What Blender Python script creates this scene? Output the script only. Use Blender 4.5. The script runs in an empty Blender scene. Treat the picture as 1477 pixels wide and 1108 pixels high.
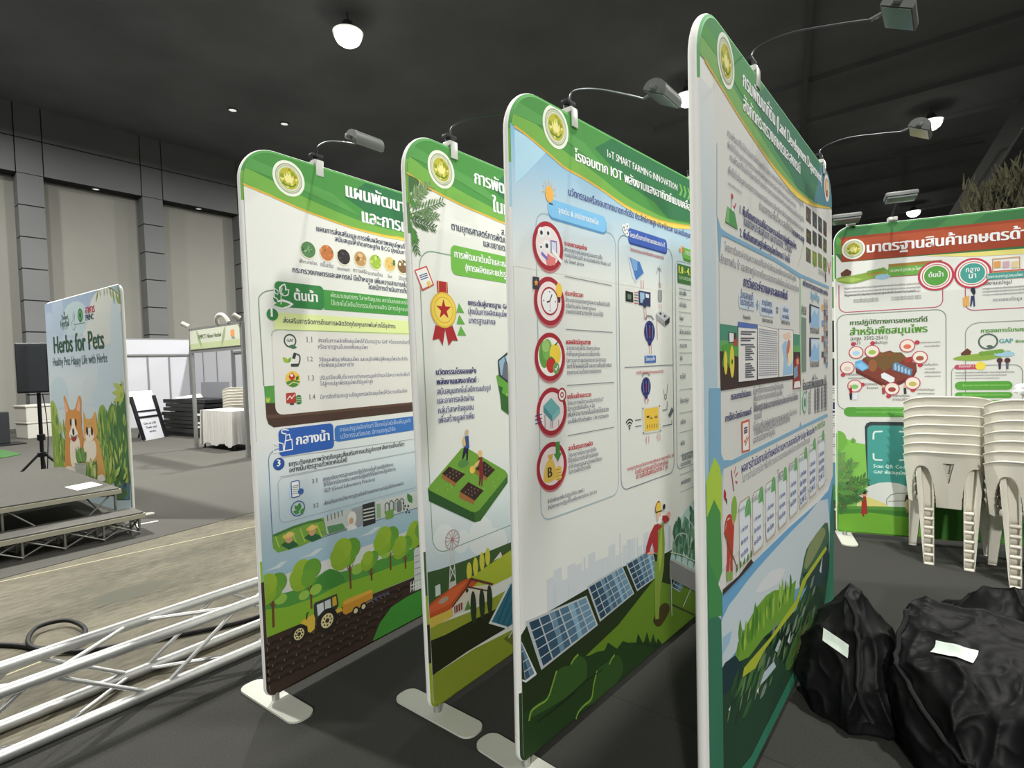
import bpy, bmesh, math, random
from mathutils import Vector, Matrix, noise
S = bpy.context.scene
COLL = S.collection
PI = math.pi
# ---------------------------------------------------------------- camera
CAM_F, CAM_YAW, CAM_PITCH, CAM_ROLL, CAM_H = 784.98, 39.09, 1.912, 1.695, 1.44   # focal length in pixels of a 1477 px wide frame, degrees, metres
def make_camera():
    y, p, r = (math.radians(a) for a in (CAM_YAW, CAM_PITCH, CAM_ROLL))
    fw = Vector((-math.sin(y)*math.cos(p), math.cos(y)*math.cos(p), -math.sin(p)))
    rt = Vector((math.cos(y), math.sin(y), 0)); up = rt.cross(fw)
    R = rt*math.cos(r) - up*math.sin(r); U = up*math.cos(r) + rt*math.sin(r)
    cd = bpy.data.cameras.new('camera'); co = bpy.data.objects.new('camera', cd); COLL.objects.link(co)
    cd.sensor_width = 36; cd.lens = 36*CAM_F/1477; cd.clip_end = 300; cd.clip_start = .02
    co.matrix_world = Matrix(((R.x, U.x, -fw.x, 0), (R.y, U.y, -fw.y, 0), (R.z, U.z, -fw.z, CAM_H), (0, 0, 0, 1)))
    S.camera = co
make_camera()
# ---------------------------------------------------------------- world, exposure
W = bpy.data.worlds.new('hall_air'); S.world = W; W.use_nodes = True
bg = W.node_tree.nodes['Background']; bg.inputs[0].default_value = (.93, .97, 1.0, 1); bg.inputs[1].default_value = .09
S.view_settings.view_transform = 'Standard'; S.view_settings.look = 'None'; S.view_settings.exposure = -.06; S.view_settings.gamma = 1
S.view_settings.use_curve_mapping = False
# ---------------------------------------------------------------- hall lamps: (x, y, watts, seen from here)
LAMPS = [(-10.6, 7.55, 1500, 1), (-5.95, 15.7, 1000, 1), (-.56, 22.9, 900, 1), (-1.65, 36.5, 700, 1),
         (.75, 3.4, 600, 0), (7.2, 1.7, 240, 0), (3.2, -5.2, 150, 0), (-9.6, -.2, 1500, 0), (-15.5, 13.5, 600, 0), (4.5, 12.0, 500, 0), (-17.0, .5, 400, 0)]  # the last, unseen lamp is added to brighten the left wall
def hall_light(x, y, w):
    ld = bpy.data.lights.new('lamp_light', 'AREA'); ld.shape = 'DISK'; ld.size = .45; ld.energy = w; ld.color = (1.0, .985, .94)
    lo = bpy.data.objects.new('lamp_light', ld); COLL.objects.link(lo); lo.location = (x, y, 8.7)
for x, y, w, v in LAMPS: hall_light(x, y, w)
def add_banner_spot(loc, target, w, deg):          # an added, unseen spotlight behind the camera that brightens the banner row
    ld = bpy.data.lights.new('added_banner_spot', 'SPOT'); ld.energy = w; ld.spot_size = math.radians(deg); ld.spot_blend = .7; ld.shadow_soft_size = .5; ld.color = (1.0, .985, .95)
    lo = bpy.data.objects.new('added_banner_spot', ld); COLL.objects.link(lo); lo.location = loc; lo.rotation_euler = (Vector(target)-Vector(loc)).to_track_quat('-Z', 'Y').to_euler()
add_banner_spot((8, -15, 8.6), (-.4, 2.0, 1.3), 10200, 20)
# ---------------------------------------------------------------- materials
def lin(c): c = c/255; return c/12.92 if c <= .04045 else ((c+.055)/1.055)**2.4
def rgb(r, g, b, k=1.0): return (min(.9, lin(r)*k), min(.9, lin(g)*k), min(.9, lin(b)*k), 1)
MATS = {}
def mat(name, color, rough=.6, metal=0, spec=.4, **kw):
    if name in MATS: return MATS[name]
    m = bpy.data.materials.new(name); m.use_nodes = True; MATS[name] = m
    b = m.node_tree.nodes['Principled BSDF']
    b.inputs['Base Color'].default_value = color; b.inputs['Roughness'].default_value = rough; b.inputs['Metallic'].default_value = metal
    b.inputs['Specular IOR Level'].default_value = spec
    nt = m.node_tree; N = nt.nodes.new; L = nt.links.new
    if kw.get('noise'):
        sc, amt, det = kw['noise']
        tc = N('ShaderNodeTexCoord'); nz = N('ShaderNodeTexNoise'); nz.inputs['Scale'].default_value = sc; nz.inputs['Detail'].default_value = det
        L(tc.outputs['Object'], nz.inputs['Vector'])
        mx = N('ShaderNodeMix'); mx.data_type = 'RGBA'
        mx.inputs['A'].default_value = tuple(c*(1-amt) for c in color[:3])+(1,); mx.inputs['B'].default_value = tuple(min(.95, c*(1+amt)) for c in color[:3])+(1,)
        rp = N('ShaderNodeMapRange'); rp.inputs['From Min'].default_value = .3; rp.inputs['From Max'].default_value = .7
        L(nz.outputs['Fac'], rp.inputs['Value']); L(rp.outputs[0], mx.inputs['Factor']); L(mx.outputs['Result'], b.inputs['Base Color'])
    if kw.get('bump'):
        sc, st, di = kw['bump']
        tc = N('ShaderNodeTexCoord'); nz = N('ShaderNodeTexNoise'); nz.inputs['Scale'].default_value = sc; nz.inputs['Detail'].default_value = 6
        L(tc.outputs['Object'], nz.inputs['Vector']); bp = N('ShaderNodeBump'); bp.inputs['Strength'].default_value = st; bp.inputs['Distance'].default_value = di
        L(nz.outputs['Fac'], bp.inputs['Height']); L(bp.outputs[0], b.inputs['Normal'])
    if kw.get('emit'):
        b.inputs['Emission Color'].default_value = kw['emit'][0]; b.inputs['Emission Strength'].default_value = kw['emit'][1]
    if kw.get('alpha') is not None:
        b.inputs['Transmission Weight'].default_value = 1; b.inputs['IOR'].default_value = kw['alpha']
    return m
M = dict(
 carpet_far=mat('glare_lightened_carpet', rgb(84, 83, 78), .95, 0, .2, noise=(240, .2, 3), bump=(300, .4, .004)),  # grey carpet with the glare and lamp light put into its colour
 carpet=mat('grey_needle_carpet', rgb(61, 61, 58), .95, 0, .15, noise=(240, .30, 3), bump=(300, .5, .004)),
 wall_grey=mat('grey_wall_paint', rgb(124, 126, 126), .8, noise=(.7, .05, 5)),
 wall_cream=mat('cream_wall_paint', rgb(155, 154, 146), .8, noise=(.5, .05, 5)),
 groove=mat('dark_joint', rgb(40, 42, 42), .9),
 ceiling=mat('black_ceiling', rgb(114, 117, 119), .95, noise=(.4, .18, 6)),
 ceil_metal=mat('dark_ceiling_steel', rgb(92, 94, 96), .6),
 fabric_white=mat('white_stretch_fabric', rgb(216, 217, 212), .75, bump=(400, .15, .002)),
 seam=mat('white_fabric_edge', rgb(232, 232, 228), .7),
 foot=mat('cream_coated_steel', rgb(196, 197, 186), .45, 0, .5, noise=(6, .04, 3)),
 alu=mat('brushed_aluminium', rgb(206, 207, 205), .40, .75, noise=(18, .05, 4)),
 alu_dull=mat('dull_aluminium', rgb(186, 187, 184), .42, .85),
 chrome=mat('chrome', rgb(104, 107, 109), .35, 1.0),
 clear=mat('frosted_clip', rgb(206, 208, 200), .25, 0, .6),
 lamp_body=mat('grey_lamp_body', rgb(104, 107, 104), .45, .2),
 glass=mat('lamp_glass', rgb(120, 126, 126), .12, 0, .7),
 plastic=mat('white_moulded_plastic', rgb(226, 222, 208), .38, 0, .5, noise=(3, .03, 3)),
 bag=mat('black_nylon', rgb(12, 12, 13), .55, 0, .22, bump=(60, .2, .004)),
 bag_trim=mat('black_webbing', rgb(18, 18, 19), .7),
 tag=mat('reflective_tag', rgb(214, 226, 214), .3, noise=(30, .08, 2)),
 black=mat('black_plastic', rgb(40, 43, 46), .5),
 black_steel=mat('black_steel', rgb(30, 31, 33), .4, .3),
 grille=mat('dark_speaker_grille', rgb(52, 57, 62), .6, bump=(600, .8, .004)),
 stage_top=mat('dark_stage_ply', rgb(88, 87, 81), .8, noise=(30, .12, 5)),
 stage_edge=mat('pale_stage_edge', rgb(168, 165, 148), .5),
 stage_frame=mat('stage_steel', rgb(150, 150, 144), .38, .7),
 white=mat('white_laminate', rgb(200, 201, 207), .45),
 foam=mat('white_foam', rgb(198, 196, 186), .8),
 rail=mat('aluminium_profile', rgb(150, 151, 150), .4, .5),
 cloth=mat('white_tablecloth', rgb(200, 198, 192), .85),
 rubber=mat('black_rubber', rgb(26, 26, 27), .6),
 paper=mat('white_paper', rgb(240, 240, 238), .7),
 dark=mat('dark_wall', rgb(34, 36, 37), .9),
 green_mat=mat('green_grass_mat', rgb(62, 104, 56), .95, noise=(60, .3, 4)),
 straw=mat('dry_greenery', rgb(84, 83, 62), .95, noise=(6, .4, 4)),
 glow=mat('lamp_glow', (1, 1, 1, 1), .5, emit=((1.0, .96, .86, 1), 7.0)),
 glow_small=mat('downlight_glow', (1, 1, 1, 1), .5, emit=((1.0, .97, .92, 1), .75)),
 brown=mat('brown_board', rgb(120, 84, 74), .7),
 plastic_bag=mat('white_plastic_bag', rgb(238, 238, 240), .35, bump=(24, .9, .03)),
)
def concrete():
    m = bpy.data.materials.new('worn_concrete'); m.use_nodes = True; nt = m.node_tree; N = nt.nodes.new; L = nt.links.new
    b = nt.nodes['Principled BSDF']; b.inputs['Roughness'].default_value = .75; b.inputs['Specular IOR Level'].default_value = .25
    tc = N('ShaderNodeTexCoord')
    n1 = N('ShaderNodeTexNoise'); n1.inputs['Scale'].default_value = 1.6; n1.inputs['Detail'].default_value = 9; n1.inputs['Roughness'].default_value = .65
    n2 = N('ShaderNodeTexNoise'); n2.inputs['Scale'].default_value = 26; n2.inputs['Detail'].default_value = 6; n2.inputs['Roughness'].default_value = .7
    n3 = N('ShaderNodeTexNoise'); n3.inputs['Scale'].default_value = .55; n3.inputs['Detail'].default_value = 3
    mp = N('ShaderNodeMapping'); mp.inputs['Scale'].default_value = (1, .35, 1)
    L(tc.outputs['Object'], mp.inputs[0])
    for n in (n1, n2): L(mp.outputs[0], n.inputs['Vector'])
    L(tc.outputs['Object'], n3.inputs['Vector'])
    r = N('ShaderNodeValToRGB'); e = r.color_ramp.elements
    e[0].position = .36; e[0].color = rgb(62, 59, 49); e[1].position = .64; e[1].color = rgb(122, 117, 100)
    ad = N('ShaderNodeMath'); ad.operation = 'MULTIPLY_ADD'; ad.inputs[1].default_value = .45
    L(n2.outputs['Fac'], ad.inputs[0]); mu = N('ShaderNodeMath'); mu.operation = 'MULTIPLY'; mu.inputs[1].default_value = .58; L(n1.outputs['Fac'], mu.inputs[0]); L(mu.outputs[0], ad.inputs[2])
    L(ad.outputs[0], r.inputs[0])
    # oil stains
    st = N('ShaderNodeMapRange'); st.inputs['From Min'].default_value = .68; st.inputs['From Max'].default_value = .74; L(n3.outputs['Fac'], st.inputs['Value'])
    mx = N('ShaderNodeMix'); mx.data_type = 'RGBA'; mx.inputs['B'].default_value = rgb(86, 86, 74)
    sc = N('ShaderNodeMath'); sc.operation = 'MULTIPLY'; sc.inputs[1].default_value = .6; L(st.outputs[0], sc.inputs[0])
    
    stain_mask = sc.outputs[0]
    for px_, py_, rx, ry, amt in ((-4.29, 1.16, .13, .26, .95), (-4.55, .98, .10, .22, .6), (-4.75, 1.7, .3, .2, .3)):      # two oval oil spots and a faint one
        mo = N('ShaderNodeMapping'); mo.vector_type = 'POINT'; mo.inputs['Location'].default_value = (-px_/rx, -py_/ry, 0); mo.inputs['Scale'].default_value = (1/rx, 1/ry, 0)
        L(tc.outputs['Object'], mo.inputs[0]); ln = N('ShaderNodeVectorMath'); ln.operation = 'LENGTH'; L(mo.outputs[0], ln.inputs[0])
        wob = N('ShaderNodeMath'); wob.operation = 'MULTIPLY_ADD'; wob.inputs[1].default_value = .9; L(n1.outputs['Fac'], wob.inputs[0]); L(ln.outputs['Value'], wob.inputs[2])
        ms = N('ShaderNodeMapRange'); ms.inputs['From Min'].default_value = 1.5; ms.inputs['From Max'].default_value = 1.1; ms.inputs['To Max'].default_value = amt; L(wob.outputs[0], ms.inputs['Value'])
        mxm = N('ShaderNodeMath'); mxm.operation = 'MAXIMUM'; L(stain_mask, mxm.inputs[0]); L(ms.outputs[0], mxm.inputs[1]); stain_mask = mxm.outputs[0]
    L(stain_mask, mx.inputs['Factor']); L(r.outputs[0], mx.inputs['A']); L(mx.outputs['Result'], b.inputs['Base Color'])
    bp = N('ShaderNodeBump'); bp.inputs['Strength'].default_value = .25; bp.inputs['Distance'].default_value = .01; L(n2.outputs['Fac'], bp.inputs['Height']); L(bp.outputs[0], b.inputs['Normal'])
    return m
M['concrete'] = concrete()
def ink():
    m = bpy.data.materials.new('fabric_print'); m.use_nodes = True; nt = m.node_tree
    b = nt.nodes['Principled BSDF']; b.inputs['Roughness'].default_value = .7; b.inputs['Specular IOR Level'].default_value = .25
    a = nt.nodes.new('ShaderNodeAttribute'); a.attribute_name = 'print_colour'; nt.links.new(a.outputs['Color'], b.inputs['Base Color'])
    return m
M['ink'] = ink()
# ---------------------------------------------------------------- mesh helpers
class MB:
    def __init__(s): s.v = []; s.f = []; s.m = []
    def add(s, vs, fs, mi=0):
        o = len(s.v); s.v += [tuple(v) for v in vs]; s.f += [tuple(i+o for i in f) for f in fs]; s.m += [mi]*len(fs); return s
    def box(s, lo, hi, mi=0, T=None, bev=0):
        bm = bmesh.new(); bmesh.ops.create_cube(bm, size=1)
        sx, sy, sz = (hi[i]-lo[i] for i in range(3))
        bmesh.ops.scale(bm, vec=(sx, sy, sz), verts=bm.verts)
        if bev: bmesh.ops.bevel(bm, geom=bm.edges[:], offset=min(bev, .45*min(sx, sy, sz)), segments=2, affect='EDGES', profile=.6)
        bmesh.ops.translate(bm, vec=((lo[0]+hi[0])/2, (lo[1]+hi[1])/2, (lo[2]+hi[2])/2), verts=bm.verts)
        return s.bm(bm, mi, T)
    def bm(s, bm, mi=0, T=None):
        bm.verts.index_update()
        vs = [(T @ v.co if T else v.co) for v in bm.verts]; fs = [[v.index for v in f.verts] for f in bm.faces]
        bm.free(); return s.add(vs, fs, mi)
    def tube(s, pts, r, n=10, mi=0, closed=False, cap=True):
        pts = [Vector(p) for p in pts]; N = len(pts); rs = r if isinstance(r, (list, tuple)) else [r]*N
        tans = []
        for i in range(N):
            a = pts[i-1] if (i or closed) else pts[i]; b = pts[(i+1) % N] if (i < N-1 or closed) else pts[i]
            tans.append((b-a).normalized())
        u = tans[0].orthogonal().normalized(); vs = []
        for i in range(N):
            t = tans[i]; u = (u-t*u.dot(t)); u = u.normalized() if u.length > 1e-6 else t.orthogonal().normalized(); w = t.cross(u)
            for k in range(n):
                a = 2*PI*k/n; vs.append(pts[i]+(u*math.cos(a)+w*math.sin(a))*rs[i])
        fs = []
        for i in range(N if closed else N-1):
            j = (i+1) % N
            for k in range(n): fs.append((i*n+k, i*n+(k+1) % n, j*n+(k+1) % n, j*n+k))
        if cap and not closed: fs += [tuple(range(n-1, -1, -1)), tuple((N-1)*n+k for k in range(n))]
        return s.add(vs, fs, mi)
    def bar(s, a, b, w, h, mi=0, up=(0, 0, 1)):
        a, b = Vector(a), Vector(b); d = b-a; L = d.length; t = d/L; upv = Vector(up)
        x = t.cross(upv); x = x.normalized() if x.length > 1e-5 else t.orthogonal().normalized(); z = x.cross(t)
        T = Matrix(((x.x, t.x, z.x, a.x), (x.y, t.y, z.y, a.y), (x.z, t.z, z.z, a.z), (0, 0, 0, 1)))
        return s.box((-w/2, 0, -h/2), (w/2, L, h/2), mi, T)
    def lathe(s, prof, c=(0, 0, 0), n=24, mi=0):
        vs = []; K = len(prof)
        for k in range(n):
            a = 2*PI*k/n
            for r, z in prof: vs.append((c[0]+r*math.cos(a), c[1]+r*math.sin(a), c[2]+z))
        fs = []
        for k in range(n):
            j = (k+1) % n
            for i in range(K-1): fs.append((k*K+i, j*K+i, j*K+i+1, k*K+i+1))
        return s.add(vs, fs, mi)
    def prism(s, out, z0, z1, mi=0):          # outline in x, y
        n = len(out); vs = [(x, y, z0) for x, y in out]+[(x, y, z1) for x, y in out]
        fs = [tuple(range(n-1, -1, -1)), tuple(range(n, 2*n))]+[(i, (i+1) % n, n+(i+1) % n, n+i) for i in range(n)]
        return s.add(vs, fs, mi)
    def build(s, name, mats, parent=None, smooth=False, angle=40):
        me = bpy.data.meshes.new(name); me.from_pydata(s.v, [], s.f); me.update()
        for m in (mats if isinstance(mats, (list, tuple)) else [mats]): me.materials.append(m)
        if any(s.m): me.polygons.foreach_set('material_index', s.m)
        bm = bmesh.new(); bm.from_mesh(me); bmesh.ops.recalc_face_normals(bm, faces=bm.faces); bm.to_mesh(me); bm.free()
        o = bpy.data.objects.new(name, me); COLL.objects.link(o)
        if smooth:
            me.polygons.foreach_set('use_smooth', [True]*len(me.polygons))
            try: me.set_sharp_from_angle(angle=math.radians(angle))
            except Exception: pass
        if parent: o.parent = parent
        return o
def tag(o, label, cat, group=None):
    o['label'] = label; o['category'] = cat
    if group: o['group'] = group
    return o
def thing(name, label, cat, loc=(0, 0, 0), rz=0, group=None):
    o = bpy.data.objects.new(name, None); COLL.objects.link(o); o.location = loc; o.rotation_euler = (0, 0, rz); o.empty_display_size = .1
    return tag(o, label, cat, group)
def struct(o): o['kind'] = 'structure'; return o
def copy_tree(o, loc, rz=0, label=None):
    r = o.copy(); COLL.objects.link(r); r.location = loc; r.rotation_euler = (0, 0, rz)
    if label: r['label'] = label
    for ch in o.children:
        c = ch.copy(); COLL.objects.link(c); c.parent = r
        for g in ch.children:
            d = g.copy(); COLL.objects.link(d); d.parent = c
    return r
def rrect(x0, y0, x1, y1, r, n=5):
    if x1 < x0: x0, x1 = x1, x0
    if y1 < y0: y0, y1 = y1, y0
    r = min(r, (x1-x0)/2.01, (y1-y0)/2.01)
    if r < .0005: return [(x0, y0), (x1, y0), (x1, y1), (x0, y1)]
    o = []
    for cx, cy, a0 in ((x1-r, y0+r, -90), (x1-r, y1-r, 0), (x0+r, y1-r, 90), (x0+r, y0+r, 180)):
        for k in range(n+1): a = math.radians(a0+90*k/n); o.append((cx+r*math.cos(a), cy+r*math.sin(a)))
    return o
def spline(pts, closed=True, n=5):
    out = []; N = len(pts)
    for i in (range(N) if closed else range(N-1)):
        if closed: a, b, c, d = pts[i-1], pts[i], pts[(i+1) % N], pts[(i+2) % N]
        else: a, b, c, d = pts[max(i-1, 0)], pts[i], pts[i+1], pts[min(i+2, N-1)]
        for k in range(n):
            t = k/n
            out.append(tuple(.5*(2*b[j]+(c[j]-a[j])*t+(2*a[j]-5*b[j]+4*c[j]-d[j])*t*t+(3*b[j]-a[j]-3*c[j]+d[j])*t**3) for j in range(len(b))))
    if not closed: out.append(tuple(pts[-1]))
    return out
# ================================================================ the setting
struct(MB().box((-5.75, -14, -.06), (-2.75, 46, 0)).build('floor', M['concrete']))
# carpet fields laid on the slab: the near one ends under the truss, the far one under the stage
struct(MB().box((-2.86, -14, -.056), (16, 46, .004)).build('floor_carpet', M['carpet']))
fc = MB(); fc.prism([(-21.6, -14), (-3.47, -14), (-5.30, .0), (-5.63, 2.6), (-10.6, 41), (-10.6, 46), (-21.6, 46)], -.056, .004)
struct(fc.build('floor_carpet', M['carpet_far']))
# carpet joints and the chalk line on the concrete
tj = MB()
for y in (2.035, 6.1): tj.box((-2.8, y, .003), (14, y+.005, .0046))
struct(tj.build('trim_1', M['groove']))
tl = MB(); tl.bar((-5.45, -.5, .0005), (-5.05, 2.9, .0005), .012, .002); tl.bar((-3.5, -.2, .0005), (-4.05, 3.2, .0005), .010, .002)
struct(tl.build('trim_2', mat('pale_floor_line', rgb(186, 180, 150), .8)))
struct(MB().bar((-6.17, 1.71, .005), (-6.14, 1.92, .005), .03, .003).build('trim_3', M['paper']))
# left wall: stacked grey pilasters, two lintel courses, cream bays behind
WX = -21.1
wl = MB(); wl.box((WX-.75, -14, -.05), (WX-.55, 46, 9.6)); struct(wl.build('wall_left', M['wall_cream']))
for k in range(-4, 14):
    y0 = .31+3.16*k; p = MB(); p.box((WX-.56, y0+.02, 0), (WX-.02, y0+.58, 7.5), 1)
    for j in range(-1, 8):
        z0 = max(0, 1.02+.928*j-.0); z1 = min(7.5, 1.02+.928*(j+1)-.035)
        if z1 > z0: p.box((WX-.55, y0, z0), (WX, y0+.60, z1), 0)
    struct(p.build('wall_left_pilaster', [M['wall_grey'], M['groove']]))
lt = MB(); lt.box((WX-.56, -14, 7.5), (WX-.03, 46, 9.55), 1)
for k in range(-4, 14):
    y0 = .31+3.16*k
    for a, b in ((y0, y0+.60), (y0+.63, y0+3.13)):
        lt.box((WX-.5, a, 7.5), (WX, b, 8.50), 0); lt.box((WX-.5, a, 8.535), (WX, b, 9.55), 0)
struct(lt.build('wall_left_lintel', [M['wall_grey'], M['groove']]))
struct(MB().box((-22, -14, 9.5), (16, 46, 9.7)).build('ceiling', M['ceiling']))
struct(MB().box((-22, 45.5, 0), (16, 46, 9.6)).build('wall_back', M['dark']))
cb = MB()
for y in (18, 21, 24, 27, 30, 34, 38): cb.box((-8, y, 9.36), (6, y+.12, 9.5))
struct(cb.build('ceiling_purlin', M['ceiling']))
ct = MB(); ct.bar((-5.2, 25.9, 9.2), (.9, 27.0, 9.2), .10, .10); ct.bar((-1.55, 26.6, 9.2), (-1.95, 33.5, 9.2), .09, .09); ct.bar((-5.2, 25.9, 9.2), (-5.0, 34, 9.2), .08, .08)
ct.bar((-2.1, 12.2, 9.3), (-5.0, 25.9, 9.25), .14, .1)
struct(ct.build('ceiling_beam', M['ceil_metal']))
# far right: sloping service gantry with its handrail and dry greenery under the roof
gy = MB(); gy.bar((.03, 19.8, 5.1), (1.9, 20, 8.6), .25, .45); gy.bar((.2, 19, 5.0), (1.35, 19, 7.0), .06, .06); gy.bar((1.35, 19, 7.0), (2.4, 19, 7.1), .06, .06)
for x in (.2, 2.2): gy.bar((x, 20, 0), (x, 20, 5.4+(x-.2)*1.8), .12, .12)
tag(gy.build('service_gantry', mat('dark_gantry_steel', rgb(58, 58, 56), .7)), 'dark sloping gantry with a handrail under the roof beyond the red-titled banner', 'gantry')
rnd = random.Random(8); ds = MB()
for k in range(1500):
    x = rnd.uniform(.2, 4.2); z0 = 4.4; top = 5.3+.62*min(1, max(0, (x-.2)/1.0))+.3*noise.noise((x*2.3, 1, 4)); z = rnd.uniform(z0, top)
    p = Vector((x, 18.2+rnd.uniform(-.5, .5), z)); d = Vector((rnd.uniform(-.12, .12), rnd.uniform(-.1, .1), rnd.uniform(.15, .4))); q = Vector((d.z, 0, -d.x))*.07
    ds.add([p-q, p+q, p+d+q*.3, p+d-q*.3], [(0, 1, 2, 3)])
ds.box((.1, 17.7, 4.2), (4.3, 18.7, 4.5)); ds.box((.3, 18.1, 0), (.45, 18.25, 4.3)); ds.box((3.9, 18.1, 0), (4.05, 18.25, 4.3))
o = ds.build('greenery', M['straw']); o['kind'] = 'stuff'; tag(o, 'dry greenery massed on a canopy behind the red-titled banner', 'greenery')
# small lights of the hall
def downlight(x, y, z, label, r=.11):
    t = thing('downlight', label, 'light', (x, y, z)); MB().lathe([(r*1.3, 0), (r*1.3, -.03), (r, -.035)], n=20).build('trim_ring', M['lamp_body'], t, True)
    MB().lathe([(0, -.02), (r, -.02)], n=20).build('diffuser', M['glow_small'], t)
downlight(-17.05, 7.88, 9.5, 'small round ceiling downlight above the left wall, nearer its corner')
downlight(-16.8, 9.4, 9.5, 'small round ceiling downlight closer to the banner with the round herb photos')
downlight(-21.3, 5.4, 7.5, 'small lit downlight under the lintel of the bay above the pet banner', .09)
downlight(-21.3, 8.46, 7.5, 'small lit downlight under the lintel of the bay above the booth sign', .09)
# high-bay lamps
LL = ['blazing high-bay lamp hanging over the left half of the hall', 'blazing high-bay lamp showing beside the edge of the tall foremost banner', 'warm high-bay lamp hanging above the red-titled banner', 'small warm high-bay lamp showing just over the red-titled banner top edge']
for (x, y, w, v), lb in zip([l for l in LAMPS if l[3]], LL):
    t = thing('high_bay_lamp', lb, 'lamp', (x, y, 9.5), 0, 'hall high-bay lamps')
    MB().lathe([(.02, 0), (.02, -.18), (.10, -.2), (.13, -.30), (.32, -.44), (.34, -.45), (.31, -.44), (.11, -.30), (0, -.29)], n=28).build('reflector', M['lamp_body'], t, True)
    MB().lathe([(0, -.74), (.14, -.72), (.25, -.64), (.30, -.54), (.30, -.46), (0, -.44)], n=20).build('bulb', M['glow'], t, True)
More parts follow.
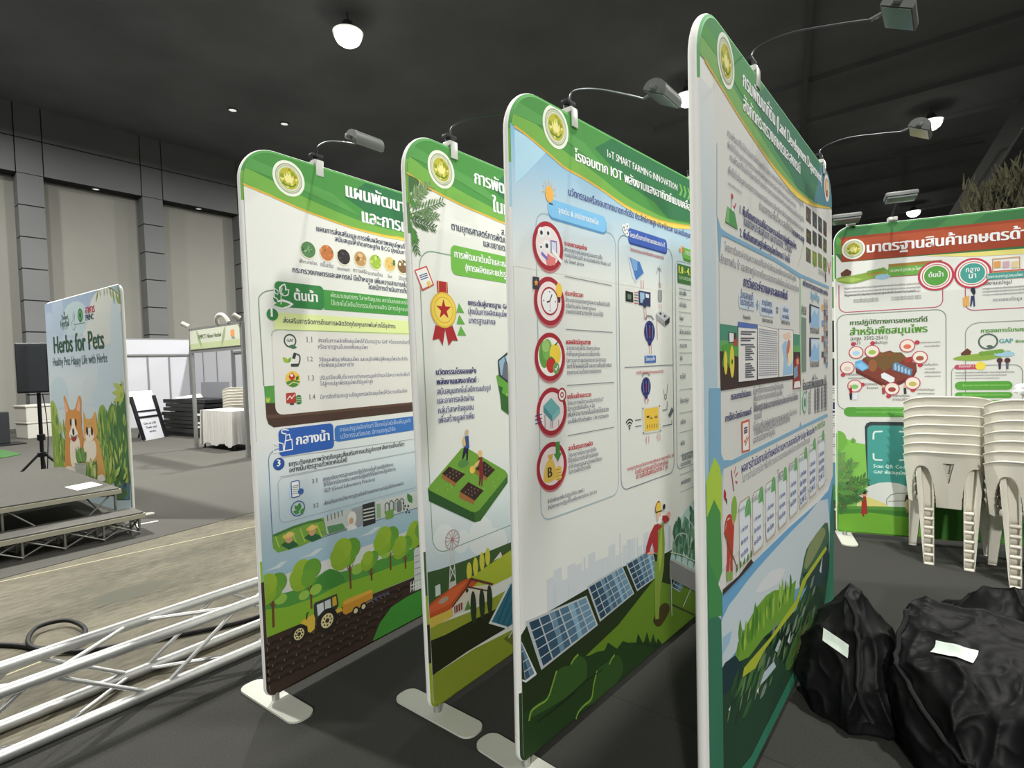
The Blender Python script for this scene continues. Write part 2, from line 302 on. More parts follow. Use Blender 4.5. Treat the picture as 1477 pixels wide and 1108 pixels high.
# ---------------------------------------------------------------- printed artwork: colours, then flat ink shapes per banner in millimetres on the banner (along its width, up from the floor)
p, g, b, o, d, r, l, f, t, s = "pgbodrlfts"
PAL=[(214,216,214),(158,190,206),(74,138,68),(112,164,74),(52,112,72),(86,148,78),(226,200,92),(222,164,66),(222,226,212),(150,160,130),(186,190,165),(176,172,62),(206,200,80),(130,150,50),(220,214,130),(150,140,40),(222,214,140),(96,130,50),(232,234,228),(66,72,96),(220,214,190),(84,126,84),(140,176,120),(52,92,58),(116,116,124),(186,112,66),(206,140,96),(72,120,60),(54,50,54),(78,72,76),(36,34,38),(176,140,92),(206,176,128),(128,92,56),(146,176,70),(186,206,100),(80,126,50),(206,180,110),(216,150,70),(72,116,60),(120,92,60),(222,216,200),(90,110,60),(120,146,120),(72,146,70),(58,128,72),(206,226,200),(214,224,158),(74,56,48),(86,150,72),(176,190,80),(92,70,58),(214,212,206),(150,180,140),(70,84,80),(70,90,90),(70,110,80),(60,72,66),(50,66,60),(150,176,60),(120,160,60),(222,186,80),(80,130,60),(210,206,140),(176,60,50),(230,220,210),(60,110,56),(168,64,56),(226,214,206),(60,70,66),(66,120,70),(170,200,160),(128,128,150),(62,112,180),(50,92,168),(186,202,226),(104,126,160),(170,176,180),(48,80,148),(56,56,64),(186,206,226),(236,238,234),(120,140,130),(60,90,150),(60,100,160),(60,90,140),(76,140,70),(128,128,140),(120,164,70),(78,126,66),(176,196,90),(52,98,64),(206,160,120),(226,190,100),(232,200,120),(198,204,200),(110,120,116),(96,146,100),(120,130,124),(160,164,166),(226,224,218),(206,164,130),(228,230,226),(58,58,58),(200,206,196),(206,208,204),(150,176,140),(96,106,104),(122,164,84),(120,126,128),(76,130,76),(60,66,60),(206,216,220),(86,150,66),(72,136,60),(134,178,54),(150,190,80),(112,72,48),(104,158,60),(112,164,58),(140,176,54),(152,184,60),(146,180,56),(64,50,42),(48,37,31),(112,98,84),(70,146,58),(206,208,208),(120,124,130),(222,226,218),(206,148,54),(222,170,70),(48,44,40),(214,206,170),(90,90,110),(86,88,104),(60,66,58),(206,214,214),(200,208,208),(210,170,60),(214,182,70),(50,48,44),(46,42,38),(216,204,150),(60,54,48),(216,217,214),(186,206,216),(70,104,62),(96,124,82),(112,142,92),(82,114,72),(98,132,82),(58,88,54),(74,106,64),(66,104,58),(82,122,68),(110,136,96),(126,154,106),(84,112,74),(100,130,84),(74,128,60),(108,172,72),(130,160,140),(196,84,74),(226,224,222),(70,90,140),(222,190,110),(164,46,50),(224,180,110),(206,172,66),(228,196,84),(196,160,56),(232,204,98),(168,44,44),(98,166,74),(66,66,116),(96,96,140),(56,100,52),(98,158,66),(60,58,66),(140,170,196),(166,196,216),(86,132,190),(100,106,116),(150,190,90),(46,82,44),(62,102,48),(108,154,60),(150,100,58),(58,40,38),(120,110,96),(150,180,80),(84,130,70),(40,40,60),(56,80,140),(214,180,100),(190,170,150),(120,44,44),(110,50,48),(214,180,120),(214,176,120),(214,219,220),(62,88,50),(166,178,56),(196,192,70),(206,206,198),(120,60,50),(180,160,160),(180,120,120),(170,140,140),(200,202,198),(190,190,184),(196,206,200),(142,152,52),(188,84,44),(206,100,58),(170,150,130),(206,180,80),(206,200,186),(96,56,44),(130,56,48),(200,190,180),(50,50,44),(90,130,60),(44,56,36),(44,50,34),(40,42,24),(134,146,46),(206,212,210),(48,104,124),(40,66,84),(190,196,196),(96,104,36),(124,176,208),(216,217,212),(168,204,222),(112,172,84),(62,66,130),(236,172,78),(70,66,76),(230,170,90),(84,140,184),(122,182,222),(150,176,186),(186,120,124),(160,44,56),(232,214,214),(236,226,220),(236,236,236),(60,60,66),(128,120,170),(206,210,226),(214,120,120),(110,110,190),(230,226,220),(238,232,230),(40,40,44),(170,60,60),(60,50,54),(54,54,66),(216,150,80),(232,190,80),(56,54,60),(96,150,70),(120,170,86),(150,190,110),(232,200,70),(186,50,48),(110,150,90),(60,110,60),(236,240,230),(80,120,60),(110,170,172),(84,140,146),(130,186,186),(120,120,124),(60,60,110),(238,226,224),(222,188,88),(206,170,76),(70,60,50),(226,194,96),(150,110,50),(76,136,66),(176,50,60),(112,116,128),(130,136,140),(120,130,140),(44,66,140),(62,92,170),(226,226,224),(60,56,54),(196,206,216),(70,116,176),(120,160,206),(110,116,124),(186,80,84),(186,70,74),(60,60,70),(50,56,90),(150,176,206),(206,214,222),(38,42,40),(96,126,96),(150,154,158),(96,100,106),(190,192,194),(150,152,156),(50,50,54),(70,70,74),(56,60,120),(38,42,90),(120,124,176),(170,60,80),(120,126,132),(50,54,110),(66,106,176),(110,120,130),(206,206,196),(224,186,70),(90,90,90),(120,96,50),(60,56,50),(150,120,60),(120,100,60),(40,42,46),(70,74,84),(60,62,66),(90,90,94),(90,94,100),(140,156,164),(74,140,52),(108,176,70),(226,120,60),(226,190,80),(206,90,70),(62,112,56),(230,222,84),(200,220,190),(150,160,164),(192,200,206),(198,204,208),(34,48,22),(92,124,34),(146,140,150),(176,182,184),(40,65,85),(53,80,101),(65,94,116),(101,132,152),(78,109,131),(91,124,147),(127,162,183),(103,138,162),(178,190,194),(206,210,206),(41,66,87),(56,84,105),(72,102,124),(108,140,160),(87,119,142),(102,137,160),(138,175,196),(34,58,26),(48,80,32),(46,76,32),(116,150,56),(24,40,18),(22,40,18),(60,52,24),(118,140,56),(148,168,70),(158,46,52),(214,160,140),(40,34,34),(222,180,160),(226,190,66),(130,40,40),(40,34,32),(60,50,40),(176,204,202),(84,130,110),(66,112,88),(110,150,120),(52,94,70),(60,100,76),(190,206,180),(130,130,130),(104,106,106),(170,174,170),(196,200,196),(60,62,40),(46,72,93),(97,131,154),(133,169,190),(206,210,208),(150,184,200),(206,206,200),(84,142,90),(118,164,92),(66,118,92),(80,126,138),(216,214,206),(190,120,90),(210,180,130),(110,40,40),(100,166,90),(120,120,132),(60,62,110),(66,70,116),(84,146,88),(120,174,104),(226,230,226),(150,150,150),(176,60,70),(120,164,190),(150,186,204),(88,76,70),(59,51,44),(91,72,111),(107,121,84),(99,109,90),(98,99,74),(72,70,70),(57,105,56),(53,99,99),(93,87,101),(81,80,91),(95,117,101),(64,66,72),(93,75,120),(100,101,94),(49,108,70),(92,101,102),(54,92,101),(80,70,66),(87,35,54),(50,68,105),(110,51,64),(98,38,37),(54,48,38),(66,66,60),(62,46,44),(105,35,55),(108,110,38),(100,107,29),(49,90,52),(74,70,64),(41,91,44),(79,52,71),(40,105,45),(59,46,86),(42,65,57),(60,60,58),(53,103,101),(91,24,41),(35,54,35),(51,27,88),(72,51,48),(76,80,64),(114,119,34),(52,128,89),(118,90,65),(92,56,41),(42,101,35),(96,90,70),(135,132,43),(69,82,96),(119,71,78),(70,132,76),(63,133,118),(120,136,60),(121,145,82),(145,153,86),(146,176,57),(94,174,97),(102,153,32),(110,130,66),(156,98,46),(116,150,52),(128,106,72),(94,153,60),(147,112,89),(90,116,60),(77,130,89),(106,162,84),(138,90,52),(102,161,25),(113,163,46),(160,176,110),(60,62,70),(206,90,90),(176,196,206),(66,68,120),(192,206,216),(80,84,130),(120,150,176),(120,130,150),(70,70,80),(74,136,112),(96,160,96),(62,46,42),(60,60,64),(220,220,222),(170,70,60),(84,150,64),(214,196,70),(58,100,50),(218,217,212),(84,108,170),(90,92,104),(150,152,160),(170,172,178),(150,186,214),(196,110,90),(226,214,160),(222,190,170),(140,50,46),(226,220,214),(110,150,170),(206,150,120),(66,68,110),(150,190,150),(130,176,206),(60,66,76),(190,206,220),(140,178,210),(120,132,126),(214,160,90),(70,74,90),(150,80,80),(120,150,190),(60,62,80),(120,160,150),(196,208,200),(90,140,120),(196,96,70),(206,110,70),(80,76,80),(166,196,68),(74,140,74),(62,64,120),(104,140,80),(150,50,60),(190,60,70),(168,50,54),(60,40,44),(170,150,120),(212,218,220),(170,206,160),(140,140,140),(84,90,150),(176,64,48),(206,150,110),(130,170,70),(120,84,60),(128,160,80),(62,48,44),(70,130,60),(104,158,196),(190,202,206),(150,182,206),(206,210,210),(62,98,72),(126,138,92),(36,66,46),(30,54,58),(34,62,60),(104,150,48),(86,136,44),(128,172,56),(70,118,40),(146,178,70),(164,176,52),(66,104,46),(104,124,58),(52,92,50),(44,78,46),(70,108,58),(34,60,40),(96,120,80),(120,130,120),(176,190,200),(166,180,180),(196,204,200),(190,200,196),(190,196,190),(48,118,92),(52,112,84),(66,132,76),(206,208,202),(58,110,66),(84,146,70),(70,124,72),(150,66,44),(166,80,52),(214,206,120),(176,74,96),(210,212,206),(130,160,70),(160,186,96),(96,60,46),(176,120,60),(150,186,206),(110,150,64),(104,160,72),(206,220,190),(180,60,80),(222,222,214),(186,90,100),(84,150,66),(70,150,140),(78,148,138),(206,226,220),(190,140,80),(206,150,90),(190,160,170),(206,190,150),(120,120,120),(40,44,60),(50,60,100),(206,160,90),(130,140,130),(66,104,50),(84,140,50),(100,100,90),(96,46,40),(110,84,52),(100,160,206),(130,186,222),(90,120,150),(214,218,220),(150,60,56),(140,90,60),(130,80,50),(222,212,200),(160,200,226),(206,110,90),(150,90,70),(206,190,180),(180,170,90),(150,70,60),(130,180,110),(120,110,110),(150,40,50),(206,160,130),(60,60,60),(150,70,70),(36,40,50),(84,150,62),(130,190,100),(140,150,140),(84,150,150),(84,100,90),(226,214,210),(220,200,70),(70,50,80),(80,50,50),(90,96,110),(140,200,110),(126,184,82),(112,170,74),(56,66,70),(70,150,142),(190,224,214),(206,210,204),(206,200,120),(84,140,60),(66,122,50),(104,160,52),(84,146,48),(66,120,50),(150,50,46),(50,40,36),(130,50,46),(214,196,140),(70,44,40),(76,116,66),(88,119,66),(81,112,66),(81,122,66),(82,113,66),(66,117,66),(79,108,66),(90,113,66),(88,107,66),(89,130,66),(85,120,66),(76,123,66),(69,126,66),(77,106,66),(68,109,66),(66,120,66),(89,116,66),(70,111,66),(81,113,66),(96,136,80),(92,132,80),(107,150,80),(104,149,80),(103,141,80),(98,132,80),(90,143,80),(97,140,80),(96,141,80),(86,128,80),(108,141,80),(88,143,80),(102,133,80),(96,143,80),(89,131,80),(106,137,80),(96,137,80),(62,104,56),(61,101,56),(54,99,56),(63,99,56),(73,110,56),(59,107,56),(57,117,56),(63,109,56),(73,101,56),(59,99,56),(66,107,56),(67,95,56),(53,102,56),(53,107,56),(64,96,56),(72,98,56),(75,117,56),(66,104,60),(64,98,60),(72,117,60),(62,105,60),(67,113,60),(71,112,60),(71,103,60),(74,102,60),(79,94,60),(60,116,60),(74,104,60),(74,107,60),(68,118,60),(110,146,90),(104,140,90),(112,139,90),(120,150,90),(102,139,90),(104,145,90),(110,148,90),(107,155,90),(105,148,90),(123,153,90),(119,158,90),(123,160,90),(100,148,90),(102,148,90),(105,158,90),(96,139,70),(75,127,70),(83,143,70),(83,136,70),(89,138,70),(93,121,70),(97,130,70),(83,129,70),(90,144,70),(76,139,70),(80,131,70),(95,133,70),(98,134,70),(74,141,70),(88,135,70),(150,168,190),(196,206,208),(176,196,200),(170,184,202),(200,202,194),(196,200,194),(176,194,196),(166,182,198),(184,198,202),(192,202,204),(182,198,206),(184,199,205),(182,198,204),(104,124,80),(128,152,84),(138,152,84),(133,152,84),(150,170,100),(96,120,110),(84,110,100),(70,100,90),(140,150,150),(160,176,186),(170,180,190),(56,120,70),(120,170,110),(40,100,60),(150,160,160),(176,66,90),(70,70,90),(52,84,66),(84,104,110),(150,172,84),(128,156,70),(96,134,70),(70,110,66),(170,184,96),(200,140,76),(226,214,196),(222,170,140),(232,222,206),(60,46,44),(50,44,48),(150,60,60),(60,40,40),(224,216,204),(206,156,90),(226,216,198),(230,220,204),(70,56,50),(206,130,110),(186,126,66),(226,220,208),(170,176,164),(150,158,140),(130,160,90),(104,146,76),(84,124,66),(150,170,90),(196,206,150),(190,200,150),(170,190,104),(90,120,140),(80,110,70)]

ART={
'p1':[
(g,0,0,1,[12,1150,1988,1150,1988,550,12,550]),
(p,1,2,0,[12,2231,12,2231,16,2229,40,2225,67,2221,95,2216,126,2211,159,2204,195,2197,234,2190,271,2183,305,2178,339,2173,378,2169,427,2163,481,2157,532,2152,576,2150,616,2149,658,2148,704,2148,751,2148,795,2149,822,2152,846,2155,903,2156,1017,2154,1164,2151,1300,2150,1404,2153,1496,2159,1600,2170,1741,2189,1893,2213,1988,2230,1988,2230,1988,2399,12,2399]),
(p,2,3,0,[12,2231,12,2231,16,2229,40,2225,67,2221,95,2216,126,2211,159,2204,195,2197,234,2190,271,2183,305,2178,339,2173,378,2169,427,2163,481,2157,532,2152,576,2150,616,2149,658,2148,704,2148,751,2148,795,2149,822,2152,846,2155,903,2156,1017,2154,1164,2151,1300,2150,1404,2153,1496,2159,1600,2170,1741,2189,1893,2213,1988,2230,1988,2241,1893,2224,1741,2201,1600,2181,1496,2171,1404,2164,1300,2161,1164,2167,1017,2178,903,2186,846,2187,822,2185,795,2184,751,2185,704,2187,658,2190,616,2193,576,2196,532,2201,481,2208,427,2217,378,2225,339,2231,305,2238,271,2245,234,2253,195,2263,159,2271,126,2279,95,2286,67,2293,40,2298,16,2303,12,2306,12,2306]),
(p,2,4,0,[660,2399,520,2291,780,2201,1020,2176,1164,2171,1300,2170,1404,2173,1496,2179,1600,2190,1741,2209,1893,2233,1988,2250,1988,2250,1988,2399]),
(p,3,5,0,[12,2351,12,2301,260,2276,620,2211,450,2291]),
(p,3,6,0,[12,2231,16,2229,40,2225,67,2221,95,2216,126,2211,159,2204,195,2197,234,2190,271,2183,305,2178,339,2173,378,2169,427,2163,481,2157,532,2152,576,2150,616,2149,658,2148,704,2148,751,2148,795,2149,822,2152,846,2155,903,2156,1017,2154,1164,2151,1300,2150,1404,2153,1496,2159,1600,2170,1741,2189,1893,2213,1988,2230,1988,2225,1893,2208,1741,2183,1600,2162,1496,2147,1404,2137,1300,2129,1164,2126,1017,2132,903,2140,846,2141,822,2139,795,2137,751,2138,704,2139,658,2140,616,2142,576,2144,532,2147,481,2152,427,2158,378,2164,339,2168,305,2173,271,2178,234,2185,195,2192,159,2199,126,2206,95,2211,67,2216,40,2220,16,2224,12,2226]),
(l,4,7,5,0,0,[12,2231,16,2229,40,2225,67,2221,95,2216,126,2211,159,2204,195,2197,234,2190,271,2183,305,2178,339,2173,378,2169,427,2163,481,2157,532,2152,576,2150,616,2149,658,2148,704,2148,751,2148,795,2149,822,2152,846,2155,903,2156,1017,2154,1164,2151,1300,2150,1404,2153,1496,2159,1600,2170,1741,2189,1893,2213,1988,2230]),
(d,4,8,224,2305,78.0,78.0,36),
(r,5,9,224,2305,63.2,4.7),
(r,5,10,224,2305,55.4,7.8),
(d,5,11,224,2305,48.4,48.4,30),
(d,6,12,226,2333,7.0,7.0,8),
(d,6,13,200,2286,5.1,5.1,8),
(d,6,14,260,2308,6.3,6.3,8),
(d,6,15,228,2343,7.6,7.6,8),
(d,6,12,238,2282,8.7,8.7,8),
(d,6,13,242,2330,10.1,10.1,8),
(d,6,14,191,2299,8.9,8.9,8),
(d,6,15,255,2318,8.4,8.4,8),
(d,6,12,222,2311,10.1,10.1,8),
(d,6,13,191,2310,10.2,10.2,8),
(d,6,14,216,2268,7.1,7.1,8),
(d,6,15,233,2280,10.5,10.5,8),
(f,7,16,217,2281,200,2319,0.16),
(f,7,16,221,2281,214,2330,0.16),
(f,7,16,226,2281,230,2333,0.16),
(f,7,16,231,2281,246,2320,0.16),
(l,7,17,6.2,0,3,[189,2280,216,2272,240,2273,257,2289]),
(t,5,18,'แผนพัฒน','าด้านสมุนไพร',530,2297,343,2,1.08),
(t,5,18,'และการเ','พิ่มผลิตภาพ',622,2190,281,2,1.08),
(t,5,19,'แผนการส่งเสริมและการเพิ่มผลิตภาพสมุนไพรที่','มีศักยภาพ',353,2097,548,1,1.2),
(t,5,19,'สนับสนุนให้เกิดเศรษฐกิจ BCG มุ่งเน้นกา','รพัฒนาคุณภาพ',453,2066,453,1,1.2),
(d,3,20,305,2000,41.0,41.0,24),
(d,4,21,305,2002,36.9,36.9,20),
(f,5,22,300,2012,306,1998,0.25),
(f,5,23,288,1998,270,1999,0.25),
(f,5,22,324,2006,307,1993,0.25),
(f,5,21,281,2014,266,2005,0.25),
(f,5,22,285,1981,288,1978,0.25),
(f,5,23,311,2001,326,1994,0.25),
(f,5,22,311,2010,304,2021,0.25),
(f,5,21,314,2022,320,2019,0.25),
(f,5,22,298,1999,280,1990,0.25),
(t,3,24,'ฟ้าทะลายโจร','',257,1937,91,0,1.2),
(d,3,20,404,2000,41.0,41.0,24),
(d,4,25,404,2002,36.9,36.9,20),
(f,5,26,396,1984,388,1988,0.45),
(f,5,27,388,2006,400,2014,0.45),
(f,5,26,405,2024,406,2038,0.45),
(f,5,25,402,1986,421,1974,0.45),
(f,5,26,382,2014,368,2015,0.45),
(f,5,27,427,2008,438,2011,0.45),
(f,5,26,416,1990,423,1994,0.45),
(f,5,25,386,1992,400,2008,0.45),
(f,5,26,380,2006,363,2013,0.45),
(t,3,24,'ขมิ้นชัน','',366,1935,69,0,1.2),
(d,3,20,499,1995,41.0,41.0,24),
(d,4,28,499,1997,36.9,36.9,20),
(f,5,29,482,1974,494,1967,0.25),
(f,5,30,481,2013,462,2013,0.25),
(f,5,29,504,2006,487,2016,0.25),
(f,5,28,509,2008,505,2021,0.25),
(f,5,29,517,2007,519,2021,0.25),
(f,5,30,511,1972,502,1970,0.25),
(f,5,29,482,2018,500,2008,0.25),
(f,5,28,506,2010,495,2010,0.25),
(f,5,29,486,1989,467,1987,0.25),
(t,3,24,'กระชายดำ','',459,1929,73,0,1.2),
(d,3,20,598,1999,41.0,41.0,24),
(d,4,31,599,2001,36.9,36.9,20),
(f,5,32,583,2018,602,2025,0.45),
(f,5,33,575,1999,583,1985,0.45),
(f,5,32,620,1986,635,1997,0.45),
(f,5,31,584,2013,568,2019,0.45),
(f,5,32,606,2004,594,1994,0.45),
(f,5,33,595,2007,575,1996,0.45),
(f,5,32,613,2012,594,2026,0.45),
(f,5,31,590,1994,580,1990,0.45),
(f,5,32,592,2009,606,2027,0.45),
(t,3,24,'กวาวเครือ','',551,1931,88,0,1.2),
(d,3,20,696,1997,41.0,41.0,24),
(d,4,34,696,1999,36.9,36.9,20),
(f,5,35,676,2004,660,1991,0.45),
(f,5,36,688,2012,701,2002,0.45),
(f,5,35,725,2004,726,1992,0.45),
(f,5,34,692,1998,693,2015,0.45),
(f,5,35,712,1981,703,1977,0.45),
(f,5,36,709,2022,711,2032,0.45),
(f,5,35,690,2012,702,2029,0.45),
(f,5,34,712,1978,725,1987,0.45),
(f,5,35,699,2020,694,2005,0.45),
(t,3,24,'มะขามป้อม','',646,1927,93,0,1.2),
(d,3,20,791,1999,41.0,41.0,24),
(d,4,37,792,2001,36.9,36.9,20),
(f,5,38,807,2004,797,2011,0.45),
(f,5,39,811,1996,828,2013,0.45),
(f,5,38,809,1996,798,1988,0.45),
(f,5,37,796,2014,801,2028,0.45),
(f,5,38,803,1984,809,1995,0.45),
(f,5,39,812,2013,829,2024,0.45),
(f,5,38,792,1981,779,1992,0.45),
(f,5,37,779,2024,797,2022,0.45),
(f,5,38,768,2018,777,2008,0.45),
(t,3,24,'ไพล','',774,1927,28,0,1.2),
(d,3,20,882,1997,41.0,41.0,24),
(d,4,40,882,2000,36.9,36.9,20),
(f,5,41,890,2008,906,2019,0.45),
(f,5,42,898,2021,917,2027,0.45),
(f,5,41,869,2017,854,2002,0.45),
(f,5,40,905,1995,906,2011,0.45),
(f,5,41,857,2011,870,2002,0.45),
(f,5,42,882,2016,871,2020,0.45),
(f,5,41,881,2019,866,2034,0.45),
(f,5,40,870,2016,873,2030,0.45),
(f,5,41,857,2013,857,2015,0.45),
(t,3,24,'บัวบก','',851,1924,54,0,1.2),
(t,5,19,'กระทรวงเกษตรและสหกรณ์ มีเป้าหมาย เพิ่มความสามารถใน','การแข่งขัน',220,1889,690,1,1.2),
(t,5,19,'โดยมีการดำเนินการตั้ง','แต่ต้นน้ำถึงปลายน้ำ',642,1855,268,1,1.2),
(l,2,43,4.0,0,3,[129,1801,88,1791,63,1771,55,1739,57,1557,59,1385]),
(b,2,44,375,1732,1900,1826,0),
(b,3,45,130,1730,376,1841,22),
(t,5,18,'ต้นน้ำ','',222,1764,118,2,1.15),
(t,5,46,'พัฒนาเกษตรกร วิสาหกิจชุมชน สถาบันเกษตรกรให้','มีความเข้มแข็ง',414,1794,499,0,1.2),
(t,5,46,'ใช้เทคโนโลยีนวัตกรรมในการผลิต มีการปลูกแบบ','ผสมผสาน',414,1756,498,0,1.2),
(f,4,18,158,1781,179,1834,0.34),
(f,5,45,160,1787,177,1828,0.26),
(f,4,18,144,1781,129,1809,0.34),
(f,5,45,143,1784,131,1806,0.26),
(f,4,18,165,1778,199,1810,0.34),
(f,5,45,168,1781,195,1806,0.26),
(f,4,18,143,1742,117,1772,0.34),
(f,5,45,141,1745,120,1768,0.26),
(f,4,18,157,1781,166,1808,0.34),
(f,5,45,158,1784,165,1804,0.26),
(f,4,18,113,1736,218,1746,0.22),
(f,5,44,121,1736,201,1744,0.17),
(l,5,18,4.0,0,0,[156,1740,159,1789,165,1814]),
(b,2,47,119,1628,1900,1704,0),
(d,4,45,114,1694,26.5,26.5,28),
(t,5,18,'1','',108,1684,11,2,1.08,50),
(t,5,19,'ส่งเสริมการจัดการด้านการผลิตวัตถุดิบคุณภาพในห่วงโซ่อุปทาน','',162,1660,648,1,1.2),
(p,1,48,0,[62,1312,1930,1312,1930,1204,94,1203,71,1220,63,1248]),
(p,2,49,0,[60,1384,109,1385,105,1309,62,1311]),
(f,3,50,70,1313,69,1337,0.2),
(f,3,50,77,1313,81,1337,0.2),
(f,3,50,73,1310,75,1331,0.2),
(p,2,51,0,[63,1260,1900,1260,1900,1242,65,1242]),
(b,3,52,106,1255,1880,1627,35),
(l,4,53,2.5,0,0,[916,1635,133,1629,110,1620,104,1599]),
(r,5,54,191,1581,27.5,7.0),
(t,5,55,'GAP','',174,1576,33,1,1.2),
(f,6,56,183,1558,223,1551,0.25),
(b,5,57,189,1465,227,1479,4),
(l,5,54,7.0,0,3,[226,1471,235,1496,233,1515,220,1521]),
(p,5,58,0,[196,1503,206,1529,221,1526,210,1499]),
(f,5,59,175,1483,152,1509,0.3),
(f,5,60,175,1483,192,1508,0.25),
(d,5,61,195,1410,36.0,36.0,28),
(p,6,62,0,[160,1397,195,1408,230,1397,215,1378,193,1373,170,1382]),
(l,7,63,4.0,0,0,[170,1382,196,1396,226,1388]),
(f,7,64,190,1402,192,1440,0.42),
(d,8,65,190,1427,7.0,7.0,28),
(f,7,66,211,1403,223,1424,0.3),
(b,5,67,158,1302,206,1349,6),
(l,6,68,4.0,0,0,[163,1319,177,1335,185,1323,201,1340]),
(b,5,69,175,1294,195,1304,2),
(b,6,70,206,1294,233,1337,12),
(l,7,71,2.5,0,0,[207,1324,233,1325]),
(l,7,71,2.5,0,0,[207,1316,233,1316]),
(l,7,71,2.5,0,0,[206,1307,232,1308]),
(t,5,24,'1.1','',275,1575,27,1,1.2),
(t,5,72,'ส่งเสริมการผลิตพืชสมุนไพรให้ได้มาตรฐาน GAP หรือเกษตรอินทรีย์','',334,1577,588,1,1.2),
(t,5,72,'หรือมาตรฐานอื่นของพืชสมุนไพร','',332,1547,289,1,1.2),
(t,5,24,'1.2','',274,1488,27,1,1.2),
(t,5,72,'วิจัยและพัฒนาพืชสมุนไพร และอนุรักษ์พันธุ์พืชสมุนไพรประจำถิ่น','',333,1487,557,1,1.2),
(t,5,72,'หรือพืชสมุนไพรหายาก','',332,1461,198,1,1.2),
(t,5,24,'1.3','',274,1399,29,1,1.2),
(t,5,72,'ปรับเปลี่ยนพื้นที่จากการทำเกษตรมูลค่าต่ำและไม่เหมาะสมกับพื้นที่','',334,1401,564,1,1.2),
(t,5,72,'ไปสู่การปลูกพืชสมุนไพรที่มีมูลค่าสูง','',334,1373,310,1,1.2),
(t,5,24,'1.4','',275,1312,29,1,1.2),
(t,5,72,'มีการจัดทำระบบฐานข้อมูลการผลิตสมุนไพรให้มีความเชื่อมโยง','',331,1311,545,1,1.2),
(b,2,73,401,1098,1900,1177,20),
(b,3,74,114,1071,394,1192,20),
(t,5,18,'กลางน้ำ','',198,1113,171,2,1.1),
(t,5,75,'การแปรรูปผลิตภัณฑ์ ใช้เทคโนโลยีเพื่อเพิ่มมูลค่า','',431,1145,463,0,1.2),
(t,5,75,'นวัตกรรมต่อยอด มีการลงทุนวิจัย','',433,1111,347,0,1.2),
(l,5,18,4.5,0,0,[87,1096,89,1135,109,1122,110,1136,133,1127,134,1098]),
(l,5,18,4.5,0,0,[137,1096,144,1138,176,1141,177,1098]),
(l,5,18,4.5,0,0,[146,1140,149,1162,166,1164,169,1142]),
(l,5,18,4.5,0,0,[87,1093,179,1096]),
(l,5,18,5.0,0,3,[151,1168,131,1175,131,1186,145,1188,163,1182]),
(o,1,76,4.0,63,661,1920,1107,45),
(l,3,77,3.0,0,0,[116,1068,925,1049]),
(l,3,77,3.0,0,0,[111,984,921,980]),
(d,4,78,109,1041,27.0,27.0,28),
(t,5,18,'3','',101,1031,15,2,1.08,55),
(t,5,79,'ยกระดับคุณภาพวัตถุดิบและส่งเสริมการแปรรูปภายหลังการเก็บเกี่ยว','',156,1022,684,1,1.2),
(t,5,79,'อย่างมีมาตรฐานด้วยเทคโนโลยี','',156,995,308,1,1.2),
(o,3,77,3.0,100,778,1880,978,30),
(b,4,80,151,882,217,927,12),
(b,5,81,162,880,201,952,6),
(l,6,82,3.0,0,0,[167,932,197,930]),
(l,6,82,3.0,0,0,[167,924,197,922]),
(l,6,82,3.0,0,0,[166,915,196,913]),
(l,6,82,3.0,0,0,[166,907,196,904]),
(l,6,82,3.0,0,0,[165,898,195,895]),
(o,6,83,4.0,162,880,201,952,6),
(d,7,84,207,900,14.0,14.0,28),
(r,5,85,189,826,33.0,4.0),
(f,6,86,195,805,165,818,0.3),
(f,6,86,192,812,198,851,0.3),
(f,6,86,199,804,224,820,0.3),
(f,6,86,186,820,175,844,0.3),
(f,6,86,203,809,213,793,0.3),
(t,5,24,'3.1','',268,924,25,1,1.2),
(t,5,24,'3.2','',267,810,27,1,1.2),
(t,5,87,'ยกระดับมาตรฐานการปฏิบัติการในห้องปฏิบัติการ','',325,924,431,1,1.2),
(t,5,87,'ให้ได้การรับรองระบบการปฏิบัติที่ดีในห้องปฏิบัติการ','',326,898,445,1,1.2),
(t,5,87,'GLP (Good Laboratory Practice)','',325,869,303,1,1.2),
(t,5,87,'ส่งเสริมการนำมาตรฐานสินค้าเกษตรตามกลุ่มที่มีขอบผลิต','',324,810,498,1,1.2),
(p,3,88,0,[65,739,162,753,231,755,318,753,332,668,190,651,84,655,62,682]),
(p,4,89,0,[66,740,162,753,245,756,306,751,317,737,230,745,161,741,69,726]),
(l,4,90,6.0,0,0,[75,730,92,676]),
(l,4,90,6.0,0,0,[114,730,132,673]),
(l,4,90,6.0,0,0,[154,731,174,670]),
(l,4,90,6.0,0,0,[195,732,216,667]),
(l,4,90,6.0,0,0,[237,732,260,664]),
(l,4,90,6.0,0,0,[280,733,305,661]),
(p,5,91,0,[99,684,125,695,152,690,173,675,184,658,136,654]),
(d,6,92,139,700,18.0,18.0,14),
(d,7,93,138,716,30.0,10.0,18),
(d,8,94,140,720,16.0,12.0,14),
(p,5,91,0,[212,685,240,697,269,692,291,676,304,659,252,655]),
(d,6,92,255,702,18.0,18.0,14),
(d,7,93,254,719,30.0,10.0,18),
(d,8,94,256,723,16.0,12.0,14),
(p,3,95,0,[321,754,474,758,502,663,373,662,332,668]),
(l,5,96,5.0,0,0,[339,759,340,731]),
(l,5,96,5.0,0,0,[359,760,360,732]),
(l,5,96,5.0,0,0,[379,761,380,733]),
(l,5,96,5.0,0,0,[399,763,401,734]),
(l,5,96,5.0,0,0,[420,764,421,735]),
(p,5,97,0,[334,706,422,700,437,669,343,667]),
(l,6,98,4.0,0,0,[299,692,339,663,453,667]),
(p,3,99,0,[474,758,541,759,541,660,502,663]),
(d,5,100,478,709,26.0,36.0,16),
(d,6,101,472,698,13.0,18.0,12),
(p,6,102,0,[445,677,470,685,506,662,501,652,449,654]),
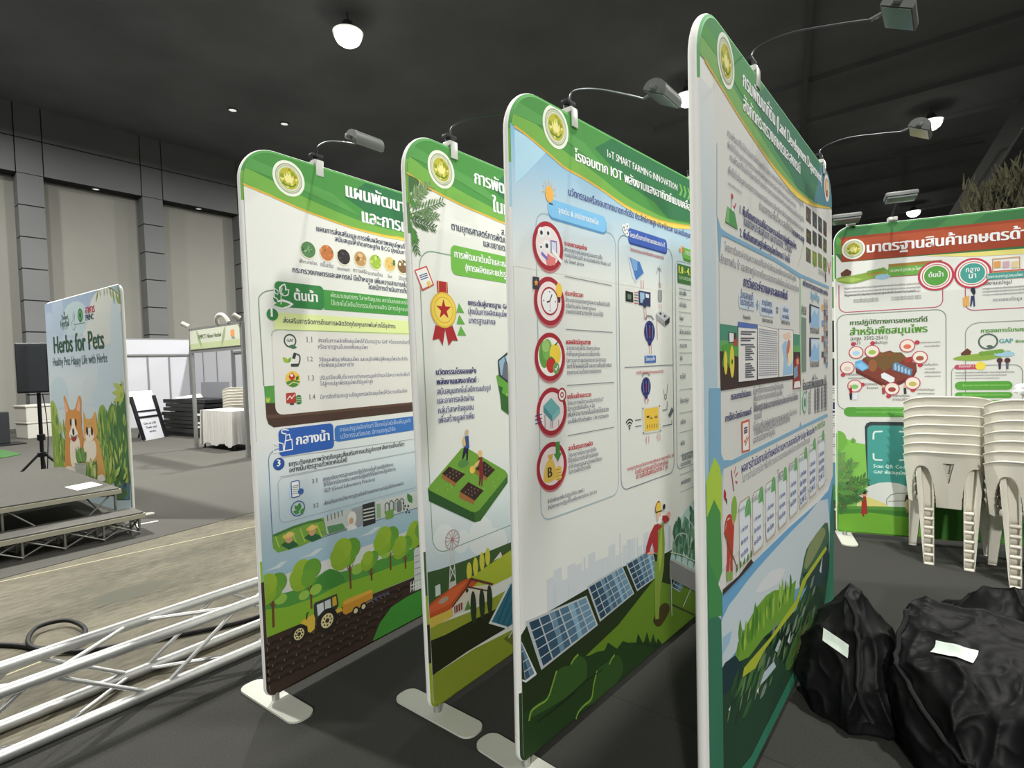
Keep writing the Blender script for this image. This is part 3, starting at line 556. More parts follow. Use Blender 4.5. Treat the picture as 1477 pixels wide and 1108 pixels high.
(b,4,103,543,650,621,763,2),
(l,5,104,7.0,0,0,[548,735,618,732]),
(l,5,104,7.0,0,0,[547,718,617,714]),
(l,5,104,7.0,0,0,[546,701,616,697]),
(l,5,104,7.0,0,0,[545,683,615,679]),
(p,3,105,0,[627,762,935,755,938,664,628,665]),
(b,4,106,632,670,658,745,0),
(l,5,107,6.0,0,0,[686,681,689,732,702,739,715,726,712,681]),
(l,5,107,6.0,0,0,[716,685,719,736,733,744,745,730,743,685]),
(l,5,107,6.0,0,0,[754,684,757,735,771,743,784,729,782,683]),
(l,5,107,6.0,0,0,[788,680,791,732,805,739,818,726,816,679]),
(b,6,108,687,649,743,696,10),
(b,6,109,767,669,802,730,12),
(f,6,110,880,697,845,757,0.26),
(d,6,111,815,711,6.0,6.0,8),
(d,6,111,850,686,6.0,6.0,8),
(d,6,111,841,670,6.0,6.0,8),
(d,6,111,833,655,6.0,6.0,8),
(d,6,111,827,692,6.0,6.0,8),
(d,6,111,818,677,6.0,6.0,8),
(d,6,111,854,651,6.0,6.0,8),
(d,6,111,848,688,6.0,6.0,8),
(p,1,112,0,[180,599,239,602,276,615,313,610,262,590]),
(p,1,112,0,[19,593,68,598,98,610,129,606,87,586]),
(p,1,112,0,[506,607,572,613,614,628,656,624,599,600]),
(p,1,113,3,[12,468,61,474,134,466,192,468,263,484,337,502,401,467,515,459,613,454,678,454,744,450,871,445,960,453,951,287,12,379]),
(p,2,114,3,[272,472,305,491,358,492,405,451,420,408,353,407,259,421]),
(p,2,115,0,[12,429,112,403,258,394,408,407,560,395,768,388,956,370,1988,930,1988,600,873,285,12,306]),
(d,3,116,87,448,30.0,22.5,14),
(d,3,116,260,430,32.0,24.0,14),
(d,3,116,497,450,35.0,26.3,14),
(d,3,116,679,475,35.0,26.3,14),
(d,3,116,199,425,28.0,21.0,14),
(l,3,117,11.0,0,0,[50,470,47,338]),
(l,3,117,4.0,0,0,[37,449,49,419,67,445]),
(d,4,118,75,524,44.6,44.6,18),
(d,4,119,57,490,37.2,37.2,18),
(d,4,120,19,496,49.6,49.6,18),
(d,4,121,29,533,46.5,46.5,18),
(d,4,122,4,512,37.2,37.2,18),
(l,3,117,11.0,0,0,[235,475,233,349]),
(l,3,117,4.0,0,0,[220,453,233,421,254,449]),
(d,4,118,246,532,47.5,47.5,18),
(d,4,119,226,495,39.6,39.6,18),
(d,4,120,186,502,52.8,52.8,18),
(d,4,121,196,541,49.5,49.5,18),
(d,4,122,170,518,39.6,39.6,18),
(l,3,117,11.0,0,0,[451,509,452,365]),
(l,3,117,4.0,0,0,[434,485,449,451,473,480]),
(d,4,118,469,563,51.8,51.8,18),
(d,4,119,448,524,43.2,43.2,18),
(d,4,120,404,531,57.6,57.6,18),
(d,4,121,415,574,54.0,54.0,18),
(d,4,122,386,549,43.2,43.2,18),
(l,3,117,11.0,0,0,[581,443,581,363]),
(l,3,117,4.0,0,0,[563,419,579,383,605,414]),
(d,4,118,597,479,33.1,33.1,18),
(d,4,119,583,453,27.6,27.6,18),
(d,4,120,556,458,36.8,36.8,18),
(d,4,121,563,486,34.5,34.5,18),
(d,4,122,544,469,27.6,27.6,18),
(l,3,117,11.0,0,0,[710,513,708,375]),
(l,3,117,4.0,0,0,[690,487,708,450,735,482]),
(d,4,118,724,556,50.4,50.4,18),
(d,4,119,703,518,42.0,42.0,18),
(d,4,120,661,525,56.0,56.0,18),
(d,4,121,671,567,52.5,52.5,18),
(d,4,122,643,542,42.0,42.0,18),
(l,3,117,11.0,0,0,[814,451,812,349]),
(l,3,117,4.0,0,0,[792,425,811,387,840,419]),
(d,4,118,826,487,41.8,41.8,18),
(d,4,119,808,456,34.8,34.8,18),
(d,4,120,774,461,46.4,46.4,18),
(d,4,121,782,496,43.5,43.5,18),
(d,4,122,759,476,34.8,34.8,18),
(l,3,117,11.0,0,0,[914,488,913,366]),
(l,3,117,4.0,0,0,[892,461,912,422,942,455]),
(d,4,118,942,532,50.4,50.4,18),
(d,4,119,921,493,42.0,42.0,18),
(d,4,120,879,500,56.0,56.0,18),
(d,4,121,890,542,52.5,52.5,18),
(d,4,122,862,518,42.0,42.0,18),
(p,3,123,0,[12,307,873,283,1988,700,1988,50,12,50]),
(l,4,124,14.0,0,0,[12,276,22,267,50,275,77,265,105,273,133,264,162,271,192,262,222,270,252,260,284,268,316,258,349,266,382,256,416,264,450,254,486,262,522,251,559,260,597,249,636,258,675,247,716,256,756,244,799,253,842,241]),
(l,5,125,5.0,0,0,[22,270,24,280]),
(l,5,125,5.0,0,0,[77,269,78,279]),
(l,5,125,5.0,0,0,[133,267,135,277]),
(l,5,125,5.0,0,0,[192,265,193,275]),
(l,5,125,5.0,0,0,[253,263,254,274]),
(l,5,125,5.0,0,0,[316,262,318,272]),
(l,5,125,5.0,0,0,[382,260,383,270]),
(l,5,125,5.0,0,0,[450,258,452,269]),
(l,5,125,5.0,0,0,[522,255,524,267]),
(l,5,125,5.0,0,0,[597,253,599,265]),
(l,5,125,5.0,0,0,[675,251,677,263]),
(l,5,125,5.0,0,0,[757,248,759,260]),
(l,4,124,14.0,0,0,[12,243,12,234,35,242,62,233,90,240,118,231,147,239,176,229,206,237,236,227,268,235,299,225,332,233,364,223,399,231,432,221,468,229,503,218,540,227,577,216,616,225,655,213,695,222,735,211,778,220]),
(l,5,125,5.0,0,0,[12,238,12,247]),
(l,5,125,5.0,0,0,[62,236,64,246]),
(l,5,125,5.0,0,0,[118,234,120,244]),
(l,5,125,5.0,0,0,[176,232,178,243]),
(l,5,125,5.0,0,0,[237,231,238,241]),
(l,5,125,5.0,0,0,[299,229,301,239]),
(l,5,125,5.0,0,0,[365,226,366,237]),
(l,5,125,5.0,0,0,[433,224,434,235]),
(l,5,125,5.0,0,0,[504,222,505,233]),
(l,5,125,5.0,0,0,[578,220,579,231]),
(l,5,125,5.0,0,0,[655,217,657,229]),
(l,5,125,5.0,0,0,[736,215,738,227]),
(l,4,124,14.0,0,0,[12,211,12,202,21,209,48,200,76,208,103,198,132,206,161,196,191,204,221,194,252,202,283,192,315,200,347,190,381,198,415,188,450,196,485,185,522,194,558,183,597,192,635,180,675,189,715,178]),
(l,5,125,5.0,0,0,[12,205,12,215]),
(l,5,125,5.0,0,0,[48,203,49,213]),
(l,5,125,5.0,0,0,[103,202,105,212]),
(l,5,125,5.0,0,0,[161,200,162,210]),
(l,5,125,5.0,0,0,[221,198,222,208]),
(l,5,125,5.0,0,0,[283,196,284,206]),
(l,5,125,5.0,0,0,[348,194,349,204]),
(l,5,125,5.0,0,0,[415,192,417,202]),
(l,5,125,5.0,0,0,[485,189,487,200]),
(l,5,125,5.0,0,0,[558,187,560,198]),
(l,5,125,5.0,0,0,[635,184,637,196]),
(l,4,124,14.0,0,0,[12,179,12,170,12,177,34,168,61,175,89,166,117,174,146,164,175,172,205,162,236,170,266,160,299,168,330,158,364,166,397,155,432,164,467,153,503,161,539,150,577,159,615,148,655,156]),
(l,5,125,5.0,0,0,[12,173,12,183]),
(l,5,125,5.0,0,0,[34,171,35,181]),
(l,5,125,5.0,0,0,[89,169,90,179]),
(l,5,125,5.0,0,0,[146,167,147,178]),
(l,5,125,5.0,0,0,[205,165,207,176]),
(l,5,125,5.0,0,0,[267,163,268,174]),
(l,5,125,5.0,0,0,[331,161,332,172]),
(l,5,125,5.0,0,0,[397,159,399,170]),
(l,5,125,5.0,0,0,[467,157,469,168]),
(l,5,125,5.0,0,0,[539,154,541,166]),
(l,5,125,5.0,0,0,[615,152,617,163]),
(l,4,124,14.0,0,0,[12,147,12,138,12,145,20,136,47,143,74,134,102,142,131,132,160,140,189,130,220,138,250,128,282,136,314,125,347,134,380,123,414,131,449,121,485,129,520,118,558,127,595,115]),
(l,5,125,5.0,0,0,[12,141,12,151]),
(l,5,125,5.0,0,0,[20,139,21,149]),
(l,5,125,5.0,0,0,[74,137,76,147]),
(l,5,125,5.0,0,0,[131,135,132,145]),
(l,5,125,5.0,0,0,[189,133,191,144]),
(l,5,125,5.0,0,0,[250,131,252,142]),
(l,5,125,5.0,0,0,[314,129,316,140]),
(l,5,125,5.0,0,0,[380,127,382,138]),
(l,5,125,5.0,0,0,[449,124,451,135]),
(l,5,125,5.0,0,0,[521,122,522,133]),
(l,4,124,14.0,0,0,[12,115,12,106,12,114,12,104,33,112,60,102,88,110,116,100,145,108,174,98,204,106,234,96,266,104,297,94,330,102,363,91,397,99,431,89,466,97,502,86,539,94]),
(l,5,125,5.0,0,0,[12,110,12,119]),
(l,5,125,5.0,0,0,[12,108,12,117]),
(l,5,125,5.0,0,0,[60,106,61,115]),
(l,5,125,5.0,0,0,[116,104,117,114]),
(l,5,125,5.0,0,0,[174,102,175,112]),
(l,5,125,5.0,0,0,[234,99,236,110]),
(l,5,125,5.0,0,0,[297,97,299,108]),
(l,5,125,5.0,0,0,[363,95,364,106]),
(l,5,125,5.0,0,0,[431,92,433,103]),
(l,5,125,5.0,0,0,[502,90,504,101]),
(p,5,126,0,[943,195,814,194,702,180,621,126,569,53,617,48,1600,50,1988,50,1988,620,954,197]),
(p,6,127,0,[877,432,892,441,952,437,1050,437,1050,197,869,205]),
(l,7,128,4.0,0,0,[882,396,951,394]),
(l,7,128,4.0,0,0,[881,361,949,359]),
(l,7,128,4.0,0,0,[879,327,947,323]),
(l,7,128,4.0,0,0,[877,292,945,288]),
(l,7,128,4.0,0,0,[875,258,943,253]),
(l,8,129,6.0,0,0,[840,209,846,267]),
(l,8,129,6.0,0,0,[859,208,865,266]),
(l,8,129,6.0,0,0,[878,207,884,265]),
(l,8,129,6.0,0,0,[897,206,903,264]),
(l,8,129,6.0,0,0,[916,204,923,263]),
(l,8,129,6.0,0,0,[936,203,942,262]),
(l,8,129,5.0,0,0,[838,246,943,240]),
(l,8,129,5.0,0,0,[838,226,944,220]),
(p,6,130,0,[399,314,421,323,571,319,585,303,579,259,416,250,399,264]),
(p,7,131,0,[399,314,421,323,571,319,585,303,414,299]),
(d,8,132,474,247,21.0,21.0,18),
(d,9,133,474,247,12.0,12.0,14),
(d,8,132,522,250,21.0,21.0,18),
(d,9,133,522,250,12.0,12.0,14),
(l,7,134,7.0,0,0,[566,272,587,244]),
(l,7,134,7.0,0,0,[593,272,612,245]),
(l,7,134,7.0,0,0,[621,272,638,246]),
(l,7,134,7.0,0,0,[649,272,664,246]),
(l,7,134,7.0,0,0,[678,272,690,247]),
(l,7,135,8.0,0,0,[505,265,687,264]),
(p,6,136,0,[244,363,252,371,371,370,377,313,358,291,267,285,244,289]),
(p,7,137,0,[260,357,295,357,297,315,263,302]),
(p,7,138,0,[302,358,334,359,336,317,303,314]),
(p,7,139,0,[344,361,366,361,368,318,344,317]),
(p,7,140,0,[173,304,186,315,242,322,249,297,244,251,221,242,208,253,207,279]),
(p,7,140,0,[347,295,391,298,399,276,368,276]),
(l,7,141,6.0,0,0,[205,310,208,335,217,340]),
(d,8,142,311,263,57.0,57.0,26),
(d,9,143,311,263,34.0,34.0,20),
(d,10,144,311,263,11.0,11.0,12),
(d,8,142,164,260,42.0,42.0,24),
(d,9,143,164,260,26.0,26.0,18),
(d,10,144,164,260,9.0,9.0,12),
(d,10,144,333,263,4.5,4.5,8),
(d,10,144,181,260,4.5,4.5,8),
(d,10,144,327,278,4.5,4.5,8),
(d,10,144,176,273,4.5,4.5,8),
(d,10,144,311,285,4.5,4.5,8),
(d,10,144,164,277,4.5,4.5,8),
(d,10,144,296,278,4.5,4.5,8),
(d,10,144,152,273,4.5,4.5,8),
(d,10,144,289,263,4.5,4.5,8),
(d,10,144,147,260,4.5,4.5,8),
(d,10,144,296,247,4.5,4.5,8),
(d,10,144,152,248,4.5,4.5,8),
(d,10,144,311,241,4.5,4.5,8),
(d,10,144,164,243,4.5,4.5,8),
(d,10,144,327,247,4.5,4.5,8),
(d,10,144,176,248,4.5,4.5,8),
],
'p2':[
(g,0,145,146,[12,1050,1988,1050,1988,450,12,450]),
(p,1,2,0,[12,2218,12,2218,12,2214,38,2208,64,2201,85,2195,105,2189,129,2183,160,2177,196,2171,232,2166,269,2161,307,2156,343,2152,373,2149,402,2147,443,2144,503,2139,575,2133,651,2130,725,2132,804,2137,900,2140,1026,2140,1168,2139,1300,2140,1404,2145,1496,2153,1600,2165,1741,2186,1893,2212,1988,2230,1988,2230,1988,2384,12,2384]),
(p,2,3,0,[12,2218,12,2218,12,2214,38,2208,64,2201,85,2195,105,2189,129,2183,160,2177,196,2171,232,2166,269,2161,307,2156,343,2152,373,2149,402,2147,443,2144,503,2139,575,2133,651,2130,725,2132,804,2137,900,2140,1026,2140,1168,2139,1300,2140,1404,2145,1496,2153,1600,2165,1741,2186,1893,2212,1988,2230,1988,2241,1893,2223,1741,2197,1600,2176,1496,2164,1404,2156,1300,2151,1168,2155,1026,2164,900,2170,804,2171,725,2171,651,2172,575,2179,503,2189,443,2197,402,2202,373,2205,343,2210,307,2216,269,2222,232,2229,196,2236,160,2244,129,2251,105,2258,85,2266,64,2273,38,2281,12,2288,12,2294,12,2293]),
(p,2,4,0,[660,2384,520,2278,780,2188,1020,2163,1168,2159,1300,2160,1404,2165,1496,2173,1600,2185,1741,2206,1893,2232,1988,2250,1988,2250,1988,2384]),
(p,3,5,0,[12,2336,12,2286,260,2263,620,2198,450,2278]),
(p,3,6,0,[12,2218,12,2214,38,2208,64,2201,85,2195,105,2189,129,2183,160,2177,196,2171,232,2166,269,2161,307,2156,343,2152,373,2149,402,2147,443,2144,503,2139,575,2133,651,2130,725,2132,804,2137,900,2140,1026,2140,1168,2139,1300,2140,1404,2145,1496,2153,1600,2165,1741,2186,1893,2212,1988,2230,1988,2225,1893,2206,1741,2180,1600,2157,1496,2141,1404,2129,1300,2119,1168,2114,1026,2117,900,2123,804,2124,725,2123,651,2123,575,2127,503,2133,443,2139,402,2142,373,2144,343,2147,307,2151,269,2156,232,2161,196,2166,160,2172,129,2178,105,2184,85,2190,64,2196,38,2203,12,2209,12,2213]),
(l,4,7,5,0,0,[12,2218,12,2214,38,2208,64,2201,85,2195,105,2189,129,2183,160,2177,196,2171,232,2166,269,2161,307,2156,343,2152,373,2149,402,2147,443,2144,503,2139,575,2133,651,2130,725,2132,804,2137,900,2140,1026,2140,1168,2139,1300,2140,1404,2145,1496,2153,1600,2165,1741,2186,1893,2212,1988,2230]),
(d,4,8,202,2277,78.0,78.0,36),
(r,5,9,202,2277,63.2,4.7),
(r,5,10,202,2277,55.4,7.8),
(d,5,11,202,2277,48.4,48.4,30),
(d,6,12,204,2306,7.0,7.0,8),
(d,6,13,178,2258,5.1,5.1,8),
(d,6,14,238,2280,6.3,6.3,8),
(d,6,15,206,2316,7.6,7.6,8),
(d,6,12,216,2254,8.7,8.7,8),
(d,6,13,220,2302,10.1,10.1,8),
(d,6,14,169,2272,8.9,8.9,8),
(d,6,15,233,2291,8.4,8.4,8),
(d,6,12,200,2284,10.1,10.1,8),
(d,6,13,169,2283,10.2,10.2,8),
(d,6,14,194,2241,7.1,7.1,8),
(d,6,15,210,2253,10.5,10.5,8),
(f,7,16,194,2254,178,2291,0.16),
(f,7,16,199,2254,192,2302,0.16),
(f,7,16,204,2254,208,2305,0.16),
(f,7,16,209,2254,224,2293,0.16),
(l,7,17,6.2,0,3,[167,2252,194,2244,218,2246,235,2262]),
(t,5,18,'การพัฒ','นาสมุนไพร',412,2271,234,2,1.08),
(t,5,18,'ในเ','ขตปฏิรูปที่ดิน',532,2169,101,2,1.08),
(t,5,19,'ส.ป.','ก. ขับเคลื่อนการพัฒนา',589,2069,57,1,1.2),
(t,5,19,'ตามยุทธศาสตร์การพัฒนา','ภาคเกษตร',248,2034,394,1,1.2),
(t,5,19,'และขยายตลา','ดสมุนไพร',454,1994,191,1,1.2),
(p,4,147,3,[12,2196,25,2208,72,2198,53,2163,13,2131,12,2096]),
(l,4,148,4.0,0,0,[12,2073,129,2188]),
(f,5,149,14,2090,64,2089,0.11),
(f,5,149,14,2090,22,2142,0.11),
(f,5,148,28,2103,84,2101,0.11),
(f,5,148,28,2103,35,2149,0.11),
(f,5,149,43,2115,87,2114,0.11),
(f,5,149,43,2115,50,2160,0.11),
(f,5,148,57,2127,93,2126,0.11),
(f,5,148,57,2127,63,2168,0.11),
(f,5,149,72,2139,111,2138,0.11),
(f,5,149,72,2139,78,2181,0.11),
(f,5,148,86,2151,115,2151,0.11),
(f,5,148,86,2151,91,2183,0.11),
(f,5,149,100,2163,127,2163,0.11),
(f,5,149,100,2163,106,2198,0.11),
(f,5,148,115,2175,145,2175,0.11),
(f,5,148,115,2175,118,2198,0.11),
(f,5,149,129,2188,159,2187,0.11),
(f,5,149,129,2188,134,2217,0.11),
(l,4,150,4.0,0,0,[12,2051,195,2140]),
(f,5,151,29,2064,80,2049,0.11),
(f,5,151,29,2064,51,2113,0.11),
(f,5,150,46,2072,85,2060,0.11),
(f,5,150,46,2072,62,2107,0.11),
(f,5,151,62,2080,106,2066,0.11),
(f,5,151,62,2080,78,2114,0.11),
(f,5,150,79,2087,115,2076,0.11),
(f,5,150,79,2087,95,2122,0.11),
(f,5,151,95,2095,127,2085,0.11),
(f,5,151,95,2095,112,2131,0.11),
(f,5,150,112,2102,147,2092,0.11),
(f,5,150,112,2102,130,2141,0.11),
(f,5,151,129,2110,163,2100,0.11),
(f,5,151,129,2110,144,2144,0.11),
(f,5,150,145,2117,176,2108,0.11),
(f,5,150,145,2117,159,2149,0.11),
(f,5,151,162,2125,190,2116,0.11),
(f,5,151,162,2125,173,2150,0.11),
(f,5,150,178,2132,210,2123,0.11),
(f,5,150,178,2132,192,2163,0.11),
(f,5,151,195,2140,222,2132,0.11),
(f,5,151,195,2140,206,2165,0.11),
(l,4,152,4.0,0,0,[12,2039,144,2024]),
(f,5,153,21,2037,53,2002,0.12),
(f,5,153,21,2037,58,2063,0.12),
(f,5,152,36,2035,66,2003,0.12),
(f,5,152,36,2035,68,2058,0.12),
(f,5,153,52,2033,85,1998,0.12),
(f,5,153,52,2033,86,2058,0.12),
(f,5,152,67,2032,99,1997,0.12),
(f,5,152,67,2032,99,2054,0.12),
(f,5,153,82,2030,113,1997,0.12),
(f,5,153,82,2030,118,2055,0.12),
(f,5,152,98,2029,117,2008,0.12),
(f,5,152,98,2029,123,2046,0.12),
(f,5,153,113,2027,138,2000,0.12),
(f,5,153,113,2027,139,2045,0.12),
(f,5,152,129,2025,151,2000,0.12),
(f,5,152,129,2025,151,2041,0.12),
(f,5,153,144,2024,158,2008,0.12),
(f,5,153,144,2024,165,2039,0.12),
(l,4,154,4.0,0,0,[12,2023,42,1909]),
(f,5,155,12,2006,12,1954,0.13),
(f,5,155,12,2006,51,1982,0.13),
(f,5,154,16,1992,12,1956,0.13),
(f,5,154,16,1992,53,1969,0.13),
(f,5,155,20,1978,12,1931,0.13),
(f,5,155,20,1978,61,1953,0.13),
(f,5,154,24,1964,12,1934,0.13),
(f,5,154,24,1964,55,1946,0.13),
(f,5,155,29,1951,17,1923,0.13),
(f,5,155,29,1951,54,1935,0.13),
(f,5,154,33,1937,19,1904,0.13),
(f,5,154,33,1937,57,1922,0.13),
(f,5,155,38,1923,26,1896,0.13),
(f,5,155,38,1923,62,1909,0.13),
(f,5,154,42,1909,33,1889,0.13),
(f,5,154,42,1909,65,1895,0.13),
(l,4,156,4.0,0,0,[27,2116,113,2190]),
(f,5,157,40,2127,83,2127,0.12),
(f,5,157,40,2127,47,2180,0.12),
(f,5,156,52,2138,91,2137,0.12),
(f,5,156,52,2138,58,2182,0.12),
(f,5,157,64,2148,101,2148,0.12),
(f,5,157,64,2148,70,2186,0.12),
(f,5,156,76,2158,121,2158,0.12),
(f,5,156,76,2158,82,2200,0.12),
(f,5,157,88,2169,119,2169,0.12),
(f,5,157,88,2169,94,2207,0.12),
(f,5,156,101,2179,126,2179,0.12),
(f,5,156,101,2179,104,2207,0.12),
(f,5,157,113,2190,141,2190,0.12),
(f,5,157,113,2190,116,2216,0.12),
(l,4,158,4.0,0,0,[64,2070,164,2071]),
(f,5,159,79,2070,111,2042,0.12),
(f,5,159,79,2070,124,2110,0.12),
(f,5,158,93,2070,124,2043,0.12),
(f,5,158,93,2070,124,2098,0.12),
(f,5,159,108,2070,143,2040,0.12),
(f,5,159,108,2070,137,2096,0.12),
(f,5,158,122,2070,148,2048,0.12),
(f,5,158,122,2070,145,2091,0.12),
(f,5,159,136,2071,157,2052,0.12),
(f,5,159,136,2071,162,2094,0.12),
(f,5,158,150,2071,170,2054,0.12),
(f,5,158,150,2071,173,2091,0.12),
(f,5,159,164,2071,182,2056,0.12),
(f,5,159,164,2071,182,2087,0.12),
(f,6,160,12,2151,12,2089,0.24),
(f,6,160,12,2017,12,1925,0.24),
(f,6,160,12,1991,33,1950,0.3),
(f,6,160,12,2000,48,1940,0.16),
(f,6,160,12,2122,49,2085,0.24),
(f,6,160,12,2073,22,2032,0.2),
(f,6,160,12,2037,14,1983,0.22),
(b,3,161,236,1841,1950,1969,30),
(t,5,18,'การพัฒนาต้นน้ำและกลา','งน้ำ',257,1917,382,2,1.08),
(t,5,18,'(การผลิตและแปรรูป',')',323,1868,308,2,1.08),
(o,2,162,4.0,52,669,1900,1923,75),
(p,3,163,0,[24,1834,92,1860,129,1784,60,1753]),
(p,4,164,0,[30,1830,88,1852,120,1787,64,1763]),
(l,5,165,4.0,0,0,[48,1813,91,1829]),
(l,5,165,4.0,0,0,[51,1806,94,1822]),
(l,5,165,4.0,0,0,[55,1798,97,1814]),
(d,5,166,99,1787,12.0,12.0,14),
(p,4,167,0,[145,1805,207,1804,207,1757,146,1755]),
(l,5,168,3.0,0,0,[154,1804,153,1759]),
(l,5,168,3.0,0,0,[200,1803,200,1759]),
(p,4,167,0,[125,1619,182,1608,162,1533,142,1563,105,1556]),
(p,4,167,0,[180,1605,226,1620,255,1555,222,1558,198,1533]),
(d,5,169,177,1684,76.0,76.0,36),
(d,6,170,177,1684,70.0,70.0,36),
(r,7,171,177,1684,53.5,3.0),
(d,7,172,177,1684,52.0,52.0,32),
(p,8,173,0,[177,1731,187,1700,220,1700,194,1680,203,1649,177,1668,150,1649,160,1680,134,1700,166,1700]),
(p,3,174,0,[272,1721,303,1679,255,1679]),
(p,3,174,0,[271,1671,305,1629,252,1629]),
(p,3,174,0,[277,1622,310,1580,254,1580]),
(t,5,175,'ยกระดับสู่มาตรฐาน GAP','',331,1716,301,2,1.08),
(t,5,176,'มุ่งเน้นการผลิตสมุนไพร','',331,1677,286,1,1.2),
(t,5,176,'มาตรฐานสากล','',332,1636,181,1,1.2),
(t,5,175,'นวัตกรรมโรงอบแห้ง','',116,1412,248,2,1.08),
(t,5,175,'พลังงานแสงอาทิตย์ :','',117,1371,261,2,1.08),
(t,5,176,'สนับสนุนเทคโนโลยีการแปรรูป','',117,1330,341,1,1.2),
(t,5,176,'และอาคารผลิตผ่าน','',117,1291,224,1,1.2),
(t,5,176,'กลุ่มวิสาหกิจชุมชน','',118,1250,218,1,1.2),
(t,5,176,'เพื่อสร้างมูลค่าเพิ่ม','',118,1210,220,1,1.2),
(p,3,177,0,[505,1393,526,1299,531,1234,616,1186,1250,1186,1250,1359,622,1359]),
(p,4,178,0,[505,1396,556,1406,1300,1462,1300,1264,622,1271,538,1314,551,1337,516,1350]),
(p,5,179,0,[520,1469,628,1524,1000,1524,1000,1337,623,1337,523,1394]),
(p,6,180,0,[528,1464,568,1485,613,1367,535,1399]),
(p,6,181,0,[575,1485,623,1510,629,1462,598,1434]),
(p,7,182,0,[595,1474,634,1492,629,1426,612,1419]),
(p,6,183,0,[544,1392,567,1463,621,1433,619,1352]),
(p,6,184,0,[572,1311,588,1301,571,1295]),
(p,6,184,0,[604,1303,620,1293,603,1287]),
(p,3,185,0,[40,953,43,898,309,745,313,794]),
(p,3,186,0,[311,794,557,918,555,878,348,742,310,745]),
(p,4,187,0,[40,951,56,964,247,1087,268,1089,288,1080,538,941,557,920,547,907,345,793,314,789,287,800,51,940]),
(p,5,188,0,[123,997,202,943,193,929,118,981]),
(p,6,189,0,[123,997,165,1021,262,971,202,943]),
(d,7,190,149,986,4.0,4.0,6),
(d,7,190,168,993,4.0,4.0,6),
(d,7,190,186,1000,4.0,4.0,6),
(d,7,190,168,976,4.0,4.0,6),
(d,7,190,187,983,4.0,4.0,6),
(d,7,190,206,990,4.0,4.0,6),
(d,7,190,188,966,4.0,4.0,6),
(d,7,190,206,973,4.0,4.0,6),
(d,7,190,226,980,4.0,4.0,6),
(p,5,188,0,[223,902,316,842,307,827,218,876]),
(p,6,189,0,[223,902,279,933,379,875,316,842]),
(d,7,190,258,892,4.0,4.0,6),
(d,7,190,277,899,4.0,4.0,6),
(d,7,190,297,906,4.0,4.0,6),
(d,7,190,278,881,4.0,4.0,6),
(d,7,190,298,888,4.0,4.0,6),
(d,7,190,318,895,4.0,4.0,6),
(d,7,190,299,870,4.0,4.0,6),
(d,7,190,319,877,4.0,4.0,6),
(d,7,190,340,884,4.0,4.0,6),
(p,5,188,0,[329,983,408,929,401,916,328,961]),
(p,6,189,0,[329,983,390,1009,465,956,408,929]),
(d,7,190,354,972,4.0,4.0,6),
(d,7,190,375,980,4.0,4.0,6),
(d,7,190,397,988,4.0,4.0,6),
(d,7,190,376,962,4.0,4.0,6),
(d,7,190,397,969,4.0,4.0,6),
(d,7,190,419,977,4.0,4.0,6),
(d,7,190,398,951,4.0,4.0,6),
(d,7,190,420,959,4.0,4.0,6),
(d,7,190,442,966,4.0,4.0,6),
(d,5,191,484,907,4.0,4.0,6),
(d,5,191,307,903,4.0,4.0,6),
(d,5,191,151,998,4.0,4.0,6),
(d,5,191,458,879,4.0,4.0,6),
(d,5,191,177,990,4.0,4.0,6),
(d,5,191,379,882,4.0,4.0,6),
(d,5,191,152,926,4.0,4.0,6),
(d,5,191,447,902,4.0,4.0,6),
(d,5,191,247,986,4.0,4.0,6),
(d,5,191,92,936,4.0,4.0,6),
(d,5,191,170,944,4.0,4.0,6),
(d,5,191,176,932,4.0,4.0,6),
(d,5,191,320,955,4.0,4.0,6),
(d,5,191,145,948,4.0,4.0,6),
(d,5,192,254,1019,34.0,18.0,18),
(p,6,193,0,[262,1093,291,1092,283,1030,273,1030,274,1064,253,1038,246,1042]),
(p,7,194,0,[261,1136,294,1137,296,1081,262,1085]),
(p,8,195,0,[259,1134,269,1138,274,1098,264,1091,254,1120]),
(d,7,196,284,1154,12.0,12.0,12),
(p,8,197,0,[353,1032,379,1029,380,945,355,946]),
(p,8,198,0,[353,950,380,945,370,897,362,899,367,934,354,902,346,905]),
(d,8,199,364,1046,16.0,16.0,12),
(d,7,61,309,983,18.0,18.0,10),
(f,9,200,362,1017,305,984,0.14),
(d,1,201,115,724,60.0,60.0,20),
(d,1,201,349,675,85.0,85.0,20),
(d,1,201,222,682,50.0,50.0,20),
(d,1,201,473,613,60.0,60.0,20),
(d,1,201,431,639,50.0,50.0,20),
(p,2,202,0,[12,613,90,603,245,594,406,589,586,586,1980,586,1980,450,12,450]),
(p,3,203,0,[258,507,339,519,468,536,591,553,1980,553,1980,400,253,426]),
(d,4,204,260,538,17.0,42.0,16),
(d,4,204,302,547,17.0,42.0,16),
(d,4,204,346,557,17.0,42.0,16),
(d,4,204,386,567,17.0,42.0,16),
(p,4,205,0,[424,535,481,564,494,550,493,537]),
(p,5,206,0,[479,566,498,547,492,532]),
(r,4,207,165,706,41.0,6.0),
(d,5,208,165,706,9.0,9.0,10),
(l,4,209,3.5,0,0,[165,706,210,706]),
(l,4,209,3.5,0,0,[165,706,204,728]),
(l,4,209,3.5,0,0,[165,706,188,745]),
(l,4,209,3.5,0,0,[165,706,165,751]),
(l,4,209,3.5,0,0,[165,706,143,745]),
(l,4,209,3.5,0,0,[165,706,126,728]),
(l,4,209,3.5,0,0,[165,706,120,706]),
(l,4,209,3.5,0,0,[165,706,126,683]),
(l,4,209,3.5,0,0,[165,706,143,667]),
(l,4,209,3.5,0,0,[165,706,165,661]),
(l,4,209,3.5,0,0,[165,706,188,667]),
(l,4,209,3.5,0,0,[165,706,204,683]),
(l,4,210,5.0,0,0,[155,681,133,498]),
(l,4,210,5.0,0,0,[168,677,174,495]),
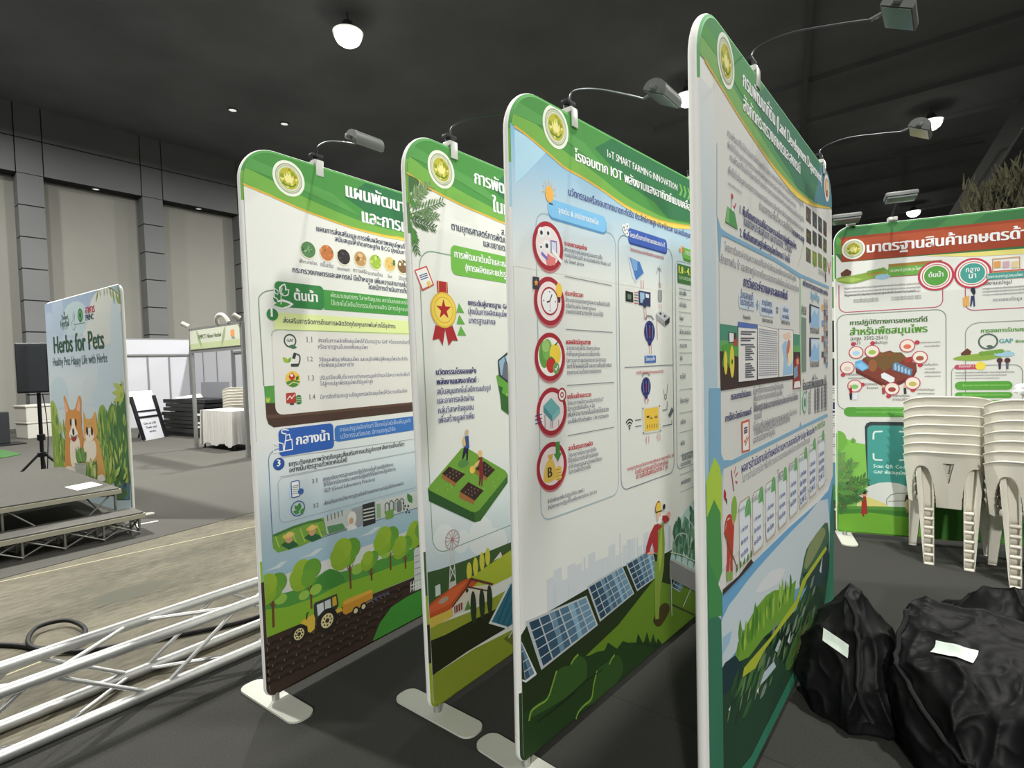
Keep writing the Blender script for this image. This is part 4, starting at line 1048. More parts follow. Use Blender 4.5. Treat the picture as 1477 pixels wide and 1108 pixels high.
(l,4,210,5.0,0,0,[151,643,174,604]),
(l,4,210,5.0,0,0,[171,637,145,600]),
(l,4,210,5.0,0,0,[143,600,173,538]),
(l,4,210,5.0,0,0,[173,591,137,537]),
(p,5,211,0,[135,531,175,528,174,495,133,498]),
(b,4,212,54,498,83,543,0),
(p,4,213,0,[12,387,256,359,404,367,1980,376,1980,300,12,300]),
(p,5,214,0,[12,476,47,487,142,504,220,513,266,508,312,474,147,416,12,419]),
(p,6,215,0,[12,467,147,498,243,501,138,439,12,441]),
(d,7,216,97,469,30.0,12.0,12),
(p,5,217,0,[12,423,145,414,145,380,12,381]),
(p,6,218,0,[142,418,250,471,403,434,389,372,150,381]),
(p,7,219,0,[235,480,266,510,417,433,408,425,272,494,247,478,392,407,388,402,241,472,147,418,141,424]),
(p,8,220,0,[156,420,207,420,205,389,156,389]),
(l,9,221,4.0,0,0,[165,419,165,389]),
(l,9,221,4.0,0,0,[179,419,180,389]),
(l,9,221,4.0,0,0,[194,418,194,388]),
(d,8,222,240,460,9.0,9.0,10),
(p,8,223,0,[217,378,243,417,260,370]),
(d,9,224,275,371,19.0,75.0,18),
(l,9,225,4.0,0,0,[272,331,271,313]),
(d,9,224,332,368,19.0,70.0,18),
(l,9,225,4.0,0,0,[329,327,328,310]),
(d,9,224,385,367,19.0,70.0,18),
(l,9,225,4.0,0,0,[383,326,381,308]),
(p,6,226,0,[12,331,98,321,265,317,440,307,488,188,393,191,222,194,15,186,12,200]),
(p,6,227,0,[12,196,15,186,269,187,567,161,1980,161,1980,50,12,50]),
(p,7,228,0,[372,261,534,396,1000,396,1000,178,512,177]),
(p,8,229,0,[392,261,546,388,980,388,980,189,510,190]),
(l,9,230,6.0,0,0,[435,236,550,373]),
(l,9,230,6.0,0,0,[468,214,591,350]),
(l,9,230,6.0,0,0,[502,192,633,326]),
(l,9,231,8.0,0,0,[509,136,568,174]),
(p,8,232,0,[469,148,566,148,576,90,547,80]),
],
'p3':[
(g,0,233,234,[12,2260,1988,2260,1988,1780,12,1780]),
(p,1,2,0,[12,2254,29,2254,46,2252,70,2248,98,2242,129,2235,165,2225,201,2215,238,2205,275,2194,313,2185,352,2181,393,2178,436,2175,481,2169,529,2163,580,2156,634,2147,691,2138,751,2130,812,2125,876,2122,943,2121,1009,2120,1077,2121,1159,2125,1265,2134,1384,2147,1495,2158,1586,2165,1668,2171,1750,2180,1843,2196,1935,2216,1988,2230,1988,2230,1988,2393,12,2393]),
(p,2,3,0,[12,2254,29,2254,46,2252,70,2248,98,2242,129,2235,165,2225,201,2215,238,2205,275,2194,313,2185,352,2181,393,2178,436,2175,481,2169,529,2163,580,2156,634,2147,691,2138,751,2130,812,2125,876,2122,943,2121,1009,2120,1077,2121,1159,2125,1265,2134,1384,2147,1495,2158,1586,2165,1668,2171,1750,2180,1843,2196,1935,2216,1988,2230,1988,2241,1935,2227,1843,2208,1750,2191,1668,2182,1586,2176,1495,2169,1384,2158,1265,2146,1159,2142,1077,2142,1009,2145,943,2149,876,2154,812,2160,751,2167,691,2178,634,2190,580,2202,529,2212,481,2220,436,2228,393,2234,352,2238,313,2245,275,2255,238,2268,201,2280,165,2292,129,2303,98,2313,70,2319,46,2324,29,2328,12,2329]),
(p,2,4,0,[660,2393,520,2314,780,2224,1020,2199,1159,2145,1265,2154,1384,2167,1495,2178,1586,2185,1668,2191,1750,2200,1843,2216,1935,2236,1988,2250,1988,2250,1988,2393]),
(p,3,5,0,[12,2345,12,2295,260,2299,620,2234,450,2314]),
(p,3,6,0,[29,2254,46,2252,70,2248,98,2242,129,2235,165,2225,201,2215,238,2205,275,2194,313,2185,352,2181,393,2178,436,2175,481,2169,529,2163,580,2156,634,2147,691,2138,751,2130,812,2125,876,2122,943,2121,1009,2120,1077,2121,1159,2125,1265,2134,1384,2147,1495,2158,1586,2165,1668,2171,1750,2180,1843,2196,1935,2216,1988,2230,1988,2225,1935,2211,1843,2191,1750,2174,1668,2164,1586,2156,1495,2146,1384,2129,1265,2112,1159,2100,1077,2097,1009,2098,943,2102,876,2107,812,2113,751,2120,691,2129,634,2140,580,2150,529,2157,481,2164,436,2169,393,2173,352,2176,313,2180,275,2189,238,2200,201,2210,165,2220,129,2230,98,2237,70,2243,46,2247,29,2249]),
(l,4,7,5,0,0,[29,2254,46,2252,70,2248,98,2242,129,2235,165,2225,201,2215,238,2205,275,2194,313,2185,352,2181,393,2178,436,2175,481,2169,529,2163,580,2156,634,2147,691,2138,751,2130,812,2125,876,2122,943,2121,1009,2120,1077,2121,1159,2125,1265,2134,1384,2147,1495,2158,1586,2165,1668,2171,1750,2180,1843,2196,1935,2216,1988,2230]),
(p,1,235,0,[31,2242,98,2237,201,2210,79,2098,29,2057]),
(d,4,8,262,2319,78.0,78.0,36),
(r,5,9,262,2319,63.2,4.7),
(r,5,10,262,2319,55.4,7.8),
(d,5,11,262,2319,48.4,48.4,30),
(d,6,12,264,2347,7.0,7.0,8),
(d,6,13,238,2300,5.1,5.1,8),
(d,6,14,297,2322,6.3,6.3,8),
(d,6,15,266,2357,7.6,7.6,8),
(d,6,12,276,2296,8.7,8.7,8),
(d,6,13,280,2344,10.1,10.1,8),
(d,6,14,229,2313,8.9,8.9,8),
(d,6,15,293,2332,8.4,8.4,8),
(d,6,12,260,2325,10.1,10.1,8),
(d,6,13,229,2324,10.2,10.2,8),
(d,6,14,254,2282,7.1,7.1,8),
(d,6,15,270,2294,10.5,10.5,8),
(f,7,16,254,2295,237,2333,0.16),
(f,7,16,259,2295,252,2344,0.16),
(f,7,16,264,2295,268,2347,0.16),
(f,7,16,269,2295,284,2334,0.16),
(l,7,17,6.2,0,3,[227,2294,254,2286,277,2287,295,2303]),
(t,5,18,'IoT SMART FARMING INNOVATION','',613,2302,652,1,1.1),
(t,5,18,'โรงอบตาก IOT พลังงานแสงอาทิตย์แบบเคลื่อนที่','',379,2229,1107,2,1.0),
(p,4,236,0,[1287,2344,1307,2343,1327,2316,1306,2284,1286,2286,1307,2313]),
(p,4,236,0,[1334,2344,1354,2343,1374,2316,1353,2283,1333,2285,1353,2313]),
(p,4,236,0,[1381,2344,1402,2343,1423,2316,1401,2283,1380,2284,1402,2313]),
(t,5,237,'นวัตกรรมเครื่องอบตากขนาดกะทัดรัด ประสิทธิภาพสูง ประหยัดเวลา และลดต้นทุนการผลิต','',334,2085,1174,1,1.2),
(d,5,238,216,2064,24.0,30.0,16),
(b,5,239,213,2027,237,2033,3),
(l,5,240,3.0,0,0,[245,2068,257,2069]),
(l,5,240,3.0,0,0,[240,2083,250,2092]),
(l,5,240,3.0,0,0,[229,2094,235,2109]),
(l,5,240,3.0,0,0,[215,2098,214,2114]),
(l,5,240,3.0,0,0,[200,2093,194,2107]),
(l,5,240,3.0,0,0,[190,2082,180,2090]),
(l,5,240,3.0,0,0,[186,2066,174,2066]),
(b,3,241,207,1974,601,2046,30),
(b,4,242,205,1982,599,2049,30),
(t,6,18,'จุดเด่น & สเปกทางเทคนิค','',268,2006,270,1,1.2),
(o,2,243,4.0,137,871,670,1988,50),
(d,3,244,206,1867,91.0,91.0,36),
(d,4,245,204,1873,89.0,89.0,36),
(d,5,246,204,1873,71.5,71.5,32),
(d,3,244,209,1667,91.0,91.0,36),
(d,4,245,207,1673,89.0,89.0,36),
(d,5,246,207,1673,71.5,71.5,32),
(d,3,244,207,1463,91.0,91.0,36),
(d,4,245,205,1469,89.0,89.0,36),
(d,5,247,205,1469,71.5,71.5,32),
(d,3,244,212,1261,91.0,91.0,36),
(d,4,245,210,1267,89.0,89.0,36),
(d,5,246,210,1267,71.5,71.5,32),
(d,3,244,207,1059,91.0,91.0,36),
(d,4,245,205,1065,89.0,89.0,36),
(d,5,246,205,1065,71.5,71.5,32),
(d,6,248,165,1916,20.0,20.0,14),
(d,7,249,165,1916,8.0,8.0,10),
(d,6,248,204,1920,18.0,18.0,14),
(d,7,249,204,1920,7.2,7.2,10),
(d,6,248,195,1873,22.0,22.0,14),
(d,7,249,195,1873,8.8,8.8,10),
(d,6,248,161,1864,12.0,12.0,14),
(d,7,249,161,1864,4.8,4.8,10),
(p,6,250,0,[217,1898,255,1898,255,1847,217,1851]),
(p,7,251,0,[223,1892,249,1892,249,1855,223,1859]),
(p,6,252,0,[195,1800,243,1808,247,1834,221,1838,200,1847,187,1821]),
(p,7,253,0,[161,1838,195,1821,200,1830,165,1849]),
(p,8,254,0,[230,1868,286,1830,281,1817,221,1855]),
(r,6,245,207,1673,49.0,6.0),
(d,6,255,207,1673,45.0,45.0,28),
(l,7,256,5.0,0,0,[207,1673,221,1699]),
(l,7,256,6.0,0,0,[207,1673,190,1668]),
(l,7,257,2.0,0,0,[207,1677,209,1643]),
(d,7,258,207,1707,3.0,3.0,8),
(d,7,258,241,1673,3.0,3.0,8),
(d,7,258,207,1638,3.0,3.0,8),
(d,7,258,172,1673,3.0,3.0,8),
(p,6,259,0,[112,1754,148,1754,148,1711,112,1711]),
(p,7,260,0,[130,1747,134,1738,144,1737,136,1731,139,1722,130,1727,122,1722,125,1731,117,1737,127,1738]),
(d,6,261,264,1717,20.0,28.0,16),
(p,6,262,0,[255,1692,274,1692,270,1671,258,1671]),
(d,6,263,170,1478,30.0,50.0,18),
(d,6,264,188,1495,30.0,40.0,18),
(d,6,265,179,1508,22.0,22.0,18),
(d,6,266,235,1478,34.0,40.0,18),
(d,6,267,209,1439,28.0,30.0,18),
(d,6,268,239,1426,20.0,22.0,18),
(l,7,269,6.0,0,0,[235,1512,252,1525]),
(l,8,270,5.0,0,0,[231,1426,237,1420,249,1435]),
(p,7,271,0,[196,1465,209,1471,222,1464,209,1459]),
(p,6,272,0,[159,1292,206,1318,258,1277,210,1249]),
(p,7,273,0,[159,1292,210,1249,210,1228,159,1268]),
(p,7,274,0,[210,1249,258,1277,258,1256,210,1228]),
(l,6,275,4.0,0,0,[167,1258,167,1206]),
(l,6,275,4.0,0,0,[202,1232,202,1206]),
(l,6,275,4.0,0,0,[210,1232,210,1206]),
(l,6,275,4.0,0,0,[249,1232,249,1206]),
(l,6,276,4.0,0,0,[112,1258,150,1262]),
(l,6,276,4.0,0,0,[112,1244,150,1248]),
(l,6,276,4.0,0,0,[112,1230,150,1235]),
(r,6,245,272,1325,23.5,7.0),
(d,6,277,272,1325,20.0,20.0,18),
(r,7,245,272,1325,8.5,5.0),
(p,6,278,3,[153,1022,166,1074,188,1091,205,1091,222,1065,231,1022,205,1009,171,1009]),
(p,6,279,0,[179,1108,212,1110,205,1091,188,1091]),
(t,8,280,'B','',179,1026,26,2,1.08,50),
(d,7,281,244,1014,20.0,9.0,14),
(l,9,282,2.0,0,0,[227,1010,260,1010]),
(d,8,281,244,1026,20.0,9.0,14),
(l,9,282,2.0,0,0,[227,1022,260,1022]),
(d,7,281,244,1038,20.0,9.0,14),
(l,9,282,2.0,0,0,[227,1034,260,1034]),
(d,8,281,244,1050,20.0,9.0,14),
(l,9,282,2.0,0,0,[227,1046,260,1046]),
(p,8,283,0,[227,1151,252,1151,252,1108,265,1108,239,1075,215,1108,227,1108]),
(t,5,284,'ระบบควบคุมง่าย','',304,1891,148,2,1.08),
(t,5,285,'สามารถควบคุมอุณหภูมิและความชื้น','',303,1869,260,1,1.2),
(t,5,285,'ภายในได้อัตโนมัติ ผ่านแอปพลิเคชัน Mobile IoT','',303,1848,326,1,1.2),
(t,5,285,'บน Smart phone','',303,1826,128,1,1.2),
(l,3,286,3.5,0,0,[303,1774,635,1768]),
(t,5,284,'ประหยัดเวลา','',304,1702,117,2,1.08),
(t,5,285,'มีระบบควบคุมอุณหภูมิและความชื้นอัตโนมัติ','',305,1679,311,1,1.2),
(t,5,285,'แจ้งเตือนผ่าน Smart phone','',307,1656,203,1,1.2),
(t,5,285,'เกษตรกรจึงสามารถบริหารเวลาได้ดี','',306,1634,257,1,1.2),
(l,3,286,3.5,0,0,[304,1573,637,1570]),
(t,5,284,'ผลผลิตมีคุณภาพ','',304,1517,164,2,1.08),
(t,5,285,'ระบบควบคุมผ่าน Smart phone','',306,1495,230,1,1.2),
(t,5,285,'ทำให้อุณหภูมิและความชื้นภายใน','',306,1471,230,1,1.2),
(t,5,285,'มีความเหมาะสมตลอดระยะเวลาการอบ','',306,1447,275,1,1.2),
(t,5,285,'จึงทำให้ผลผลิตมีสี และความชื้นสม่ำเสมอ','',306,1424,317,1,1.2),
(t,5,285,'ตรงตามความต้องการของตลาด','',307,1401,236,1,1.2),
(l,3,286,3.5,0,0,[306,1359,643,1357]),
(t,5,284,'เคลื่อนย้ายสะดวก','',307,1307,159,2,1.08),
(t,5,285,'โรงอบตากพลังงานแสงอาทิตย์ IoT','',306,1283,253,1,1.2),
(t,5,285,'มีการติดตั้งล้อเลื่อน 4 ล้อ','',308,1261,184,1,1.2),
(t,5,285,'เพื่อให้สามารถเคลื่อนย้ายได้สะดวก','',307,1237,288,1,1.2),
(t,5,285,'และใช้พื้นที่ติดตั้งเพียง 1.38 ตารางเมตร','',307,1212,288,1,1.2),
(l,3,286,3.5,0,0,[307,1166,638,1165]),
(t,5,284,'ลดต้นทุนการผลิต','',307,1108,165,2,1.08),
(t,5,285,'โรงอบตากมีขนาดกะทัดรัด','',306,1082,192,1,1.2),
(t,5,285,'ใช้วัสดุในการก่อสร้างน้อยลง','',305,1060,209,1,1.2),
(t,5,285,'ทำให้เกษตรกรสามารถลดต้นทุน','',307,1037,233,1,1.2),
(t,5,285,'ในการผลิตได้มากขึ้น','',308,1017,148,1,1.2),
(t,5,285,'สำนักพัฒนาพื้นที่ปฏิรูปที่ดิน (สพป.)','',175,931,234,1,1.2),
(t,5,285,'สำนักงานการปฏิรูปที่ดินเพื่อเกษตรกรรม (ส.ป.ก.)','',176,908,321,1,1.2),
(o,2,287,4.5,691,878,1203,1995,50),
(b,4,288,776,1965,1147,2033,20),
(b,5,289,774,1972,1144,2036,20),
(t,7,18,'โครงสร้างการทำงานของระบบ IoT','',787,1997,336,1,1.2),
(d,6,290,738,2030,14.0,14.0,12),
(d,7,291,738,2030,5.0,5.0,8),
(d,6,290,766,2040,14.0,14.0,12),
(d,7,291,766,2040,5.0,5.0,8),
(d,6,290,746,2019,14.0,14.0,12),
(d,7,291,746,2019,5.0,5.0,8),
(d,6,290,765,2008,14.0,14.0,12),
(d,7,291,765,2008,5.0,5.0,8),
(t,5,284,'โรงอบตากแบบประหยัดพลังงานแสงอาทิตย์','',791,1936,321,1,1.2),
(p,4,292,0,[773,1911,882,1899,921,1850,833,1798,801,1829]),
(p,5,293,0,[784,1907,874,1896,910,1850,838,1809]),
(p,6,294,0,[790,1905,853,1897,850,1854,820,1851]),
(l,4,295,4.0,0,0,[1063,1901,1067,1794]),
(l,4,295,3.0,0,0,[1029,1856,1051,1883,1085,1876]),
(l,4,295,3.0,0,0,[1041,1888,1082,1886]),
(l,4,296,3.5,0,0,[885,1815,887,1776]),
(l,4,296,3.5,0,0,[906,1815,908,1777]),
(l,4,296,3.5,0,0,[909,1693,913,1635]),
(l,4,296,3.5,0,0,[928,1693,932,1634]),
(l,4,296,3.5,0,0,[957,1520,956,1477]),
(l,4,296,3.5,0,0,[976,1520,975,1477]),
(l,4,296,3.5,0,0,[1057,1821,1057,1795]),
(l,4,296,3.5,0,0,[1078,1821,1077,1795]),
(l,4,296,3.5,0,0,[1058,1716,1060,1693]),
(l,4,296,3.5,0,0,[1078,1716,1081,1693]),
(l,4,296,3.5,0,0,[1032,1640,1037,1546]),
(l,4,297,4.0,0,0,[822,1755,856,1755]),
(l,4,298,4.0,0,0,[821,1743,856,1743]),
(l,4,297,4.0,0,0,[821,1731,856,1730]),
(l,4,298,4.0,0,0,[821,1718,855,1718]),
(l,4,297,4.0,0,0,[820,1706,855,1706]),
(p,5,299,0,[860,1766,973,1766,972,1699,862,1701]),
(p,6,300,0,[873,1759,913,1759,915,1711,875,1712]),
(p,6,301,0,[924,1757,957,1755,956,1738,926,1738]),
(d,7,299,915,1711,20.0,20.0,16),
(p,5,302,0,[746,1756,811,1753,813,1708,746,1710]),
(p,6,303,0,[761,1743,794,1741,793,1720,763,1720]),
(b,5,304,1048,1729,1088,1787,10),
(l,6,305,4.0,0,0,[1080,1785,1079,1732]),
(p,5,306,0,[1022,1668,1069,1690,1168,1660,1113,1636]),
(p,6,307,0,[1022,1668,1113,1636,1118,1613,1032,1640]),
(p,6,308,0,[1113,1636,1168,1660,1164,1631,1118,1613]),
(d,7,309,1069,1672,12.0,6.0,12),
(d,7,309,1113,1661,10.0,6.0,12),
(d,5,310,960,1581,52.0,52.0,24),
(d,6,311,960,1581,41.6,41.6,20),
(l,7,312,6.2,0,0,[934,1550,928,1612]),
(l,7,312,6.2,0,0,[960,1550,960,1612]),
(l,7,312,6.2,0,0,[986,1550,991,1612]),
(l,8,313,7.3,0,0,[960,1560,960,1597]),
(l,5,314,7.8,0,0,[918,1638,939,1654,980,1654,1001,1638]),
(p,5,315,0,[939,1534,980,1534,970,1516,949,1516]),
(b,4,316,909,1435,1020,1469,4),
(t,6,18,'โรงอบแห้ง','',920,1445,89,1,1.2),
(l,3,317,4.0,0,0,[731,1418,1196,1421]),
(t,5,284,'การเชื่อมต่ออุปกรณ์ควบคุมและตรวจวัด','',832,1385,261,1,1.2),
(d,5,310,920,1324,45.0,45.0,24),
(d,6,311,920,1324,36.0,36.0,20),
(l,7,312,5.4,0,0,[898,1297,893,1351]),
(l,7,312,5.4,0,0,[920,1297,920,1351]),
(l,7,312,5.4,0,0,[943,1297,947,1351]),
(l,8,313,6.3,0,0,[920,1306,920,1337]),
(l,5,314,6.8,0,0,[884,1373,902,1387,938,1387,956,1373]),
(p,5,315,0,[902,1283,938,1283,929,1268,911,1268]),
(l,4,296,3.5,0,0,[912,1277,911,1243]),
(l,4,296,3.5,0,0,[935,1277,934,1243]),
(l,4,296,3.5,0,0,[919,1094,918,1057]),
(l,4,296,3.5,0,0,[942,1093,941,1057]),
(l,4,296,3.5,0,0,[1031,1093,1033,1056]),
(l,4,296,3.5,0,0,[1052,1093,1054,1056]),
(l,4,296,3.0,0,0,[903,1269,903,1255]),
(l,4,296,3.0,0,0,[943,1267,943,1253]),
(l,4,296,3.0,0,0,[907,1084,907,1070]),
(l,4,296,3.0,0,0,[1021,1082,1021,1068]),
(p,4,318,0,[883,1228,1054,1227,1065,1102,891,1107]),
(p,5,319,0,[899,1221,1037,1222,1043,1112,905,1115]),
(d,6,320,888,1225,5.0,5.0,8),
(d,6,320,1052,1224,5.0,5.0,8),
(d,6,320,891,1111,5.0,5.0,8),
(d,6,320,1059,1106,5.0,5.0,8),
(l,6,321,6.0,0,0,[926,1146,928,1128]),
(l,6,321,6.0,0,0,[949,1145,951,1127]),
(l,6,321,6.0,0,0,[972,1144,975,1126]),
(l,6,321,6.0,0,0,[996,1143,998,1125]),
(l,6,321,6.0,0,0,[1020,1142,1022,1124]),
(p,6,322,0,[921,1187,947,1188,947,1178,924,1178]),
(p,6,323,0,[997,1180,1027,1181,1029,1170,999,1170]),
(p,6,324,0,[950,1172,964,1180,982,1170]),
(l,4,325,6.0,0,0,[776,1154,774,1156,771,1157,768,1158,765,1158,762,1157,760,1156,757,1154]),
(l,4,325,6.0,0,0,[786,1163,782,1167,776,1170,770,1172,763,1172,757,1170,751,1167,747,1163]),
(l,4,325,6.0,0,0,[797,1172,790,1179,781,1183,772,1186,762,1186,752,1183,743,1179,736,1172]),
(d,4,325,767,1146,6.0,6.0,10),
(l,4,326,4.0,0,0,[816,1177,873,1176]),
(l,4,326,4.0,0,0,[818,1148,875,1147]),
(l,4,326,4.0,0,0,[1079,1201,1130,1202,1134,1241]),
(l,4,326,4.0,0,0,[1081,1124,1183,1123,1180,1145]),
(r,5,327,1114,1265,11.0,4.0),
(l,4,328,3.0,0,0,[1101,1277,1094,1303]),
(l,4,328,3.0,0,0,[1130,1279,1139,1327]),
(p,5,329,0,[1142,1173,1182,1210,1201,1191,1164,1160]),
(t,5,284,'ควบคุมการหมุนเวียนอากาศและพัดลมระบายความชื้น 2 จุด','',745,958,451,1,1.2),
(t,5,284,'โดยมีระบบเซนเซอร์วัดอุณหภูมิและ','',810,932,331,1,1.2),
(t,5,284,'ความชื้นสัมพัทธ์อากาศ 2 จุด','',820,908,313,1,1.2),
(o,2,330,3.5,1236,884,1900,1950,40),
(b,3,331,1324,1958,1720,2022,20),
(b,4,332,1319,1970,1720,2026,20),
(t,6,18,'ตารางเวลา','ลดความชื้น',1352,1992,118,1,1.2),
(b,5,333,1284,1995,1296,2015,0),
(b,5,334,1302,1997,1314,2032,0),
(b,5,335,1320,2000,1332,2028,0),
(b,4,336,1260,1838,1850,1936,6),
(t,5,337,'1.8 - 4.1','',1275,1889,146,2,1.08),
(t,5,338,'ระยะเวลาอบแห้ง','เฉลี่ย (ชั่วโมง)',1278,1859,159,0,1.2),
(l,3,339,3.0,0,0,[1270,1811,1860,1811]),
(l,3,339,3.0,0,0,[1270,1761,1860,1761]),
(l,3,339,3.0,0,0,[1270,1691,1860,1691]),
(l,3,339,3.0,0,0,[1270,1621,1860,1621]),
(l,3,339,3.0,0,0,[1270,1551,1860,1551]),
(l,3,339,3.0,0,0,[1270,1481,1860,1481]),
(l,3,339,3.0,0,0,[1270,1421,1860,1421]),
(l,3,339,3.0,0,0,[1270,1291,1860,1291]),
(l,3,339,3.0,0,0,[1270,1171,1860,1171]),
(l,3,339,3.0,0,0,[1270,1071,1860,1071]),
(l,3,339,3.0,0,0,[1270,951,1860,951]),
(l,3,339,3.0,0,0,[1270,851,1860,851]),
(l,3,339,3.0,0,0,[1270,761,1860,761]),
(l,3,339,3.0,0,0,[1445,1811,1445,761]),
(l,3,339,3.0,0,0,[1630,1811,1630,761]),
(t,5,285,'ชนิดพืช','',1280,1778,130,1,1.2,28),
(t,5,285,'2.5 - 3.5','',1460,1798,90,1,1.2),
(t,5,285,'70 - 12','',1650,1798,90,1,1.2),
(t,5,285,'2.5 - 3.5','',1460,1772,90,1,1.2),
(t,5,285,'70 - 12','',1650,1772,90,1,1.2),
(t,5,285,'ขมิ้นชัน','',1280,1718,130,1,1.2,28),
(t,5,285,'2.5 - 3.5','',1460,1738,90,1,1.2),
(t,5,285,'70 - 12','',1650,1738,90,1,1.2),
(t,5,285,'2.5 - 3.5','',1460,1712,90,1,1.2),
(t,5,285,'70 - 12','',1650,1712,90,1,1.2),
(t,5,285,'ไพล','',1280,1648,130,1,1.2,28),
(t,5,285,'2.5 - 3.5','',1460,1668,90,1,1.2),
(t,5,285,'70 - 12','',1650,1668,90,1,1.2),
(t,5,285,'2.5 - 3.5','',1460,1642,90,1,1.2),
(t,5,285,'70 - 12','',1650,1642,90,1,1.2),
(t,5,285,'ฟ้าทะลายโจร','',1280,1578,130,1,1.2,28),
(t,5,285,'2.5 - 3.5','',1460,1598,90,1,1.2),
(t,5,285,'70 - 12','',1650,1598,90,1,1.2),
(t,5,285,'2.5 - 3.5','',1460,1572,90,1,1.2),
(t,5,285,'70 - 12','',1650,1572,90,1,1.2),
(t,5,285,'กระชาย','',1280,1508,130,1,1.2,28),
(t,5,285,'2.5 - 3.5','',1460,1528,90,1,1.2),
(t,5,285,'70 - 12','',1650,1528,90,1,1.2),
(t,5,285,'2.5 - 3.5','',1460,1502,90,1,1.2),
(t,5,285,'70 - 12','',1650,1502,90,1,1.2),
(t,5,285,'ขิง','',1280,1443,130,1,1.2,28),
(t,5,285,'2.5 - 3.5','',1460,1463,90,1,1.2),
(t,5,285,'70 - 12','',1650,1463,90,1,1.2),
(t,5,285,'2.5 - 3.5','',1460,1437,90,1,1.2),
(t,5,285,'70 - 12','',1650,1437,90,1,1.2),
(t,5,285,'ตะไคร้','',1280,1348,130,1,1.2,28),
(t,5,285,'2.5 - 3.5','',1460,1368,90,1,1.2),
(t,5,285,'70 - 12','',1650,1368,90,1,1.2),
(t,5,285,'2.5 - 3.5','',1460,1342,90,1,1.2),
(t,5,285,'70 - 12','',1650,1342,90,1,1.2),
(t,5,285,'2.5 - 3.5','',1460,1316,90,1,1.2),
(t,5,285,'70 - 12','',1650,1316,90,1,1.2),
(t,5,285,'ใบมะกรูด','',1280,1223,130,1,1.2,28),
(t,5,285,'2.5 - 3.5','',1460,1243,90,1,1.2),
(t,5,285,'70 - 12','',1650,1243,90,1,1.2),
(t,5,285,'2.5 - 3.5','',1460,1217,90,1,1.2),
(t,5,285,'70 - 12','',1650,1217,90,1,1.2),
(t,5,285,'2.5 - 3.5','',1460,1191,90,1,1.2),
(t,5,285,'70 - 12','',1650,1191,90,1,1.2),
(t,5,285,'กล้วย','',1280,1113,130,1,1.2,28),
(t,5,285,'2.5 - 3.5','',1460,1133,90,1,1.2),
(t,5,285,'70 - 12','',1650,1133,90,1,1.2),
(t,5,285,'2.5 - 3.5','',1460,1107,90,1,1.2),
(t,5,285,'70 - 12','',1650,1107,90,1,1.2),
(t,5,285,'พริก','',1280,1003,130,1,1.2,28),
(t,5,285,'2.5 - 3.5','',1460,1023,90,1,1.2),
(t,5,285,'70 - 12','',1650,1023,90,1,1.2),
(t,5,285,'2.5 - 3.5','',1460,997,90,1,1.2),
(t,5,285,'70 - 12','',1650,997,90,1,1.2),
(t,5,285,'2.5 - 3.5','',1460,971,90,1,1.2),
(t,5,285,'70 - 12','',1650,971,90,1,1.2),
(t,5,285,'มะขามป้อม','',1280,893,130,1,1.2,28),
(t,5,285,'2.5 - 3.5','',1460,913,90,1,1.2),
(t,5,285,'70 - 12','',1650,913,90,1,1.2),
(t,5,285,'2.5 - 3.5','',1460,887,90,1,1.2),
(t,5,285,'70 - 12','',1650,887,90,1,1.2),
(t,5,285,'ผักเชียงดา','',1280,798,130,1,1.2,28),
(t,5,285,'2.5 - 3.5','',1460,818,90,1,1.2),
(t,5,285,'70 - 12','',1650,818,90,1,1.2),
(t,5,285,'2.5 - 3.5','',1460,792,90,1,1.2),
(t,5,285,'70 - 12','',1650,792,90,1,1.2),
(t,5,285,'ข้อมูลจากการทดลองอบแห้งพืช','สมุนไพร',1294,944,237,1,1.2),
(t,5,285,'ในสภาพอากาศปกติ','',1293,921,237,1,1.2),
(b,1,340,199,451,219,618,0),
(b,1,340,400,404,410,665,0),
(b,1,340,583,486,604,600,0),
(b,1,340,672,456,681,696,0),
(b,1,340,292,531,300,594,0),
(b,1,340,732,555,762,649,0),
(b,1,340,820,535,831,639,0),
(b,1,340,1140,429,1162,616,0),
(b,1,340,879,514,904,597,0),
(b,1,341,164,511,214,651,0),
(b,1,341,205,510,255,672,0),
(b,1,341,247,508,297,618,0),
(b,1,341,291,506,341,663,0),
(b,1,341,336,504,386,651,0),
(b,1,341,383,502,433,616,0),
(b,1,341,431,500,481,669,0),
(b,1,341,480,498,530,627,0),
(b,1,341,532,496,582,623,0),
(b,1,341,585,494,635,663,0),
(b,1,341,640,491,690,606,0),
(b,1,341,697,489,747,634,0),
(b,1,341,756,487,806,645,0),
(b,1,341,817,484,867,594,0),
(b,1,341,880,481,930,642,0),
(b,1,341,946,479,996,620,0),
(b,1,341,1015,476,1065,592,0),
(b,1,341,1086,473,1136,642,0),
(p,2,342,0,[12,499,56,529,406,533,699,541,974,523,1091,491,1184,487,1988,830,1988,50,12,50]),
(p,3,343,0,[401,266,651,298,844,356,975,395,1211,289,1988,760,1988,50,1550,50,1054,49,807,130,526,225]),
(p,4,344,0,[44,537,53,539,130,337,123,339]),
(p,4,345,0,[40,542,414,508,493,358,122,332]),
(p,5,346,0,[59,531,111,526,185,346,133,343]),
(p,5,347,0,[118,526,170,521,244,350,192,346]),
(p,5,348,0,[177,521,229,516,303,353,251,350]),
(p,6,349,0,[180,520,209,518,264,351,236,349]),
(p,5,350,0,[237,516,289,511,361,357,310,354]),
(p,5,351,0,[296,511,348,507,420,361,368,358]),
(p,6,352,0,[299,511,327,508,382,358,354,357]),
(p,5,353,0,[355,506,408,502,479,365,427,361]),
(l,7,354,4.0,0,0,[68,496,424,476]),
(l,7,354,4.0,0,0,[84,456,439,447]),
(l,7,354,4.0,0,0,[99,417,453,419]),
(l,7,354,4.0,0,0,[115,378,468,390]),
(p,4,345,0,[12,485,12,486,93,326,33,324]),
